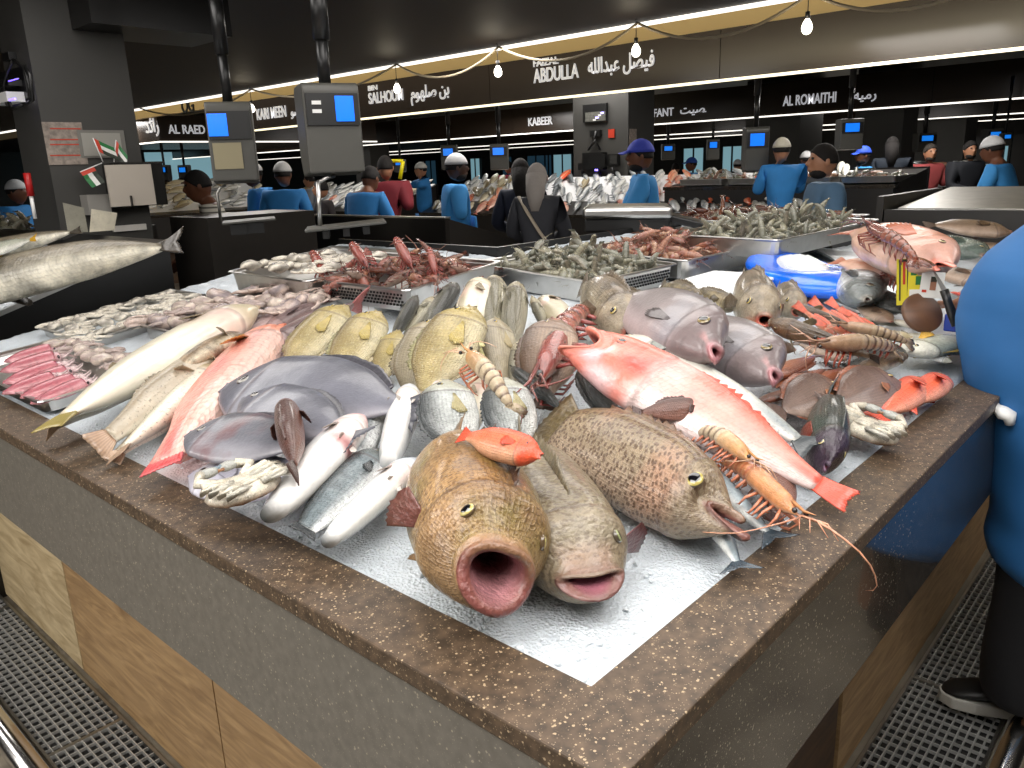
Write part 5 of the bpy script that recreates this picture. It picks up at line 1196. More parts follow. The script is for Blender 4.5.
for i in range(18):
    x, y = .5+.43*((i % 6)/5), 2.54+.36*((i//6)/2); r = empty('squid', 'small olive-grey squid in the tray behind the pink squid', 'squid', TR(Vector((x, y, 1.08+.13*(x-.46))), Matrix.Rotation(R.uniform(0, 6.3), 3, 'Z'), .16), 'small olive squid')
    for nm, me in KIND['cutt'].meshes(): link(me, nm, r)
for i in range(5):
    x, y = .2+.05*i, 1.98+.11*i; x = .38; y = 1.95+.13*i
    r = empty('octopus', 'small whitish octopus between the pink squid and the cream-white fish', 'octopus', TR(Vector((x, y, zS(x, y)+.01)), Matrix.Rotation(R.uniform(0, 6.3), 3, 'Z'), .16), 'small octopuses by the pink squid')
    for nm, me in KIND['octo2'].meshes(): link(me, nm, r)
for i in range(9):
    x, y = 1.12+.13*(i % 3)+R.uniform(-.02, .02), 2.1+.17*(i//3); r = empty('cuttlefish', 'white and grey cuttlefish lying in the tray left of the lobsters', 'cuttlefish', TR(Vector((x, y, zA(x, y)+.0+.03*R.random())), Matrix.Rotation(R.uniform(0, 6.3), 3, 'Z'), R.uniform(.16, .22)), 'cuttlefish in the back tray')
    for nm, me in KIND['cutt'].meshes(): link(me, nm, r)

# ------------------------------------------------------------------ other goods on the ice
m_foam = plain('styrofoam', (.82, .83, .82), .7, bump=.1, nzs=200)
m_bag = plain('blue_bag', hx('#0a6cf0'), .25, coat=.5, bump=.6, nzs=14, nz=.25)
def foam_box(label, c, sx, sy, h, rz):
    r = empty('styrofoam_box', label, 'box', Matrix.Translation(c) @ Matrix.Rotation(rz, 4, 'Z'), 'styrofoam boxes under the trays')
    w_ = .018; o = MB().box((-sx/2, -sy/2, 0), (sx/2, sy/2, h*.8), W).build('base', m_foam, r, False); bevel(o, .008)
    o = MB().box((-sx/2-.008, -sy/2-.008, h*.8), (sx/2+.008, sy/2+.008, h), W).build('lid', m_foam, r, False); bevel(o, .006); return r
def onbed(px, py, up=0):
    z = 1.1
    for _ in range(20): q = P(px, py, z); z = .5*z+.5*(bed(q.x, q.y)+up)
    return P(px, py, z)
q = onbed(655, 312, .03); foam_box('white styrofoam box lid between the brown fish and the prawn tray', Vector((q.x, q.y, bed(q.x, q.y)-.01)), .3, .2, .05, .1)
q = onbed(722, 290, .03); foam_box('white styrofoam box under the reddish prawn tray', Vector((q.x+.1, q.y+.05, bed(q.x, q.y)-.01)), .42, .26, .06, .05)
q = onbed(360, 302, .0); foam_box('flat white foam slab in front of the perforated tray', Vector((q.x, q.y, bed(q.x, q.y)-.02)), .2, .42, .04, 0)
# blue bag: sagging pouch, open side showing ice
a, b = onbed(772, 264, .07), onbed(836, 290, .06); X = (b-a); c = (a+b)/2; Lb = X.length*1.35
R3 = frame(X.normalized(), Vector((0, 0, 1))); rings = []; n = 30
for i in range(25):
    t = i/24; w_ = .16*math.sin(PI*min(1, max(0, t*.94+.03)))**.45; h_ = .065*math.sin(PI*(t*.94+.03))**.5
    rg = []
    for j in range(n):
        th = 2*PI*j/n; f = 1+.10*noise.noise((t*5, math.cos(th)*1.5, math.sin(th)*1.5))*1.5
        z_ = h_*math.cos(th); z_ -= .05*math.exp(-((t-.5)/.25)**2)*max(0, math.cos(th)-.3)*1.2
        rg.append(R3 @ Vector(((t-.5)*Lb, w_*math.sin(th)*f, z_*f))+Vector((c.x, c.y, c.z+.01)))
    rings.append(rg)
bag = empty('plastic_bag', 'bright blue plastic bag of ice lying open behind the gaping fish', 'bag', Matrix.Translation(c))
o = MB().loft(rings, W).build('film', m_bag, bag); o.matrix_parent_inverse = bag.matrix_world.inverted()
def cfi(ph, th): return (.8, .83, .85, 1)
mb = MB().ell((0, 0, .012), (Lb*.27, .075, .058), W, 30, 14, None, cfi)
mb.v = [tuple((R3 @ Vector((x+.01*noise.noise((x*40, y*40, z*40)), y, z+.008*noise.noise((x*50, y*50, 2)))))+Vector((c.x, c.y, c.z+.005))) for x, y, z in mb.v]
o = mb.build('ice', m_ice, bag); o.matrix_parent_inverse = bag.matrix_world.inverted(); o['label'] = 'crushed white ice showing in the mouth of the bag'
# loose heap of ice right of the bag
# wooden disc, knife, cards
m_wd = wood('brown_wood', hx('#4f3524'), hx('#6e4b33'), (1, 1, 4))
c = PD(922, 313, 2.55); nrm = Vector((-.55, -.62, .5)).normalized(); R3 = frame(nrm.orthogonal(), nrm)
bd = [[R3 @ Vector((r_*math.cos(2*PI*j/28), r_*math.sin(2*PI*j/28), z_))+c for j in range(28)] for r_, z_ in ((.055, -.008), (.06, -.004), (.06, .004), (.055, .008))]
tag(MB().loft(bd, W).build('wooden_disc', m_wd), 'round brown wooden disc standing in front of the yellow cards', 'board')
kn = empty('knife', 'black-handled knife stuck upright between the cards and the blue shirt', 'knife', Matrix.Translation(PD(952, 325, 2.5)))
mi = kn.matrix_world.inverted(); a, b, c_ = PD(956, 326, 2.5), PD(944, 290, 2.52), PD(930, 264, 2.56)
o = MB().tube([a, lerp(a, b, .3), lerp(a, b, .7), b], [.013, .015, .013, .014], W, 12, .8).build('handle', m_plastic, kn); o.matrix_parent_inverse = mi
d = (c_-b); sd = d.cross(_F).normalized()*.008; up_ = -_F.normalized()*.001
o = MB().add([b-sd, b+sd, c_, b-sd+up_, b+sd+up_, c_+up_], [(0, 1, 2), (5, 4, 3), (0, 3, 4, 1), (1, 4, 5, 2), (2, 5, 3, 0)], W).build('blade', m_steel, kn, False); o.matrix_parent_inverse = mi
m_yc = plain('card_yellow', hx('#d8c832'), .4)
def card(name, label, x, y, D, w, h, parts, rz=.0, cat='card'):
    c = PD(x, y, D); nn = (CAM-c); nn.z = .1; nn.normalize(); R3 = frame(Vector((0, 0, 1)).cross(nn).normalized(), nn)
    R3 = Matrix((R3.col[0], nn.cross(R3.col[0]).normalized(), nn)).transposed() @ Matrix.Rotation(rz, 3, 'Z')
    r = empty(name, label, cat, TR(c, R3))
    MB().box((-w/2, -h/2, -.0015), (w/2, h/2, 0), W).build('backing', parts[0], r, False)
    for nm, m_, (u0, v0, u1, v1) in parts[1:]: MB().box((-w/2+w*u0, -h/2+h*v0, .0002), (-w/2+w*u1, -h/2+h*v1, .0012), W).build(nm, m_, r, False)
    return r
m_dk = plain('print_dark', hx('#2b3328'), .5); m_rd = plain('print_red', hx('#b8361e'), .5); m_wh = plain('print_white', (.7, .7, .66), .5); m_gr = plain('print_green', hx('#1c6b35'), .5); m_sk = plain('print_skin', hx('#9a6a50'), .5)
card('fish_tag_card', 'yellow and green striped price card propped up behind the wooden disc', 907, 282, 2.58, .055, .135, [m_yc, ('print', m_dk, (.12, .1, .2, .95)), ('print', m_rd, (.3, .45, .42, .95)), ('print', m_dk, (.5, .2, .56, .95)), ('print', m_gr, (.68, .6, .95, .95)), ('print', m_dk, (.1, .93, .95, .99))], .08)
card('business_card', 'yellow card with a pale square beside the striped card', 917, 291, 2.575, .05, .09, [m_yc, ('print', m_wh, (.1, .1, .85, .55)), ('print', m_gr, (.4, .7, .95, .98))], .04)
card('portrait_card', 'small white card with a portrait leaning beside the yellow cards', 932, 285, 2.57, .06, .075, [m_wh, ('portrait', m_sk, (.42, .3, .68, .75)), ('hair', m_dk, (.42, .62, .68, .82)), ('print', m_rd, (.1, .2, .3, .3))], -.05)
tag(bevel(slab('label_box', (0, 0, 0), (.06, .05, .05), plain('box_blue', hx('#2b46a8'), .4)), .004), 'small blue and white box beside the knife handle', 'box').location = PD(962, 333, 2.55)
# ------------------------------------------------------------------ stalls further back
FSTUFF = MB()
def lowfish(back, belly, L=.3, h=.11, w=.06):
    n = 10; top = curve(oval(h) if h > .13 else slim(h)); rings = []; cs = []
    for i in range(13):
        t = i/12; r = max(.012, top(t)); ww = w*math.sin(PI*min(1, t*.9+.07))+.006
        rings.append([(t-.5, ww*math.sin(2*PI*j/n), r*math.cos(2*PI*j/n)) for j in range(n)]); cs.append([(*mix3(belly, back, sm(-.6, .8, math.cos(2*PI*j/n))), .6) for j in range(n)])
    m = MB().loft(rings, cs)
    m.sheet([[(-.48-.0*v, 0, .03*(u-.5)) if v == 0 else (-.48-.15*v, .01, (.03+.2*v)*(u-.5)*1.) for u in (0, .25, .5, .75, 1)] for v in (0, .5, 1)], [[back]*5]*3, .01)
    m.ell((.4, w*.75, h*.25), (.02, .012, .02), (.01, .01, .01), 8, 6)
    m.pat = []
    return m.mesh('fish', fm_far)
fm_far = flesh('skin_far_fish', .2, 8, bump=.2, rough=.3, speck=.15, scol=(.1, .09, .08))
FAR = {'silver': [lowfish(hx('#6f7678'), hx('#e9e9e4'), h=.12), lowfish(hx('#8c9092'), hx('#f0eee6'), h=.15)], 'white': [lowfish(hx('#b8b5aa'), hx('#f2efe6'), h=.12)], 'pink': [lowfish(hx('#c9705a'), hx('#e8b8a0'), h=.15), lowfish(hx('#e07a50'), hx('#f0c0a0'), h=.12)],
       'dark': [lowfish(hx('#2c3236'), hx('#8a8f90'), h=.12)], 'tan': [lowfish(hx('#8a7a58'), hx('#d8ceb0'), h=.15)], 'orange': [lowfish(hx('#e0562c'), hx('#f09068'), h=.14)]}
FARL = {'silver': 'silver-grey fish laid', 'white': 'cream-white fish laid', 'pink': 'pinkish fish laid', 'dark': 'dark slim fish laid', 'tan': 'tan fish laid', 'orange': 'bright orange fish laid'}
def farfish(kinds, n, c0, U, V, where, rot0, size, seed, lift=.03):
    """scatter n fish in rows over the sloping parallelogram c0 + u*U + v*V"""
    R = random.Random(seed); nv = max(2, int(math.sqrt(n*V.length/U.length))); nu = max(1, n//nv)
    N = U.cross(V).normalized(); N = N if N.z > 0 else -N
    for i in range(nu):
        seg = kinds[int(i/nu*len(kinds)*.999)]
        for j in range(nv):
            k = seg if R.random() < .7 else R.choice(kinds); u = (i+.5+R.uniform(-.3, .3))/nu; v = (j+.5+R.uniform(-.2, .2))/nv
            p = c0+U*u+V*v+N*(lift+R.uniform(0, .03)); a = rot0+R.uniform(-.35, .35)
            d = (U.normalized()*math.sin(a)+V.normalized()*math.cos(a)).normalized(); Sd = N.cross(d)
            me_ = R.choice(FAR[k]); sz_ = size*R.uniform(.8, 1.25)
            p2 = p+U*(.5/nu)+V*(.5/nv)-N*.02; M2 = TR(p2, frame(d, Sd+N*.2), sz_); o_ = len(FSTUFF.v); FSTUFF.v += [tuple(M2 @ q.co) for q in me_.vertices]; FSTUFF.f += [tuple(k_+o_ for k_ in q.vertices) for q in me_.polygons]; FSTUFF.c += [tuple(q.color) for q in me_.color_attributes['Col'].data]
            o = bpy.data.objects.new('fish', me_); col.objects.link(o); o.matrix_world = TR(p, frame(d, Sd*R.choice((1, 1, -1))+N*.3), sz_)
            tag(o, FARL[k]+' out '+where, 'fish', k+' fish '+where)
def stall(label, A, B, depth_dir, depth, zf_, zb_, where, iced=True, steel=False, kick=True):
    """counter whose low front edge runs A->B (xy); display rises along depth_dir"""
    A = Vector((A[0], A[1], 0)); B = Vector((B[0], B[1], 0)); D = Vector((*depth_dir, 0)).normalized()*depth
    r = empty('market_stall', label, 'stall', Matrix.Translation((A+B)/2+D/2)); mi = r.matrix_world.inverted()
    def pt(o): o.parent = r; o.matrix_parent_inverse = mi; return o
    U = B-A; e = D.normalized()
    def hexa(a, b, c, d, z0a, z0b, z1a, z1b, m, name):    # a,b front; c,d back
        vs = [(a.x, a.y, z0a), (b.x, b.y, z0a), (c.x, c.y, z0b), (d.x, d.y, z0b), (a.x, a.y, z1a), (b.x, b.y, z1a), (c.x, c.y, z1b), (d.x, d.y, z1b)]
        return pt(MB().add(vs, [(3, 2, 1, 0), (4, 5, 6, 7), (0, 1, 5, 4), (1, 2, 6, 5), (2, 3, 7, 6), (3, 0, 4, 7)], W).build(name, m, None, False))
    hexa(A, B, B+D, A+D, .5, .5, zf_, zb_, m_dgrey, 'body')
    hexa(A+e*.12, B+e*.12, B+D, A+D, 0, 0, .5, .5, m_woodd, 'kick_panel')
    n_ = U.normalized()*.02
    hexa(A-e*.01-n_, B-e*.01+n_, B+e*.08+n_, A+e*.08-n_, zf_-.03, zf_-.03, zf_+.012, zf_+.015, m_gran2, 'rim')
    hexa(A+D-n_, B+D+n_, B+D+e*.03+n_, A+D+e*.03-n_, 0, 0, zb_+.02, zb_+.02, m_black, 'back_panel')
    if iced or steel: hexa(A+e*.09, B+e*.09, B+D*.99, A+D*.99, zf_, zb_-.01, zf_+.02, zb_+.02, m_steeld if steel else m_ice, 'steel_top' if steel else 'ice')
    return Vector((A.x, A.y, zf_+.02))+e*.1, U, D*.93+Vector((0, 0, zb_-zf_))
# long stall across the aisle (most of the fish behind the people)
XF = 8.3; zf = .93
ya, yb = PX(808, 205, XF).y, PX(420, 211, XF).y
c0, U, V = stall('long market stall with sloping ice display across the aisle behind the blue-capped man', (XF, ya), (XF, yb), (1, 0), 1.35, zf, 1.40, 'a')
farfish(['white', 'orange', 'silver', 'pink', 'silver', 'silver', 'dark', 'pink', 'tan', 'silver'], 150, c0, U, V, 'on the stall behind the blue-capped man', .5, .32, 5, .03)
ya2, yb2 = yb+1.2, PX(252, 206, XF).y
c0, U, V = stall('second market stall with white fish behind the man in maroon', (XF, ya2), (XF, yb2), (1, 0), 1.5, zf, 1.33, 'b')
farfish(['tan', 'silver', 'white', 'silver', 'white', 'pink'], 68, c0, U, V, 'on the stall behind the man in maroon', .5, .34, 6, .03)
q0, q1 = P(122, 212, .95), P(238, 208, .95)
cc = PD(150, 209, 13.5)
c0, U, V = stall('distant stall of pale fish beneath the AL RAED sign', (cc.x-.8, cc.y), (cc.x+2.6, cc.y), (0, 1), 1.8, 1.07, 1.5, 'c')
farfish(['white', 'tan', 'silver', 'white'], 40, c0, U, V, 'on the stall beneath the AL RAED sign', .9, .4, 7, .04)
# right side, white fish and the empty steel display
qa, qb = P(884, 187, 1.02), P(962, 184, 1.02)
c0, U, V = stall('stall on the right with white fish on ice', (qa.x, qb.y-.2), (qa.x, qa.y), (1, 0), 2.2, 1.0, 1.33, 'd')
farfish(['white', 'silver', 'pink', 'silver', 'white'], 30, c0, U, V, 'on the right-hand stall in front of the man in red check', .9, .45, 9, .04)
# empty steel display: low edge towards us
e0 = PD(893, 212, 5.6); e1 = PX(1060, 205, e0.x)
stall('empty stall with bare sloping steel top on the right', (e0.x, e1.y-.6), (e0.x, e0.y), (1, 0), 1.3, e0.z, PX(905, 190, e0.x+1.3).z, 'e', False, True)
tag(slab('low_partition', (e0.x-.1, e1.y-.6, 0), (e0.x-.05, e0.y+.02, e0.z+.02), m_dgrey), 'dark grey low partition in front of the bare steel stall', 'partition')
tag(slab('low_partition', (e0.x-.1, e0.y+.03, 0), (e0.x+1.2, e0.y+.07, e0.z+.1), m_dgrey), 'dark side partition beside the bearded man in the grey-blue tee', 'partition')
# prawn table behind, centre right
ta, tb = PD(690, 186, 10.2), PD(856, 184, 8.6)
c0, U, V = stall('stall topped with steel trays of prawns behind the bearded man', (max(ta.x, tb.x)+.4, tb.y), (max(ta.x, tb.x)+.4, ta.y+.6), (1, 0), 1.2, 1.27, 1.42, 'f', False, False)
for k in range(4):
    y0 = tb.y+(ta.y+.5-tb.y)*k/4; x0 = max(ta.x, tb.x)+.45; y1 = y0+(ta.y+.5-tb.y)/4-.08
    tray(['steel tray of prawns behind the bearded man', 'second steel tray of prawns left of the bearded man', 'third steel tray of prawns, under the white-capped man', 'steel tray of prawns farthest left in the back row'][k], x0, x0+.7, y0, y1, lambda x, y: 1.37, .07, group='steel trays in the back row')
    heap(['g0', 'g1', 'r1'], 7, x0+.03, x0+.67, y0+.03, y1-.03, lambda x, y: 1.38, .08, .17, 'pale prawn heaped in the back row of steel trays', 'pale prawns in the back row', seed=20+k)
# brown prawns in trays behind our grey prawns
b0 = PD(655, 212, 4.6); b1 = PD(795, 205, 4.6)
yy0, yy1 = b1.y-.2, b0.y+.2; bx = max(b0.x, b1.x)-.1; zz = 1.27
tag(slab('work_table', (bx, yy0-.05, 0), (bx+.7, yy1+.05, zz-.08), m_black), 'black work table carrying the trays of brown prawns', 'table')
tray('steel tray of dark brown prawns behind the small grey prawns', bx+.03, bx+.65, yy0, (yy0+yy1)/2-.03, lambda x, y: zz, .07)
tray('steel tray of dark brown prawns nearer the black weighing platform', bx+.03, bx+.65, (yy0+yy1)/2+.03, yy1, lambda x, y: zz, .07)
heap(['b0', 'b1', 'b2'], 32, bx+.05, bx+.63, yy0+.02, yy1-.02, lambda x, y: zz+.01, .07, .17, 'dark brown prawn heaped behind the small grey prawns', 'dark brown prawns', seed=31, tilt=.3)

# island behind our vendor: black back wall with a bright edge, sloping side panel
wa, wb = P(157, 213, 1.27), P(445, 219, 1.27)
D0 = 5.4; wa, wb = PD(170, 214, 6.6), PD(445, 219, 5.7)
wz = (wa.z+wb.z)/2
isl = empty('stall_partition', 'black vendor-side partition with a thin bright top edge behind the cuttlefish tray', 'partition', Matrix.Translation((wb.x, (wa.y+wb.y)/2, 0))); mi = isl.matrix_world.inverted()
for o in (MB().box((wb.x, wb.y, 0), (wb.x+.05, PX(205, 214, wb.x).y, wb.z), W).build('panel', m_black, isl, False), MB().box((wb.x-.005, wb.y, wb.z), (wb.x+.055, PX(205, 214, wb.x).y, wb.z+.012), W).build('edge_strip', m_steel, isl, False)): o.matrix_parent_inverse = mi
# its sloped side seen as a trapezoid
s0, s1 = wb, PY(600, 262, wb.y)
xs = [wb.x, PY(525, 243, wb.y).x, PY(572, 248, wb.y).x]; zs = [wb.z, PY(525, 243, wb.y).z, PY(572, 248, wb.y).z]
mb = MB(); poly = [(xs[0], 0.0), (xs[2], 0.0), (xs[2], zs[2]), (xs[1], zs[1]), (xs[0], zs[0])]
M_ = Matrix(((1, 0, 0), (0, 0, 1), (0, 1, 0)))
tag(MB().add([(x, wb.y-.04, z) for x, z in poly]+[(x, wb.y, z) for x, z in poly], [(0, 1, 2, 3, 4), (9, 8, 7, 6, 5)]+[(i, i+5, (i+1) % 5+5, (i+1) % 5) for i in range(5)], W).build('side_panel', m_dgrey, smooth=False), 'dark grey side panel sloping down toward the two women', 'partition')
q = PD(585, 262, 5.4); tag(slab('wood_panel', (q.x, q.y-.02, 0), (q.x+.5, q.y+.02, q.z+.16), m_woodd), 'narrow brown wood panel beside the black scale base', 'panel')
# second grey block left of it
q = PD(207, 218, 5.3); q2 = PY(315, 218, q.y)
tag(slab('stall_end', (q.x, q.y, 0), (q2.x, q.y+.5, q.z), m_dgrey), 'dark grey stall end behind the octopus tray, under the striped shirt', 'partition')
# neighbour stall on the left edge with the long fish
NY = 3.45
na, nb = PY(0, 312, NY), PY(133, 255, NY); sl = (nb.z-na.z)/(nb.x-na.x)
nx1 = PY(168, 240, NY).x
zn = lambda x: na.z+sl*(x-na.x)
ns = empty('market_stall', 'neighbouring black stall at the left edge with a long fish on ice', 'stall', Matrix.Translation((.8, NY+1, 0))); mi = ns.matrix_world.inverted()
def npt(o): o.parent = ns; o.matrix_parent_inverse = mi; return o
x0_ = 0.; ln_ = 2.4
vs_ = [(x0_, NY, 0), (nx1, NY, 0), (nx1, NY, zn(nx1)), (x0_, NY, zn(x0_))]
npt(MB().add(vs_+[(x, y+ln_, z) for x, y, z in vs_], [(0, 1, 2, 3), (7, 6, 5, 4), (0, 3, 7, 4), (3, 2, 6, 7), (2, 1, 5, 6), (1, 0, 4, 5)], W).build('body', m_black, smooth=False))
npt(MB().add([(x0_, NY-.012, zn(x0_)-.015), (nx1, NY-.012, zn(nx1)-.015), (nx1, NY-.012, zn(nx1)+.006), (x0_, NY-.012, zn(x0_)+.006), (x0_, NY+.01, zn(x0_)-.015), (nx1, NY+.01, zn(nx1)-.015), (nx1, NY+.01, zn(nx1)+.006), (x0_, NY+.01, zn(x0_)+.006)], [(0, 1, 2, 3), (7, 6, 5, 4), (0, 3, 7, 4), (3, 2, 6, 7), (2, 1, 5, 6), (1, 0, 4, 5)], W).build('edge_strip', m_steel, smooth=False))
xi = nb.x
nbed = lambda x, y: zn(x)+.05*sm(0, .15, y-NY)*sm(0, .2, xi+.02-x)+.002
o = ice_sheet('ice', .05, xi, NY+.015, NY+ln_-.05, nbed, .03, amp=.008); npt(o); o['label'] = 'white crushed ice'
K('bigf', 'long_grey_fish', top=slim(.1, .02, .02), bot=slim(.1, .02, .02), w=.075, back=hx('#3f372c'), side=hx('#7d7462'), belly=hx('#dcd6c4'), head=hx('#7d7462'), lip=hx('#7a7266'), lipr=.01, mat=fm_brown, tail=(.14, .7, .4), dorsal=(.3, .75, .05, .3), pect=(.74, 0, .12, .05, .4), eye=(.9, .4, .012))
pl('bigf', 'very long grey-brown fish lying on the neighbouring stall at the left edge', (-70, 300), (160, 243), -70, .03, bedf=nbed, bend=-.12, fy=1.2, fz=1.1)
pl('bigf', 'second long fish behind the very long one on the left stall', (-60, 262), (70, 232), -70, .02, bedf=nbed)
pl('yfin', 'pale fish with a yellowish tail at the left photo edge', (-30, 258), (30, 240), -70, .03, bedf=nbed)
pq = P(60, 222, 1.33)
heap(['r0', 'r2'], 46, pq.x-.05, pq.x+.55, pq.y-.2, pq.y+.5, lambda x, y: 1.33, .07, .17, 'red crayfish heaped on the left stall below the pillar', 'red crayfish on the left stall', 'crayfish', seed=41, name='crayfish', up=.4)
heap(['g0', 'g1'], 46, pq.x-.75, pq.x-.05, pq.y-.1, pq.y+.6, lambda x, y: 1.31, .07, .17, 'grey shrimp heaped at the left photo edge below the pillar', 'grey shrimps on the left stall', 'shrimp', name='shrimp', seed=42, up=.4)
tag(slab('tray_stand', (pq.x-.8, pq.y-.22, 0), (pq.x+.6, pq.y+.65, 1.27), m_dgrey), 'dark stand under the red crayfish at the left', 'table')
q = PD(31, 196, 5.1); mk = empty('marker_stick', 'red-handled stick poking up from the prawns at the left', 'tool', Matrix.Translation(q))
o = MB().tube([(0, 0, 0), (0, 0, .12)], .018, W, 10).build('handle', plain('red_plastic', hx('#a81818'), .4), mk); MB().tube([(0, 0, -.12), (0, 0, 0)], .01, W, 8).build('shaft', m_white, mk)

# ------------------------------------------------------------------ weighing scales
def hang_scale(label, px, ytop, ybot, xl, xr, D, yaw, lean, scr=(.1, .9), pole_top=None, big=True, group=None, detail=True):
    """hanging scale: grey body, display panel, blue screen, pole to the ceiling"""
    t, b = PD(px, ytop, D), PD(px, ybot, D); l_, r_ = PD(xl, ytop, D), PD(xr, ytop, D); w = (l_-r_).length; h = t.z-b.z
    M = Matrix.Translation(t) @ Matrix.Rotation(yaw, 4, 'Z') @ Matrix.Rotation(lean, 4, 'Y')
    r = empty('hanging_scale', label, 'scale', M, group); d = w*.42
    n = 8; prof = [(-d, -h*.97), (-d, -h*.1)]+[(-d+d*.28*(1-math.cos(k/n*PI/2)), -h*.1+h*.1*math.sin(k/n*PI/2)) for k in range(1, n+1)]+[(d*.72+d*.28*math.sin(k/n*PI/2), -h*.1*(1-math.cos(k/n*PI/2))) for k in range(1, n+1)]+[(d*.9, -h*.8), (d*.5, -h)]
    m = MB().loft([[(y, x_, z) for y, z in prof] for x_ in (-w/2, w/2)], W); o = m.build('body', m_scale, r, False); bevel(o, .008)
    MB().box((-d-.012, -w*.46, -h*.46), (-d-.001, w*.46, -h*.12), W).build('display_panel', m_plastic, r, False)
    s0, s1 = scr
    MB().box((-d-.018, -w*.46+w*.92*(1-s1), -h*.42), (-d-.0125, -w*.46+w*.92*(1-s0), -h*.15), W).build('screen', m_screen, r, False)
    if detail:
        mb = MB(); 
        for q in range(2): mb.box((-d-.016, w*.20, -h*(.24+.09*q)), (-d-.0125, w*.36, -h*(.2+.09*q)), W)
        mb.build('print', m_white, r, False)
    if pole_top: top = M.inverted() @ pole_top
    else: top = Vector((0, 0, (2.75-t.z)))
    MB().tube([(0, 0, -.01), lerp(Vector((0, 0, 0)), top, .45)], w*.11, W, 12).build('pole', m_plastic, r)
    MB().tube([lerp(Vector((0, 0, 0)), top, .4), top], w*.15, W, 12).build('pole_sleeve', m_plastic, r)
    return r, w, h, d
tp = PD(316, -30, 3.9)
r2, w2, h2, d2 = hang_scale('large grey hanging scale with blue screen in front of the KARI MEEN sign', 325, 85, 176, 300, 357, 3.9, 1.15, .02, (.55, .9), tp)
# plate, arm
pan = empty('weighing_pan', 'long grey weighing pan on an arm above the cuttlefish tray', 'scale', Matrix.Translation(PD(345, 230, 3.7))); mi = pan.matrix_world.inverted()
a, b = PD(305, 231, 3.8), PD(386, 222, 3.8); ax = (b-a).normalized(); sd = Vector((0, 0, 1)).cross(ax)
def obox(name, c, ax, L, wd, h, m, par, mi=None):
    R3 = frame(ax, Vector((0, 0, 1))); M = TR(c, R3); o = MB().box((-L/2, -wd/2, -h/2), (L/2, wd/2, h/2), W, M).build(name, m, par, False)
    if mi: o.matrix_parent_inverse = mi
    return o
bevel(obox('plate', (a+b)/2+sd*.1, ax, (b-a).length, .26, .012, m_scale, pan, mi), .004)
for k in (.25, .5, .75): obox('rib', lerp(a, b, k)+sd*.1-Vector((0, 0, .025)), sd, .22, .03, .04, m_plastic, pan, mi)
o = MB().tube([PD(318, 182, 3.8), PD(320, 226, 3.8)], .011, W, 10).build('arm', m_steel, pan); o.matrix_parent_inverse = mi
o = MB().tube([PD(318, 183, 3.8), PD(326, 178, 3.8), PD(334, 176, 3.85)], .009, W, 10).build('arm', m_steel, pan); o.matrix_parent_inverse = mi
tp = PD(213, -20, 4.6)
r1, w1, h1, d1 = hang_scale('grey hanging scale with label sheet beneath its blue screen, beside the AL RAED sign', 228, 103, 184, 206, 252, 4.6, 1.0, .02, (.0, .45), tp)
MB().box((-d1-.006, -w1*.2, -h1*.82), (-d1-.0005, w1*.42, -h1*.5), W).build('label_sheet', plain('label_tan', hx('#8d8468'), .6), r1, False)
pan = empty('weighing_pan', 'grey weighing pan with a curved wire arm next to the striped shirt', 'scale', Matrix.Translation(PD(245, 222, 4.5))); mi = pan.matrix_world.inverted()
a, b = PD(222, 224, 4.6), PD(276, 219, 4.6); ax = (b-a).normalized(); sd = Vector((0, 0, 1)).cross(ax)
bevel(obox('plate', (a+b)/2+sd*.1, ax, (b-a).length, .26, .012, m_scale, pan, mi), .004)
for k in (.3, .6): obox('rib', lerp(a, b, k)+sd*.1-Vector((0, 0, .035)), sd, .22, .09, .06, m_plastic, pan, mi)
o = MB().tube([PD(221, 222, 4.6), PD(218, 200, 4.6), PD(217, 193, 4.6), PD(220, 188, 4.6), PD(226, 185, 4.6)], .008, W, 8).build('arm', m_steeld, pan); o.matrix_parent_inverse = mi
for i, (px, yt, yb_, xl, xr, D, lab) in enumerate(((756, 127, 172, 748, 772, 9.5, 'hanging scale with blue screen left of the white-capped vendor'), (850, 119, 150, 834, 858, 9.5, 'hanging scale with blue screen above the blue-capped man in profile'), (668, 144, 160, 662, 675, 22, 'small far hanging scale with blue screen under the FANT sign'),
        (713, 139, 160, 707, 719, 22, 'small far hanging scale right of the bright window'), (449, 145, 170, 442, 458, 13.5, 'hanging scale behind the white-capped man in profile'), (499, 144, 170, 490, 508, 13., 'hanging scale above the two women'),
        (925, 133, 152, 915, 935, 17, 'hanging scale with blue screen above the man in red check'), (993, 129, 150, 982, 1000, 17, 'hanging scale with blue screen above the man in dark jacket'), (1006, 133, 146, 1001, 1012, 16, 'tiny hanging scale at the right edge'),
        (164, 165, 182, 159, 170, 20.5, 'hanging scale under the AL RAED sign, left one'), (184, 165, 182, 179, 190, 20.5, 'hanging scale under the AL RAED sign, right one'), (400, 160, 172, 395, 406, 14, 'small scale screen inside the yellow frame'))):
    hang_scale(lab, px, yt, yb_, xl, xr, D, YAW*.9, 0, (.15, .8), None, False, 'small hanging scales', False)
# yellow frame
c = PD(400, 168, 9); fr = MB(); ax = Vector((.67, -.74, 0)); 
for a, b in (((391, 161), (403, 161)), ((403, 161), (400, 179)), ((391, 161), (391, 165))): fr.tube([PD(*a, 9), PD(*b, 9)], .022, W, 6)
tag(fr.build('yellow_stand', plain('yellow_paint', hx('#e8d800'), .4)), 'bright yellow bent tube stand behind the man in maroon', 'stand')
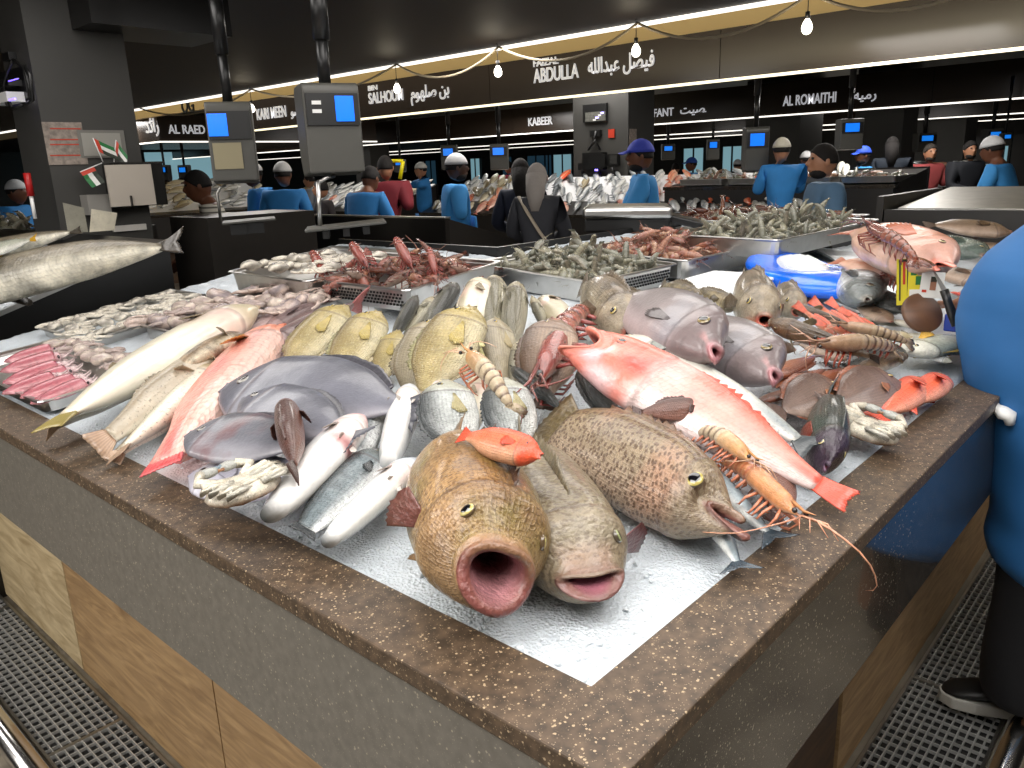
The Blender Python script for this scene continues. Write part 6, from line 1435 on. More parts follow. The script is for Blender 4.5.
# black platform scale with steel tray
c = PD(632, 222, 4.3); ps = empty('platform_scale', 'wide black platform scale with a steel tray on top in the vendor area', 'scale', Matrix.Translation(c)); mi = ps.matrix_world.inverted()
a, b = PD(583, 213, 4.3), PD(672, 212, 4.3); ax = (b-a).normalized(); L_ = (b-a).length; sd = Vector((0, 0, 1)).cross(ax)
ctr_ = (a+b)/2+sd*.15
bevel(obox('tray', ctr_+Vector((0, 0, .0)), ax, L_, .42, .06, m_steel, ps, mi), .02, 4)
bevel(obox('tray_recess', ctr_+Vector((0, 0, .026)), ax, L_-.06, .36, .012, m_steeld, ps, mi), .008, 3)
bevel(obox('body', ctr_-Vector((0, 0, .065)), ax, L_*.96, .36, .07, m_plastic, ps, mi), .01)
bevel(obox('side_arm', ctr_+ax*(L_*.62)-Vector((0, 0, .05)), (ax-Vector((0, 0, .25))), L_*.5, .3, .04, m_plastic, ps, mi), .01)
bevel(obox('pedestal', ctr_-Vector((0, 0, .1+ (ctr_.z-.1)/2)), ax, L_*.75, .3, ctr_.z-.1, m_black, ps, mi), .01)

# ------------------------------------------------------------------ things on the left pillar
yp = cL.y
def onpil(x, y): return PY(x, y, yp-.004)
def wallbox(name, label, x0, ya_, x1, yb_, th, m, cat, par=None, Y=None):
    p0, p1 = onpil(x0, yb_), onpil(x1, ya_); p2 = onpil(x0, ya_)
    o = MB().box((p0.x, yp-.004-th, min(p0.z, p1.z)), (p1.x, yp-.003, p2.z), W).build(name, m, par, False)
    if label: tag(o, label, cat)
    return o
m_receipt = plain('receipt_paper', hx('#8d8278'), .7, nz=.35, nzs=45)
nt_ = empty('notice_sheet', 'faded notice sheet with red lines taped to the dark pillar', 'notice', Matrix.Translation(onpil(66, 166))); mi = nt_.matrix_world.inverted()
for o in [wallbox('sheet', None, 49, 122, 81, 165, .003, m_receipt, None, nt_)]+[wallbox('ruled_line', None, 50, y, 80, y+1.2, .0045, m_rd, None, nt_) for y in (128, 139, 144, 155)]: o.matrix_parent_inverse = mi
bd_ = empty('poster_holder', 'grey holder with small crossed flags on the dark pillar', 'holder', Matrix.Translation(onpil(102, 160))); mi = bd_.matrix_world.inverted()
for o in (wallbox('frame', None, 81, 130, 123, 158, .006, plain('grey_plastic', hx('#77756f'), .5), None, bd_), wallbox('panel', None, 84, 133, 119, 156, .009, plain('grey_panel', hx('#9a9890'), .5), None, bd_)): o.matrix_parent_inverse = mi
def flag(label, base, tip, fx, w_, h_, yoff, lean):
    b, t = PY(*base, yp-yoff), PY(*tip, yp-yoff); f = empty('small_flag', label, 'flag', Matrix.Translation(b), 'small table flags on the pillar'); mi = f.matrix_world.inverted()
    o = MB().tube([b, t], .003, W, 6).build('stick', m_white, f); o.matrix_parent_inverse = mi
    d = (b-t).normalized(); s_ = Vector((lean, -.1, -.25)).normalized(); lay = [('green_stripe', m_gr), ('white_stripe', m_wh), ('black_stripe', m_dk)]
    L3 = h_
    for k, (nm, m_) in enumerate([('red_band', m_rd)]+lay):
        if k == 0: g = [[t+d*L3*v+s_*w_*.25*u for u in (0, 1)] for v in (0, .5, 1)]
        else: g = [[t+d*L3*((k-1)+v)/3+s_*w_*(.25+.75*u)+Vector((0, .004*math.sin(u*5), 0)) for u in (0, .3, .6, 1)] for v in (0, 1)]
        o = MB().sheet(g, [[W]*len(g[0])]*len(g), .002).build(nm, m_, f, False); o.matrix_parent_inverse = mi
flag('left one of the two small upright flags on the shelf', (103, 162), (93, 138), 0, .11, .075, .12, .45)
flag('right one of the two small upright flags on the shelf', (114, 162), (116, 140), 0, .1, .075, .12, .1)
flag('small flag sticking out sideways beside the white cabinet', (102, 163), (80, 172), 0, .1, .08, .12, .1)
cb = empty('wall_cabinet', 'white-doored cabinet hanging on the dark pillar', 'cabinet', Matrix.Translation(onpil(130, 208))); mi = cb.matrix_world.inverted()
for o in (wallbox('body', None, 109, 164, 150, 207, .16, m_black, None, cb), wallbox('top', None, 108, 163, 151, 165, .17, m_dgrey, None, cb)): o.matrix_parent_inverse = mi
p0, p1, p2 = PY(111, 207, yp-.17), PY(150, 165, yp-.17), PY(111, 165, yp-.17)
o = MB().box((p0.x, yp-.18, p0.z), (p1.x, yp-.166, p2.z), W).build('door', plain('door_whitewood', hx('#b5aca0'), .6, nz=.06, nzs=3), cb, False); o.matrix_parent_inverse = mi
q = PY(132, 201, yp-.19); o = MB().box((q.x-.005, yp-.19, q.z-.03), (q.x+.005, yp-.18, q.z+.03), W).build('handle', m_dgrey, cb, False); o.matrix_parent_inverse = mi
wallbox('tissue_dispenser', 'small grey-white dispenser below the cabinet on the pillar', 83, 195, 102, 215, .1, plain('disp_white', hx('#8d8a84'), .5), 'dispenser')
wallbox('paper_slip', 'folded pale paper slip low on the pillar', 113, 226, 145, 232, .02, m_paper, 'paper')
q = PD(88, 232, 4.9); mb = MB(); mb.sheet([[q+Vector((-.1+.1*u, 0, .0)) + Vector((0, 0, .16))*v*(1-.2*u) for u in (0, 1)] for v in (0, 1)], [[hx('#8d8a7c')]*2]*2, .003)
mb.sheet([[q+Vector((.0+.13*u+.03*v, -.02, 0))+Vector((0, 0, .12))*v*(1-.25*u) for u in (0, 1)] for v in (0, 1)], [[hx('#c9c2ae')]*2]*2, .003)
tag(mb.build('folded_card', fm_far, smooth=False), 'folded grey and cream card standing behind the red crayfish', 'card')
# cash/POS device on the left face of the pillar
xp = cL.x; dv = empty('payment_terminal', 'wall rack with cables, purple lights and a white device on the left pillar face', 'device', Matrix.Translation(PX(16, 95, xp-.02))); mi = dv.matrix_world.inverted()
def lf(x, y, off=0): return PX(x, y, xp-off)
def lbox(name, x0, y0_, x1, y1_, th, m, off=0):
    a, b = lf(x0, y1_, off), lf(x1, y0_, off); o = MB().box((xp-off-th, min(a.y, b.y), min(a.z, b.z)), (xp-off-.001, max(a.y, b.y), max(a.z, b.z)), W).build(name, m, dv, False); o.matrix_parent_inverse = mi; return o
lbox('bracket', 6, 66, 26, 104, .02, m_plastic); lbox('device_body', 8, 92, 24, 106, .09, m_white, .02); lbox('router', 8, 80, 22, 90, .07, m_plastic, .02)
m_pur = plain('purple_led', W, emit=hx('#5a30ff'), es=4)
lbox('indicator_light', 10, 79, 19, 81, .01, m_pur, .09); lbox('indicator_light', 11, 98, 16, 101, .01, m_pur, .11); lbox('plug', 11, 52, 16, 62, .04, m_plastic, 0)
for pth in (((13, 60), (8, 70), (4, 82), (3, 95), (8, 106)), ((13, 60), (24, 68), (29, 84), (31, 102)), ((2, 80), (6, 96), (12, 108), (22, 105)), ((25, 66), (30, 75), (33, 100), (27, 103))):
    o = MB().tube([lf(*q, .1) for q in pth], .009, W, 6).build('cable', m_plastic, dv); o.matrix_parent_inverse = mi

# ------------------------------------------------------------------ things on the middle pillar
xq = c2.x
def mbox(name, label, x0, y0_, x1, y1_, th, m, cat=None, par=None, off=0):
    a, b = PX(x0, y1_, xq-off), PX(x1, y0_, xq-off); o = MB().box((xq-off-th, min(a.y, b.y), min(a.z, b.z)), (xq-off-.001, max(a.y, b.y), max(a.z, b.z)), W).build(name, m, None, False)
    if label: tag(o, label, cat)
    if par: o.parent = par; o.matrix_parent_inverse = par.matrix_world.inverted()
    return o
cm = empty('menu_board', 'small lit board with bluish writing high on the middle pillar', 'board', Matrix.Translation(PX(596, 123, xq)))
mbox('frame', None, 585, 103, 608, 123, .05, m_plastic, None, cm); mbox('panel', None, 586, 111, 606, 122, .02, plain('board_grey', hx('#5c5c56'), .4, nz=.4, nzs=30), None, cm, .05)
for k in range(4): mbox('writing', None, 593+2.6*k, 119-2.4*k, 596+2.6*k, 121-2.4*k, .005, m_pur if k % 2 else m_wh, None, cm, .07)
tv = empty('monitor', 'black monitor with side screen and dangling cables on the middle pillar', 'monitor', Matrix.Translation(PX(600, 170, xq)))
mbox('screen_housing', None, 587, 152, 607, 170, .12, m_plastic, None, tv); mbox('screen', None, 589, 154, 605, 168, .005, m_rubber, None, tv, .12)
mbox('side_screen', None, 608, 154, 620, 166, .08, m_plastic, None, tv); mbox('side_display', None, 610, 155, 617, 164, .004, plain('dim_screen', hx('#3c3c3a'), .2), None, tv, .08); mbox('indicator_light', None, 595, 169, 598, 171, .01, m_pur, None, tv, .12)
for pth in (((588, 150), (592, 144), (596, 140)), ((600, 171), (602, 177), (600, 183)), ((612, 167), (614, 175), (610, 181)), ((583, 165), (582, 172), (584, 183)), ((596, 131), (594, 140), (600, 150))):
    o = MB().tube([PX(*q, xq-.06) for q in pth], .02, W, 6).build('cable', m_plastic, tv); o.matrix_parent_inverse = tv.matrix_world.inverted()
mbox('speaker', 'small black speaker hung left of the monitor', 581, 163, 586, 170, .08, m_rubber, 'speaker'); mbox('card_reader', 'small black device with a white label above the monitor', 592, 130, 602, 137, .06, m_plastic, 'device')
mbox('small_flag', 'small striped flag on the middle pillar', 609, 129, 615, 138, .02, m_rd, 'flag')
q = PY(634, 155, c2.y); 
tag(slab('notice_sheet', (PY(629, 145, c2.y).x, c2.y-.01, PY(631, 148, c2.y).z), (PY(636, 145, c2.y).x, c2.y-.002, PY(631, 129, c2.y).z), m_receipt), 'pale notice sheet on the right face of the middle pillar', 'notice')

tag(FSTUFF.build('fish_pile', fm_far), 'lower layer of fish lying on the ice of the stalls across the aisle', 'fish', kind='stuff')
tag(STUFF.build('prawn_pile', fm_shell), 'lower layers of prawns lying under those heaped in the steel trays', 'prawns', kind='stuff')
# ------------------------------------------------------------------ people
SKIN = {'brown': hx('#6e4530'), 'tan': hx('#a8775a'), 'dark': hx('#4a2e20')}
def skinned(name, pts, edges, m, parent, root=0, sub=2, extra=None, remesh=None):
    me = bpy.data.meshes.new(name); me.from_pydata([p[:3] for p in pts], edges, []); o = bpy.data.objects.new(name, me); col.objects.link(o)
    md = o.modifiers.new('s', 'SKIN'); 
    for i, p in enumerate(pts):
        v = me.skin_vertices[0].data[i]; v.radius = (p[3], p[4] if len(p) > 4 else p[3]); v.use_root = (i == root)
    md.use_smooth_shade = True
    s_ = o.modifiers.new('u', 'SUBSURF'); s_.levels = sub; s_.render_levels = sub
    dg = bpy.context.evaluated_depsgraph_get(); dg.update()
    m2 = bpy.data.meshes.new_from_object(o.evaluated_get(dg)); bpy.data.objects.remove(o)
    if extra:
        bm = bmesh.new(); bm.from_mesh(m2); t = extra.mesh('t', m); bm.from_mesh(t); bm.to_mesh(m2); bm.free(); bpy.data.meshes.remove(t)
    m2.materials.clear(); m2.materials.append(m); o = bpy.data.objects.new(name, m2); col.objects.link(o); m2.name = name
    if remesh:
        r = o.modifiers.new('r', 'REMESH'); r.mode = 'VOXEL'; r.voxel_size = remesh; r.use_smooth_shade = True
        sm_ = o.modifiers.new('sm', 'SMOOTH'); sm_.factor = .5; sm_.iterations = 3
        dg.update(); m3 = bpy.data.meshes.new_from_object(o.evaluated_get(dg)); bpy.data.objects.remove(o); o = bpy.data.objects.new(name, m3); col.objects.link(o); m3.name = name
        bm = bmesh.new(); bm.from_mesh(m3); seen = set(); best = []
        for v0 in bm.verts:
            if v0 in seen: continue
            isl_ = [v0]; seen.add(v0); q = [v0]
            while q:
                v = q.pop()
                for e_ in v.link_edges:
                    w_ = e_.other_vert(v)
                    if w_ not in seen: seen.add(w_); isl_.append(w_); q.append(w_)
            if len(isl_) > len(best): best = isl_
        bs = set(best); bmesh.ops.delete(bm, geom=[v for v in bm.verts if v not in bs], context='VERTS'); bm.to_mesh(m3); bm.free()
    o.data.polygons.foreach_set('use_smooth', [True]*len(o.data.polygons))
    if parent: o.parent = parent
    return o
def person(label, px, ytop, D, yaw, shirt, trous, skin='brown', hair='short', hairc=hx('#120d0a'), cap=None, arms='down', lean=0., beard=False, H=None, xoff=0, strap=None, female=False, gloves=None, long_=False, stripes=False, apron=None, head_tilt=0.):
    """origin at the feet, facing local +X; yaw turns it about Z"""
    top = PD(px, ytop, D); Ht = H or max(1.52, min(1.86, top.z)); s = Ht/1.75
    drop = Ht-top.z if H else 0
    r = empty('person', label, 'person', Matrix.Translation((top.x, top.y, 0)) @ Matrix.Rotation(yaw, 4, 'Z'))
    sk = plain('skin_'+skin, SKIN[skin], .5); ml = mat_cloth(shirt); mt = mat_cloth(trous)
    L = math.sin(lean); C_ = math.cos(lean)
    hipz = .92*s
    def up(x, y, z, *rad):                      # lean the upper body forward about the hips
        dz = (z-.92)*s; return (x*s+dz*L, y*s, hipz+dz*C_-x*s*L*.3, *[q*s for q in rad])
    w = .17 if not female else .15
    el = {'down': ((.0, .25, 1.12), (.06, .27, .86)), 'back': ((-.12, .27, 1.15), (-.17, .05, 1.0)), 'fwd': ((.10, .24, 1.14), (.34, .16, 1.08)), 'raise': ((.2, .3, 1.38), (.3, .14, 1.56)), 'fold': ((.06, .25, 1.13), (.26, .04, 1.12)), 'rest': ((.16, .26, 1.15), (.4, .2, 1.0))}[arms]
    pts = [up(0, 0, .95, .13, .11), up(0, 0, 1.15, .12, .1), up(0, 0, 1.38, .15, .105), up(0, 0, 1.49, .085, .07), up(.01, 0, 1.56, .056)]
    ed = [(0, 1), (1, 2), (2, 3), (3, 4)]; shp = [up(0, 0, .90, .15, .125), up(0, 0, 1.12, .145, .115), up(0, 0, 1.36, .175, .122), up(0, 0, 1.475, .105, .09)]; she = [(0, 1), (1, 2), (2, 3)]
    hands = []
    for sd in (1, -1):
        e, h = el; e = (e[0], sd*e[1], e[2]); h = (h[0], sd*h[1], h[2]); i = len(pts)
        d = Vector(h)-Vector(e); hd = Vector(h)+d.normalized()*.06
        pts += [up(0, sd*w, 1.435, .066), up(*e, .042), up(*h, .030), up(*hd, .034, .02)]; ed += [(2, i), (i, i+1), (i+1, i+2), (i+2, i+3)]
        hands.append((up(*h)[:3], up(*hd)[:3]))
        j = len(shp); mid = lerp(Vector((0, sd*w, 1.42)), Vector(e), .82)
        shp += [up(0, sd*w*1.02, 1.43, .085), up(*mid, .064)]; she += [(2, j), (j, j+1)]
        if gloves or long_: shp.append(up(*lerp(Vector(e), Vector(h), .92), .045)); shp.insert(-1, up(*e, .056)) if 0 else None; she.append((j+1, j+2))
    for sd in (1, -1):
        i = len(pts); pts += [(0, sd*.09*s, .88*s, .085*s), (.02*s, sd*.1*s, .48*s, .058*s), (0, sd*.1*s, .1*s, .042*s), (.13*s, sd*.11*s, .035*s, .035*s)]; ed += [(0, i), (i, i+1), (i+1, i+2), (i+2, i+3)]
    # head, nose, ears and fingers merged into the same skin
    hc = Vector(up(.025, 0, 1.64)[:3]); tl = Matrix.Rotation(lean*.6+head_tilt, 3, 'Y'); ex = MB(); 
    ex.ell(hc, (.096*s, .076*s, .115*s), W, 20, 14, tl); ex.ell(hc+tl @ Vector((.02, 0, -.06))*s, (.07*s, .058*s, .065*s), W, 14, 10, tl)
    ex.tube([hc+tl @ Vector((.085, 0, .02))*s, hc+tl @ Vector((.112, 0, -.022))*s, hc+tl @ Vector((.09, 0, -.035))*s], [.010*s, .016*s, .012*s], W, 8)
    for sd in (1, -1): ex.ell(hc+tl @ Vector((-.005, sd*.078, -.01))*s, (.02*s, .012*s, .03*s), W, 8, 8, tl)
    ex.tube([hc+tl @ Vector((.09, -.022, -.062))*s, hc+tl @ Vector((.1, 0, -.06))*s, hc+tl @ Vector((.09, .022, -.062))*s], .009*s, W, 6)
    for (a, b) in hands:
        if D > 9: break
        a, b = Vector(a), Vector(b); d = (b-a).normalized(); sd_ = d.orthogonal().normalized()
        for k in range(4): q = b+sd_*(.024*(k-1.5))*s-d*.02*s; ex.tube([q, q+d*.05*s, q+d*(.085-.006*abs(k-1.4))*s+Vector((0, 0, -.012))], [.0125*s, .0115*s, .0095*s], W, 8)
        ex.tube([a+sd_*.025*s, a+sd_*.05*s+d*.04*s, a+sd_*.05*s+d*.065*s], [.014*s, .013*s, .010*s], W, 8)
    skinned('body', pts, ed, sk, r, extra=ex, remesh=.010 if D < 9 else .016)
    sh = skinned('shirt', shp, she, ml, r)
    if not long_ or True:
        tr = [(0, 0, .93*s, .14*s, .12*s)]; te = []
        for sd in (1, -1): i = len(tr); tr += [(0, sd*.09*s, .84*s, .1*s), (.02*s, sd*.1*s, .48*s, .075*s), (0, sd*.1*s, .12*s, .062*s)]; te += [(0, i), (i, i+1), (i+1, i+2)]
        skinned('trousers', tr, te, mt, r)
        for sd in (1, -1): MB().ell((.05*s, sd*.105*s, .04*s), (.14*s, .05*s, .045*s), W, 14, 8).build('shoe', m_rubber, r)
    mh = plain('hair_'+'%.2f' % hairc[0], hairc, .85, bump=.5, nzs=40)
    hb = MB()
    if hair:
        def cfd(k): pass
        rr = Vector((.103, .085, .119))*s; rings = []
        nv = 9; lim = 1.75 if hair == 'short' else 2.1
        for i in range(nv+1):
            ph = lim*i/nv; rg = []
            for j in range(18):
                th = 2*PI*j/18; f = 1.; cut = max(0, math.cos(th))
                p_ = ph*(1-.42*cut*(i/nv)); rg.append(hc+tl @ Vector((math.sin(p_)*math.cos(th)*rr.x, math.sin(p_)*math.sin(th)*rr.y, math.cos(p_)*rr.z)))
            rings.append(rg)
        hb.loft(rings, W)
        if hair == 'long': hb.tube([hc+Vector((-.05*s, 0, .02)), hc+Vector((-.09*s, 0, -.1*s)), hc+Vector((-.1*s, 0, -.26*s))], [.082*s, .078*s, .05*s], W, 12)
        hb.build('hair', mh, r)
    if cap:
        cb_ = MB(); mc = plain('cap_%.2f%.2f' % (cap[0], cap[2]), cap, .7, nz=.06, nzs=60)
        rings = [[hc+tl @ Vector((math.sin(ph)*math.cos(2*PI*j/18)*.112*s, math.sin(ph)*math.sin(2*PI*j/18)*.094*s, math.cos(ph)*.120*s+.010*s)) for j in range(18)] for ph in [1.42*i/7+.01 for i in range(8)]]
        cb_.loft(rings, W)
        if cap[2] > cap[0]*1.4: cb_.sheet([[hc+tl @ Vector((.09+.085*v*math.cos(u*.9), .075*u*(1-.2*v), .045-.02*v-.015*abs(u)))*s for u in (-1, -.5, 0, .5, 1)] for v in (0, .5, 1)], [[W]*5]*3, .008)
        cb_.build('cap', mc, r)
    if beard:
        b_ = MB(); b_.ell(hc+tl @ Vector((.028, 0, -.082))*s, (.064*s, .062*s, .042*s), W, 14, 8, tl); b_.build('beard', mh, r)
    for sd in (1, -1): MB().ell(hc+tl @ Vector((.083, sd*.032, .018))*s, (.012*s, .014*s, .009*s), (.9, .9, .9), 10, 8, None, lambda ph, th: (.02, .015, .01)).build('eye', m_eye, r)
    if apron:
        ma = mat_cloth(apron); g = [[Vector(up(.155+.01*math.sin(v*4), .15*u, lerp(1.2, .55, v))[:3]) for u in (-1, -.5, 0, .5, 1)] for v in (0, .25, .5, .75, 1)]; MB().sheet(g, [[W]*5]*5, .01).build('apron', ma, r)
        MB().tube([Vector(up(.15*math.cos(a), .17*math.sin(a), 1.04)[:3]) for a in [2*PI*k/16 for k in range(17)]], .014*s, W, 6).build('apron_tie', m_white, r)
    if strap:
        MB().tube([Vector(up(*q)[:3]) for q in ((-.05, .14, 1.5), (-.135, .06, 1.38), (-.15, -.04, 1.22), (-.12, -.15, 1.06))], .017*s, W, 6, .4).build('bag_strap', plain('strap_cream', hx('#b5a894'), .6), r)
    if gloves:
        for a, b in hands: MB().tube([Vector(a), Vector(b), Vector(b)+(Vector(b)-Vector(a))*.9], [.045*s, .045*s, .03*s], W, 10).build('glove', m_white, r)
    return r
def mat_cloth(c):
    if c == 'stripe':
        if 'cloth_stripe' in MATS: return MATS['cloth_stripe']
        m, t, b = nt('cloth_stripe'); g = t.nodes.new('ShaderNodeTexCoord'); w = t.nodes.new('ShaderNodeTexWave'); w.bands_direction = 'Z'; w.inputs['Scale'].default_value = 9
        t.links.new(g.outputs['Object'], w.inputs['Vector']); rp = t.nodes.new('ShaderNodeValToRGB'); rp.color_ramp.elements[0].color = (*hx('#6a665c'), 1); rp.color_ramp.elements[1].color = (*hx('#d8d2c4'), 1); rp.color_ramp.elements[1].position = .35; rp.color_ramp.elements[0].position = .15
        t.links.new(w.outputs['Fac'], rp.inputs['Fac']); t.links.new(rp.outputs['Color'], b.inputs['Base Color']); b.inputs['Roughness'].default_value = .8; return m
    return plain('cloth_%.3f_%.3f_%.3f' % c, c, .8, nz=.08, nzs=9, bump=.25)
BL, BL2, NV, DK = hx('#2a78b8'), hx('#3a8ccc'), hx('#121a2e'), hx('#15151a')
AW = YAW; FC = YAW+PI; LF = YAW+PI/2; RT = YAW-PI/2        # away, facing camera, to picture left, right
person('man in a white striped polo shirt seen from behind, bending to the left', 224, 168, 6.4, LF+.4, 'stripe', DK, hair='short', arms='fwd', lean=.25, H=1.68)
person('worker in blue uniform wearing white gloves, leaning left near the first scale', 262, 162, 8.8, LF, BL, BL, skin='dark', hair='short', cap=(.7, .7, .7), arms='fold', gloves=True, lean=.12)
person('worker in blue with white net cap seen from behind beside the gloved one', 281, 163, 8.4, AW, BL, BL, cap=(.62, .62, .6), arms='down', apron=BL)
person('worker in blue bending down with a white glove, left of the man in maroon', 352, 174, 7.6, AW-.5, BL, BL, arms='rest', lean=.35, gloves=True, H=1.7)
person('man in a maroon polo shirt holding his hands behind his back', 384, 156, 8.6, AW-.1, hx('#6e1420'), DK, skin='tan', arms='back')
person('worker in blue with white cap and beard standing in profile facing right', 453, 155, 7.4, RT+.25, BL2, BL, skin='dark', cap=(.55, .55, .55), arms='down', beard=True, apron=BL)
person('woman with long black hair and navy coat standing beside the grey-haired one', 520, 159, 6.9, AW, NV, DK, hair='long', hairc=(.01, .008, .008), female=True, arms='fold', long_=True)
person('woman with grey hair, dark grey sweater and a cream bag strap', 536, 163, 6.1, AW-.2, hx('#33343a'), DK, hair='long', hairc=hx('#a39c96'), female=True, arms='fold', long_=True, strap=True, H=1.62)
person('young man in bright blue shirt and blue cap standing behind the platform scale', 644, 141, 6.6, LF-.1, BL2, BL, cap=hx('#3a48b8'), skin='brown', arms='rest', apron=None, beard=True)
person('bearded man in a grey-blue tee looking left, standing behind the grey prawns', 828, 144, 5.9, LF-.05, hx('#4f6e8a'), DK, skin='tan', arms='down', beard=True)
person('worker in blue with a patterned white cap seen from behind', 783, 139, 9.2, AW, BL, BL, skin='tan', cap=(.6, .56, .45), arms='fwd')
person('worker in blue with white cap further back beside the bearded man', 808, 152, 12.4, AW+.3, BL, BL, cap=(.65, .65, .65), arms='fwd')
person('bearded worker with blue cap facing left beside the dark-robed figure', 866, 147, 11.8, LF, BL2, BL, cap=hx('#2a50c8'), arms='rest', beard=True)
person('tall figure in black robe seen from behind under the second row of signs', 893, 137, 11.9, AW-.4, hx('#0f1a26'), DK, hair='long', hairc=(.01, .01, .015), arms='fold', long_=True)
person('bearded man in red checked shirt facing the camera', 930, 144, 12.2, FC, hx('#8d3a3a'), DK, skin='tan', arms='fold', beard=True, hairc=hx('#2c2620'))
person('bearded man in dark jacket facing the camera', 970, 141, 12.2, FC, hx('#10141c'), DK, skin='tan', arms='fold', beard=True, long_=True)
person('worker in blue leaning forward at the right photo edge', 1022, 138, 9.0, AW+.7, BL2, BL, cap=(.7, .7, .7), arms='rest', lean=.3, H=1.75)
person('worker in blue with white cap at the far left photo edge', 12, 181, 9.5, RT, BL, BL, cap=(.65, .68, .7), arms='fold')
person('worker in blue with white cap raising both arms behind the maroon man', 422, 163, 13.6, LF+.3, BL, BL, skin='tan', cap=(.65, .65, .6), arms='raise')
person('person in a pink top far behind the two women', 508, 161, 15.5, AW, hx('#b03a50'), DK, skin='tan', arms='down')
person('worker in blue cap far behind the prawn trays', 693, 158, 14.5, LF, BL2, BL, cap=hx('#2a50a8'), arms='down')
person('distant person in white near the far windows', 676, 163, 16, AW, (.6, .6, .58), DK, skin='tan', arms='down')
person('distant worker in white behind the row of prawn trays', 738, 160, 16, AW, (.5, .55, .6), DK, skin='tan', arms='down', cap=(.6, .6, .6))
person('distant person in grey shirt between the scales on the left', 310, 174, 14, LF, hx('#8d929c'), DK, skin='tan', arms='down')
person('distant person in white under the AL RAED sign', 166, 180, 18.5, AW, (.6, .6, .6), DK, skin='brown', arms='down')
person('distant worker in blue under the AL RAED sign', 180, 178, 17.8, RT, BL, BL, skin='brown', arms='fwd')
person('distant bearded man in a black top at the left of the man in maroon', 322, 180, 9.5, LF, hx('#1c1518'), DK, skin='tan', arms='down')

# the customer in blue at the right edge of the photograph
DR = 2.28
fr_ = empty('person', 'person in bright blue top and black trousers cut off by the right photo edge', 'person', Matrix.Translation((2.05, -.2, 0))); mi = fr_.matrix_world.inverted()
mbl = plain('cloth_foreground_blue', hx('#24629c'), .65, nz=.05, nzs=5, bump=.3)
axr = Vector((_R.x, _R.y, 0)).normalized(); axf = Vector((_F.x, _F.y, 0)).normalized()
def col_rings(prof, R1, R2, n=36, D=DR, wr=.0):
    rings = []
    for i, (x, y, k) in enumerate(prof):
        p = PD(x, y, D); c = p+axr*R1*k; rings.append([c+axr*(-R1*k*math.cos(2*PI*j/n)*(1+wr*math.sin(3*2*PI*j/n+i*.7)))+axf*(R2*k*math.sin(2*PI*j/n)) for j in range(n)])
    return rings
prof = [(1075, 198, .25), (1050, 214, .62), (1024, 236, .85), (1000, 256, .95), (984, 274, 1.), (971, 298, 1.), (966, 325, 1.), (967, 350, 1.), (971, 375, 1.), (977, 400, 1.), (984, 425, 1.), (990, 450, 1.), (996, 478, .98), (1000, 505, .97), (999, 525, .97), (995, 545, .97), (998, 562, .95), (1008, 578, .9), (1014, 580, .7)]
sp = []
for a, b in zip(prof[:-1], prof[1:]):
    for k in range(3): sp.append(tuple(lerp(a[i], b[i], k/3) for i in range(3)))
sp.append(prof[-1])
o = MB().loft(col_rings(sp, .26, .22, wr=.012), W).build('top', mbl, fr_); o.matrix_parent_inverse = mi
# bare body under the clothes: hips, legs, torso, neck, head and arms (mostly outside the frame)
base = PD(1000, 690, DR); cb0 = PD(1020, 560, DR)+axr*.12
def W3(r_, f_, z): q = Vector((cb0.x, cb0.y, 0))+axr*r_+axf*f_; return (q.x, q.y, z)
skn = plain('skin_tan', SKIN['tan'], .5)
hq = Vector(W3(.30, .36, 1.66)); Rh = frame(axf+Vector((0, 0, -.35)), Vector((0, 0, 1))); hd_ = MB().ell(hq, (.096, .076, .115), W, 20, 14, Rh).ell(hq+Rh @ Vector((.02, 0, -.06)), (.07, .058, .065), W, 14, 10, Rh)
hd_.tube([hq+Rh @ Vector((.085, 0, .02)), hq+Rh @ Vector((.112, 0, -.022)), hq+Rh @ Vector((.09, 0, -.035))], [.012, .017, .013], W, 8)
for sd in (1, -1): hd_.ell(hq+Rh @ Vector((-.005, sd*.078, -.01)), (.02, .014, .03), W, 8, 8, Rh)
hr_ = []
for i in range(10):
    ph = 1.8*i/9; hr_.append([hq+Rh @ Vector((math.sin(p_)*math.cos(th)*.104, math.sin(p_)*math.sin(th)*.086, math.cos(p_)*.121)) for th in [2*PI*j/18 for j in range(18)] for p_ in [ph*(1-.42*max(0, math.cos(th))*(i/9))]])
for (a_, b_) in ((W3(.05, .5, 1.15), W3(.04, .7, 1.12)), (W3(.5, .5, 1.15), W3(.45, .7, 1.12))):
    a_, b_ = Vector(a_), Vector(b_); d_ = (b_-a_).normalized()
    for k in range(4): q_ = b_+axr*(.024*(k-1.5)); hd_.tube([q_-d_*.02, q_+d_*.05, q_+d_*(.085-.006*abs(k-1.4))+Vector((0, 0, -.015))], [.013, .012, .010], W, 8)
    hd_.tube([b_-d_*.03+axr*.03, b_+d_*.02+axr*.055, b_+d_*.05+axr*.06], [.015, .014, .011], W, 8)
for sx_ in (0, 1):
    c_ = ((.12, .34, 1.34), (.05, .5, 1.15)) if sx_ == 0 else ((.42, .3, 1.34), (.5, .5, 1.15))
    o = MB().tube([Vector(W3(c_[0][0]+.04*(1-2*sx_), .22, 1.38)), Vector(W3(*c_[0])), lerp(Vector(W3(*c_[0])), Vector(W3(*c_[1])), .8)], [.10, .085, .07], W, 16).build('sleeve', mbl, fr_); o.matrix_parent_inverse = mi
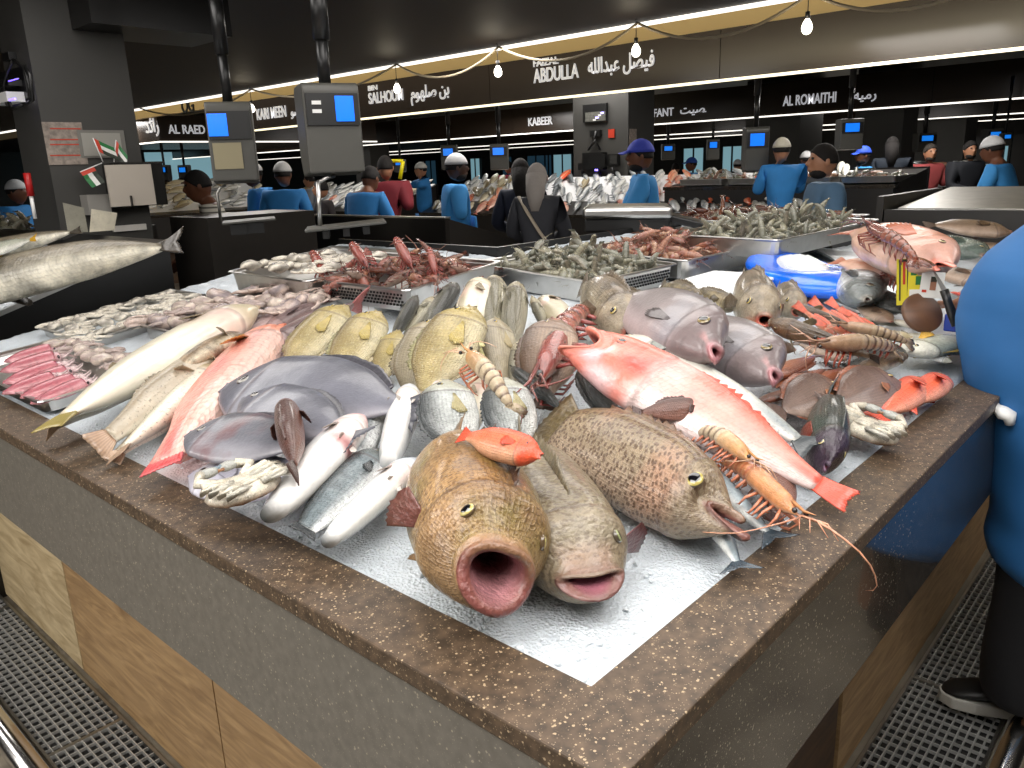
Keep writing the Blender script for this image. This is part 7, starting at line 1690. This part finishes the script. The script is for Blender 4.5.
pts = [(*W3(.1, 0, .9), .13, .12), (*W3(.14, .1, 1.2), .13, .11), (*W3(.22, .2, 1.42), .12, .1), (*W3(.27, .28, 1.53), .06), (*W3(.285, .30, 1.58), .052), (*W3(.295, .33, 1.62), .05),
       (*W3(0, 0, .8), .08), (*W3(-.02, 0, .45), .055), (*W3(-.03, 0, .12), .045), (*W3(.22, .02, .8), .08), (*W3(.24, .05, .45), .055), (*W3(.25, .02, .12), .045), (*W3(.12, .34, 1.34), .05), (*W3(.05, .5, 1.15), .04), (*W3(.04, .7, 1.12), .03), (*W3(.42, .3, 1.34), .05), (*W3(.5, .5, 1.15), .04), (*W3(.45, .7, 1.12), .03)]
o = skinned('body', pts, [(0, 1), (1, 2), (2, 3), (3, 4), (4, 5), (0, 6), (6, 7), (7, 8), (0, 9), (9, 10), (10, 11), (2, 12), (12, 13), (13, 14), (2, 15), (15, 16), (16, 17)], skn, fr_, extra=hd_, remesh=.011); o.matrix_parent_inverse = mi
hb_ = MB().loft(hr_, W).build('hair', plain('hair_front', hx('#120d0a'), .85), fr_); hb_.matrix_parent_inverse = mi
mtr = plain('cloth_black_trousers', hx('#0c0d12'), .8, bump=.4, nzs=12)
lp = [(1006, 560, 1.1), (1003, 585, 1.06), (998, 610, 1.), (991, 635, .95), (987, 655, .92), (985, 672, .96), (985, 690, .98), (987, 698, .9)]
o = MB().loft(col_rings(lp, .085, .10, 24, wr=.03), W).build('trousers', mtr, fr_); o.matrix_parent_inverse = mi
lp2 = [(x+62, y-14, k) for x, y, k in lp]
o = MB().loft(col_rings(lp2, .085, .10, 24, D=DR+.12, wr=.03), W).build('trousers', mtr, fr_); o.matrix_parent_inverse = mi
def shoe(cx, cy, D, nm='shoe'):
    c = P(cx, cy, .05); d = (axf*.35-axr*.93).normalized(); R3 = frame(d, Vector((0, 0, 1)))
    s_ = empty_part = bpy.data.objects.new(nm, None); col.objects.link(s_); s_.parent = fr_; s_.matrix_parent_inverse = mi; s_.matrix_world = TR(c, R3)
    up_ = []; so = []
    for t, w_, h0, h1 in ((-.16, .015, .02, .07), (-.14, .035, .02, .09), (-.08, .042, .02, .10), (0, .045, .02, .085), (.08, .05, .02, .06), (.13, .045, .02, .045), (.155, .025, .02, .035), (.163, .008, .02, .025)):
        up_.append([(t, w_*math.sin(2*PI*j/16), lerp(h0, h1, .5+.5*math.cos(2*PI*j/16))) for j in range(16)])
    MB().loft(up_, W).build('upper', m_rubber, s_)
    ol = [(-.165, 0), (-.155, .03), (-.1, .046), (0, .048), (.08, .054), (.14, .045), (.168, .015), (.168, -.015), (.14, -.045), (.08, -.054), (0, -.048), (-.1, -.046), (-.155, -.03)]
    o = MB().prism(ol, -.012, .024, W).build('sole', plain('sole_grey', hx('#a8a69e'), .5), s_, False); bevel(o, .005); return s_
shoe(1004, 706, DR); shoe(1068, 690, DR+.12)
st = MB().tube([PD(973, 397, DR-.03), PD(985, 401, DR-.06), PD(996, 407, DR-.07)], [.011, .014, .016], W, 10, .6); st.tube([PD(995, 407, DR-.07), PD(1003, 413, DR-.075), PD(1010, 416, DR-.075), PD(1010, 424, DR-.075)], [.016, .028, .026, .018], W, 10, .6)
o = st.build('apron_tie', m_white, fr_); o.matrix_parent_inverse = mi
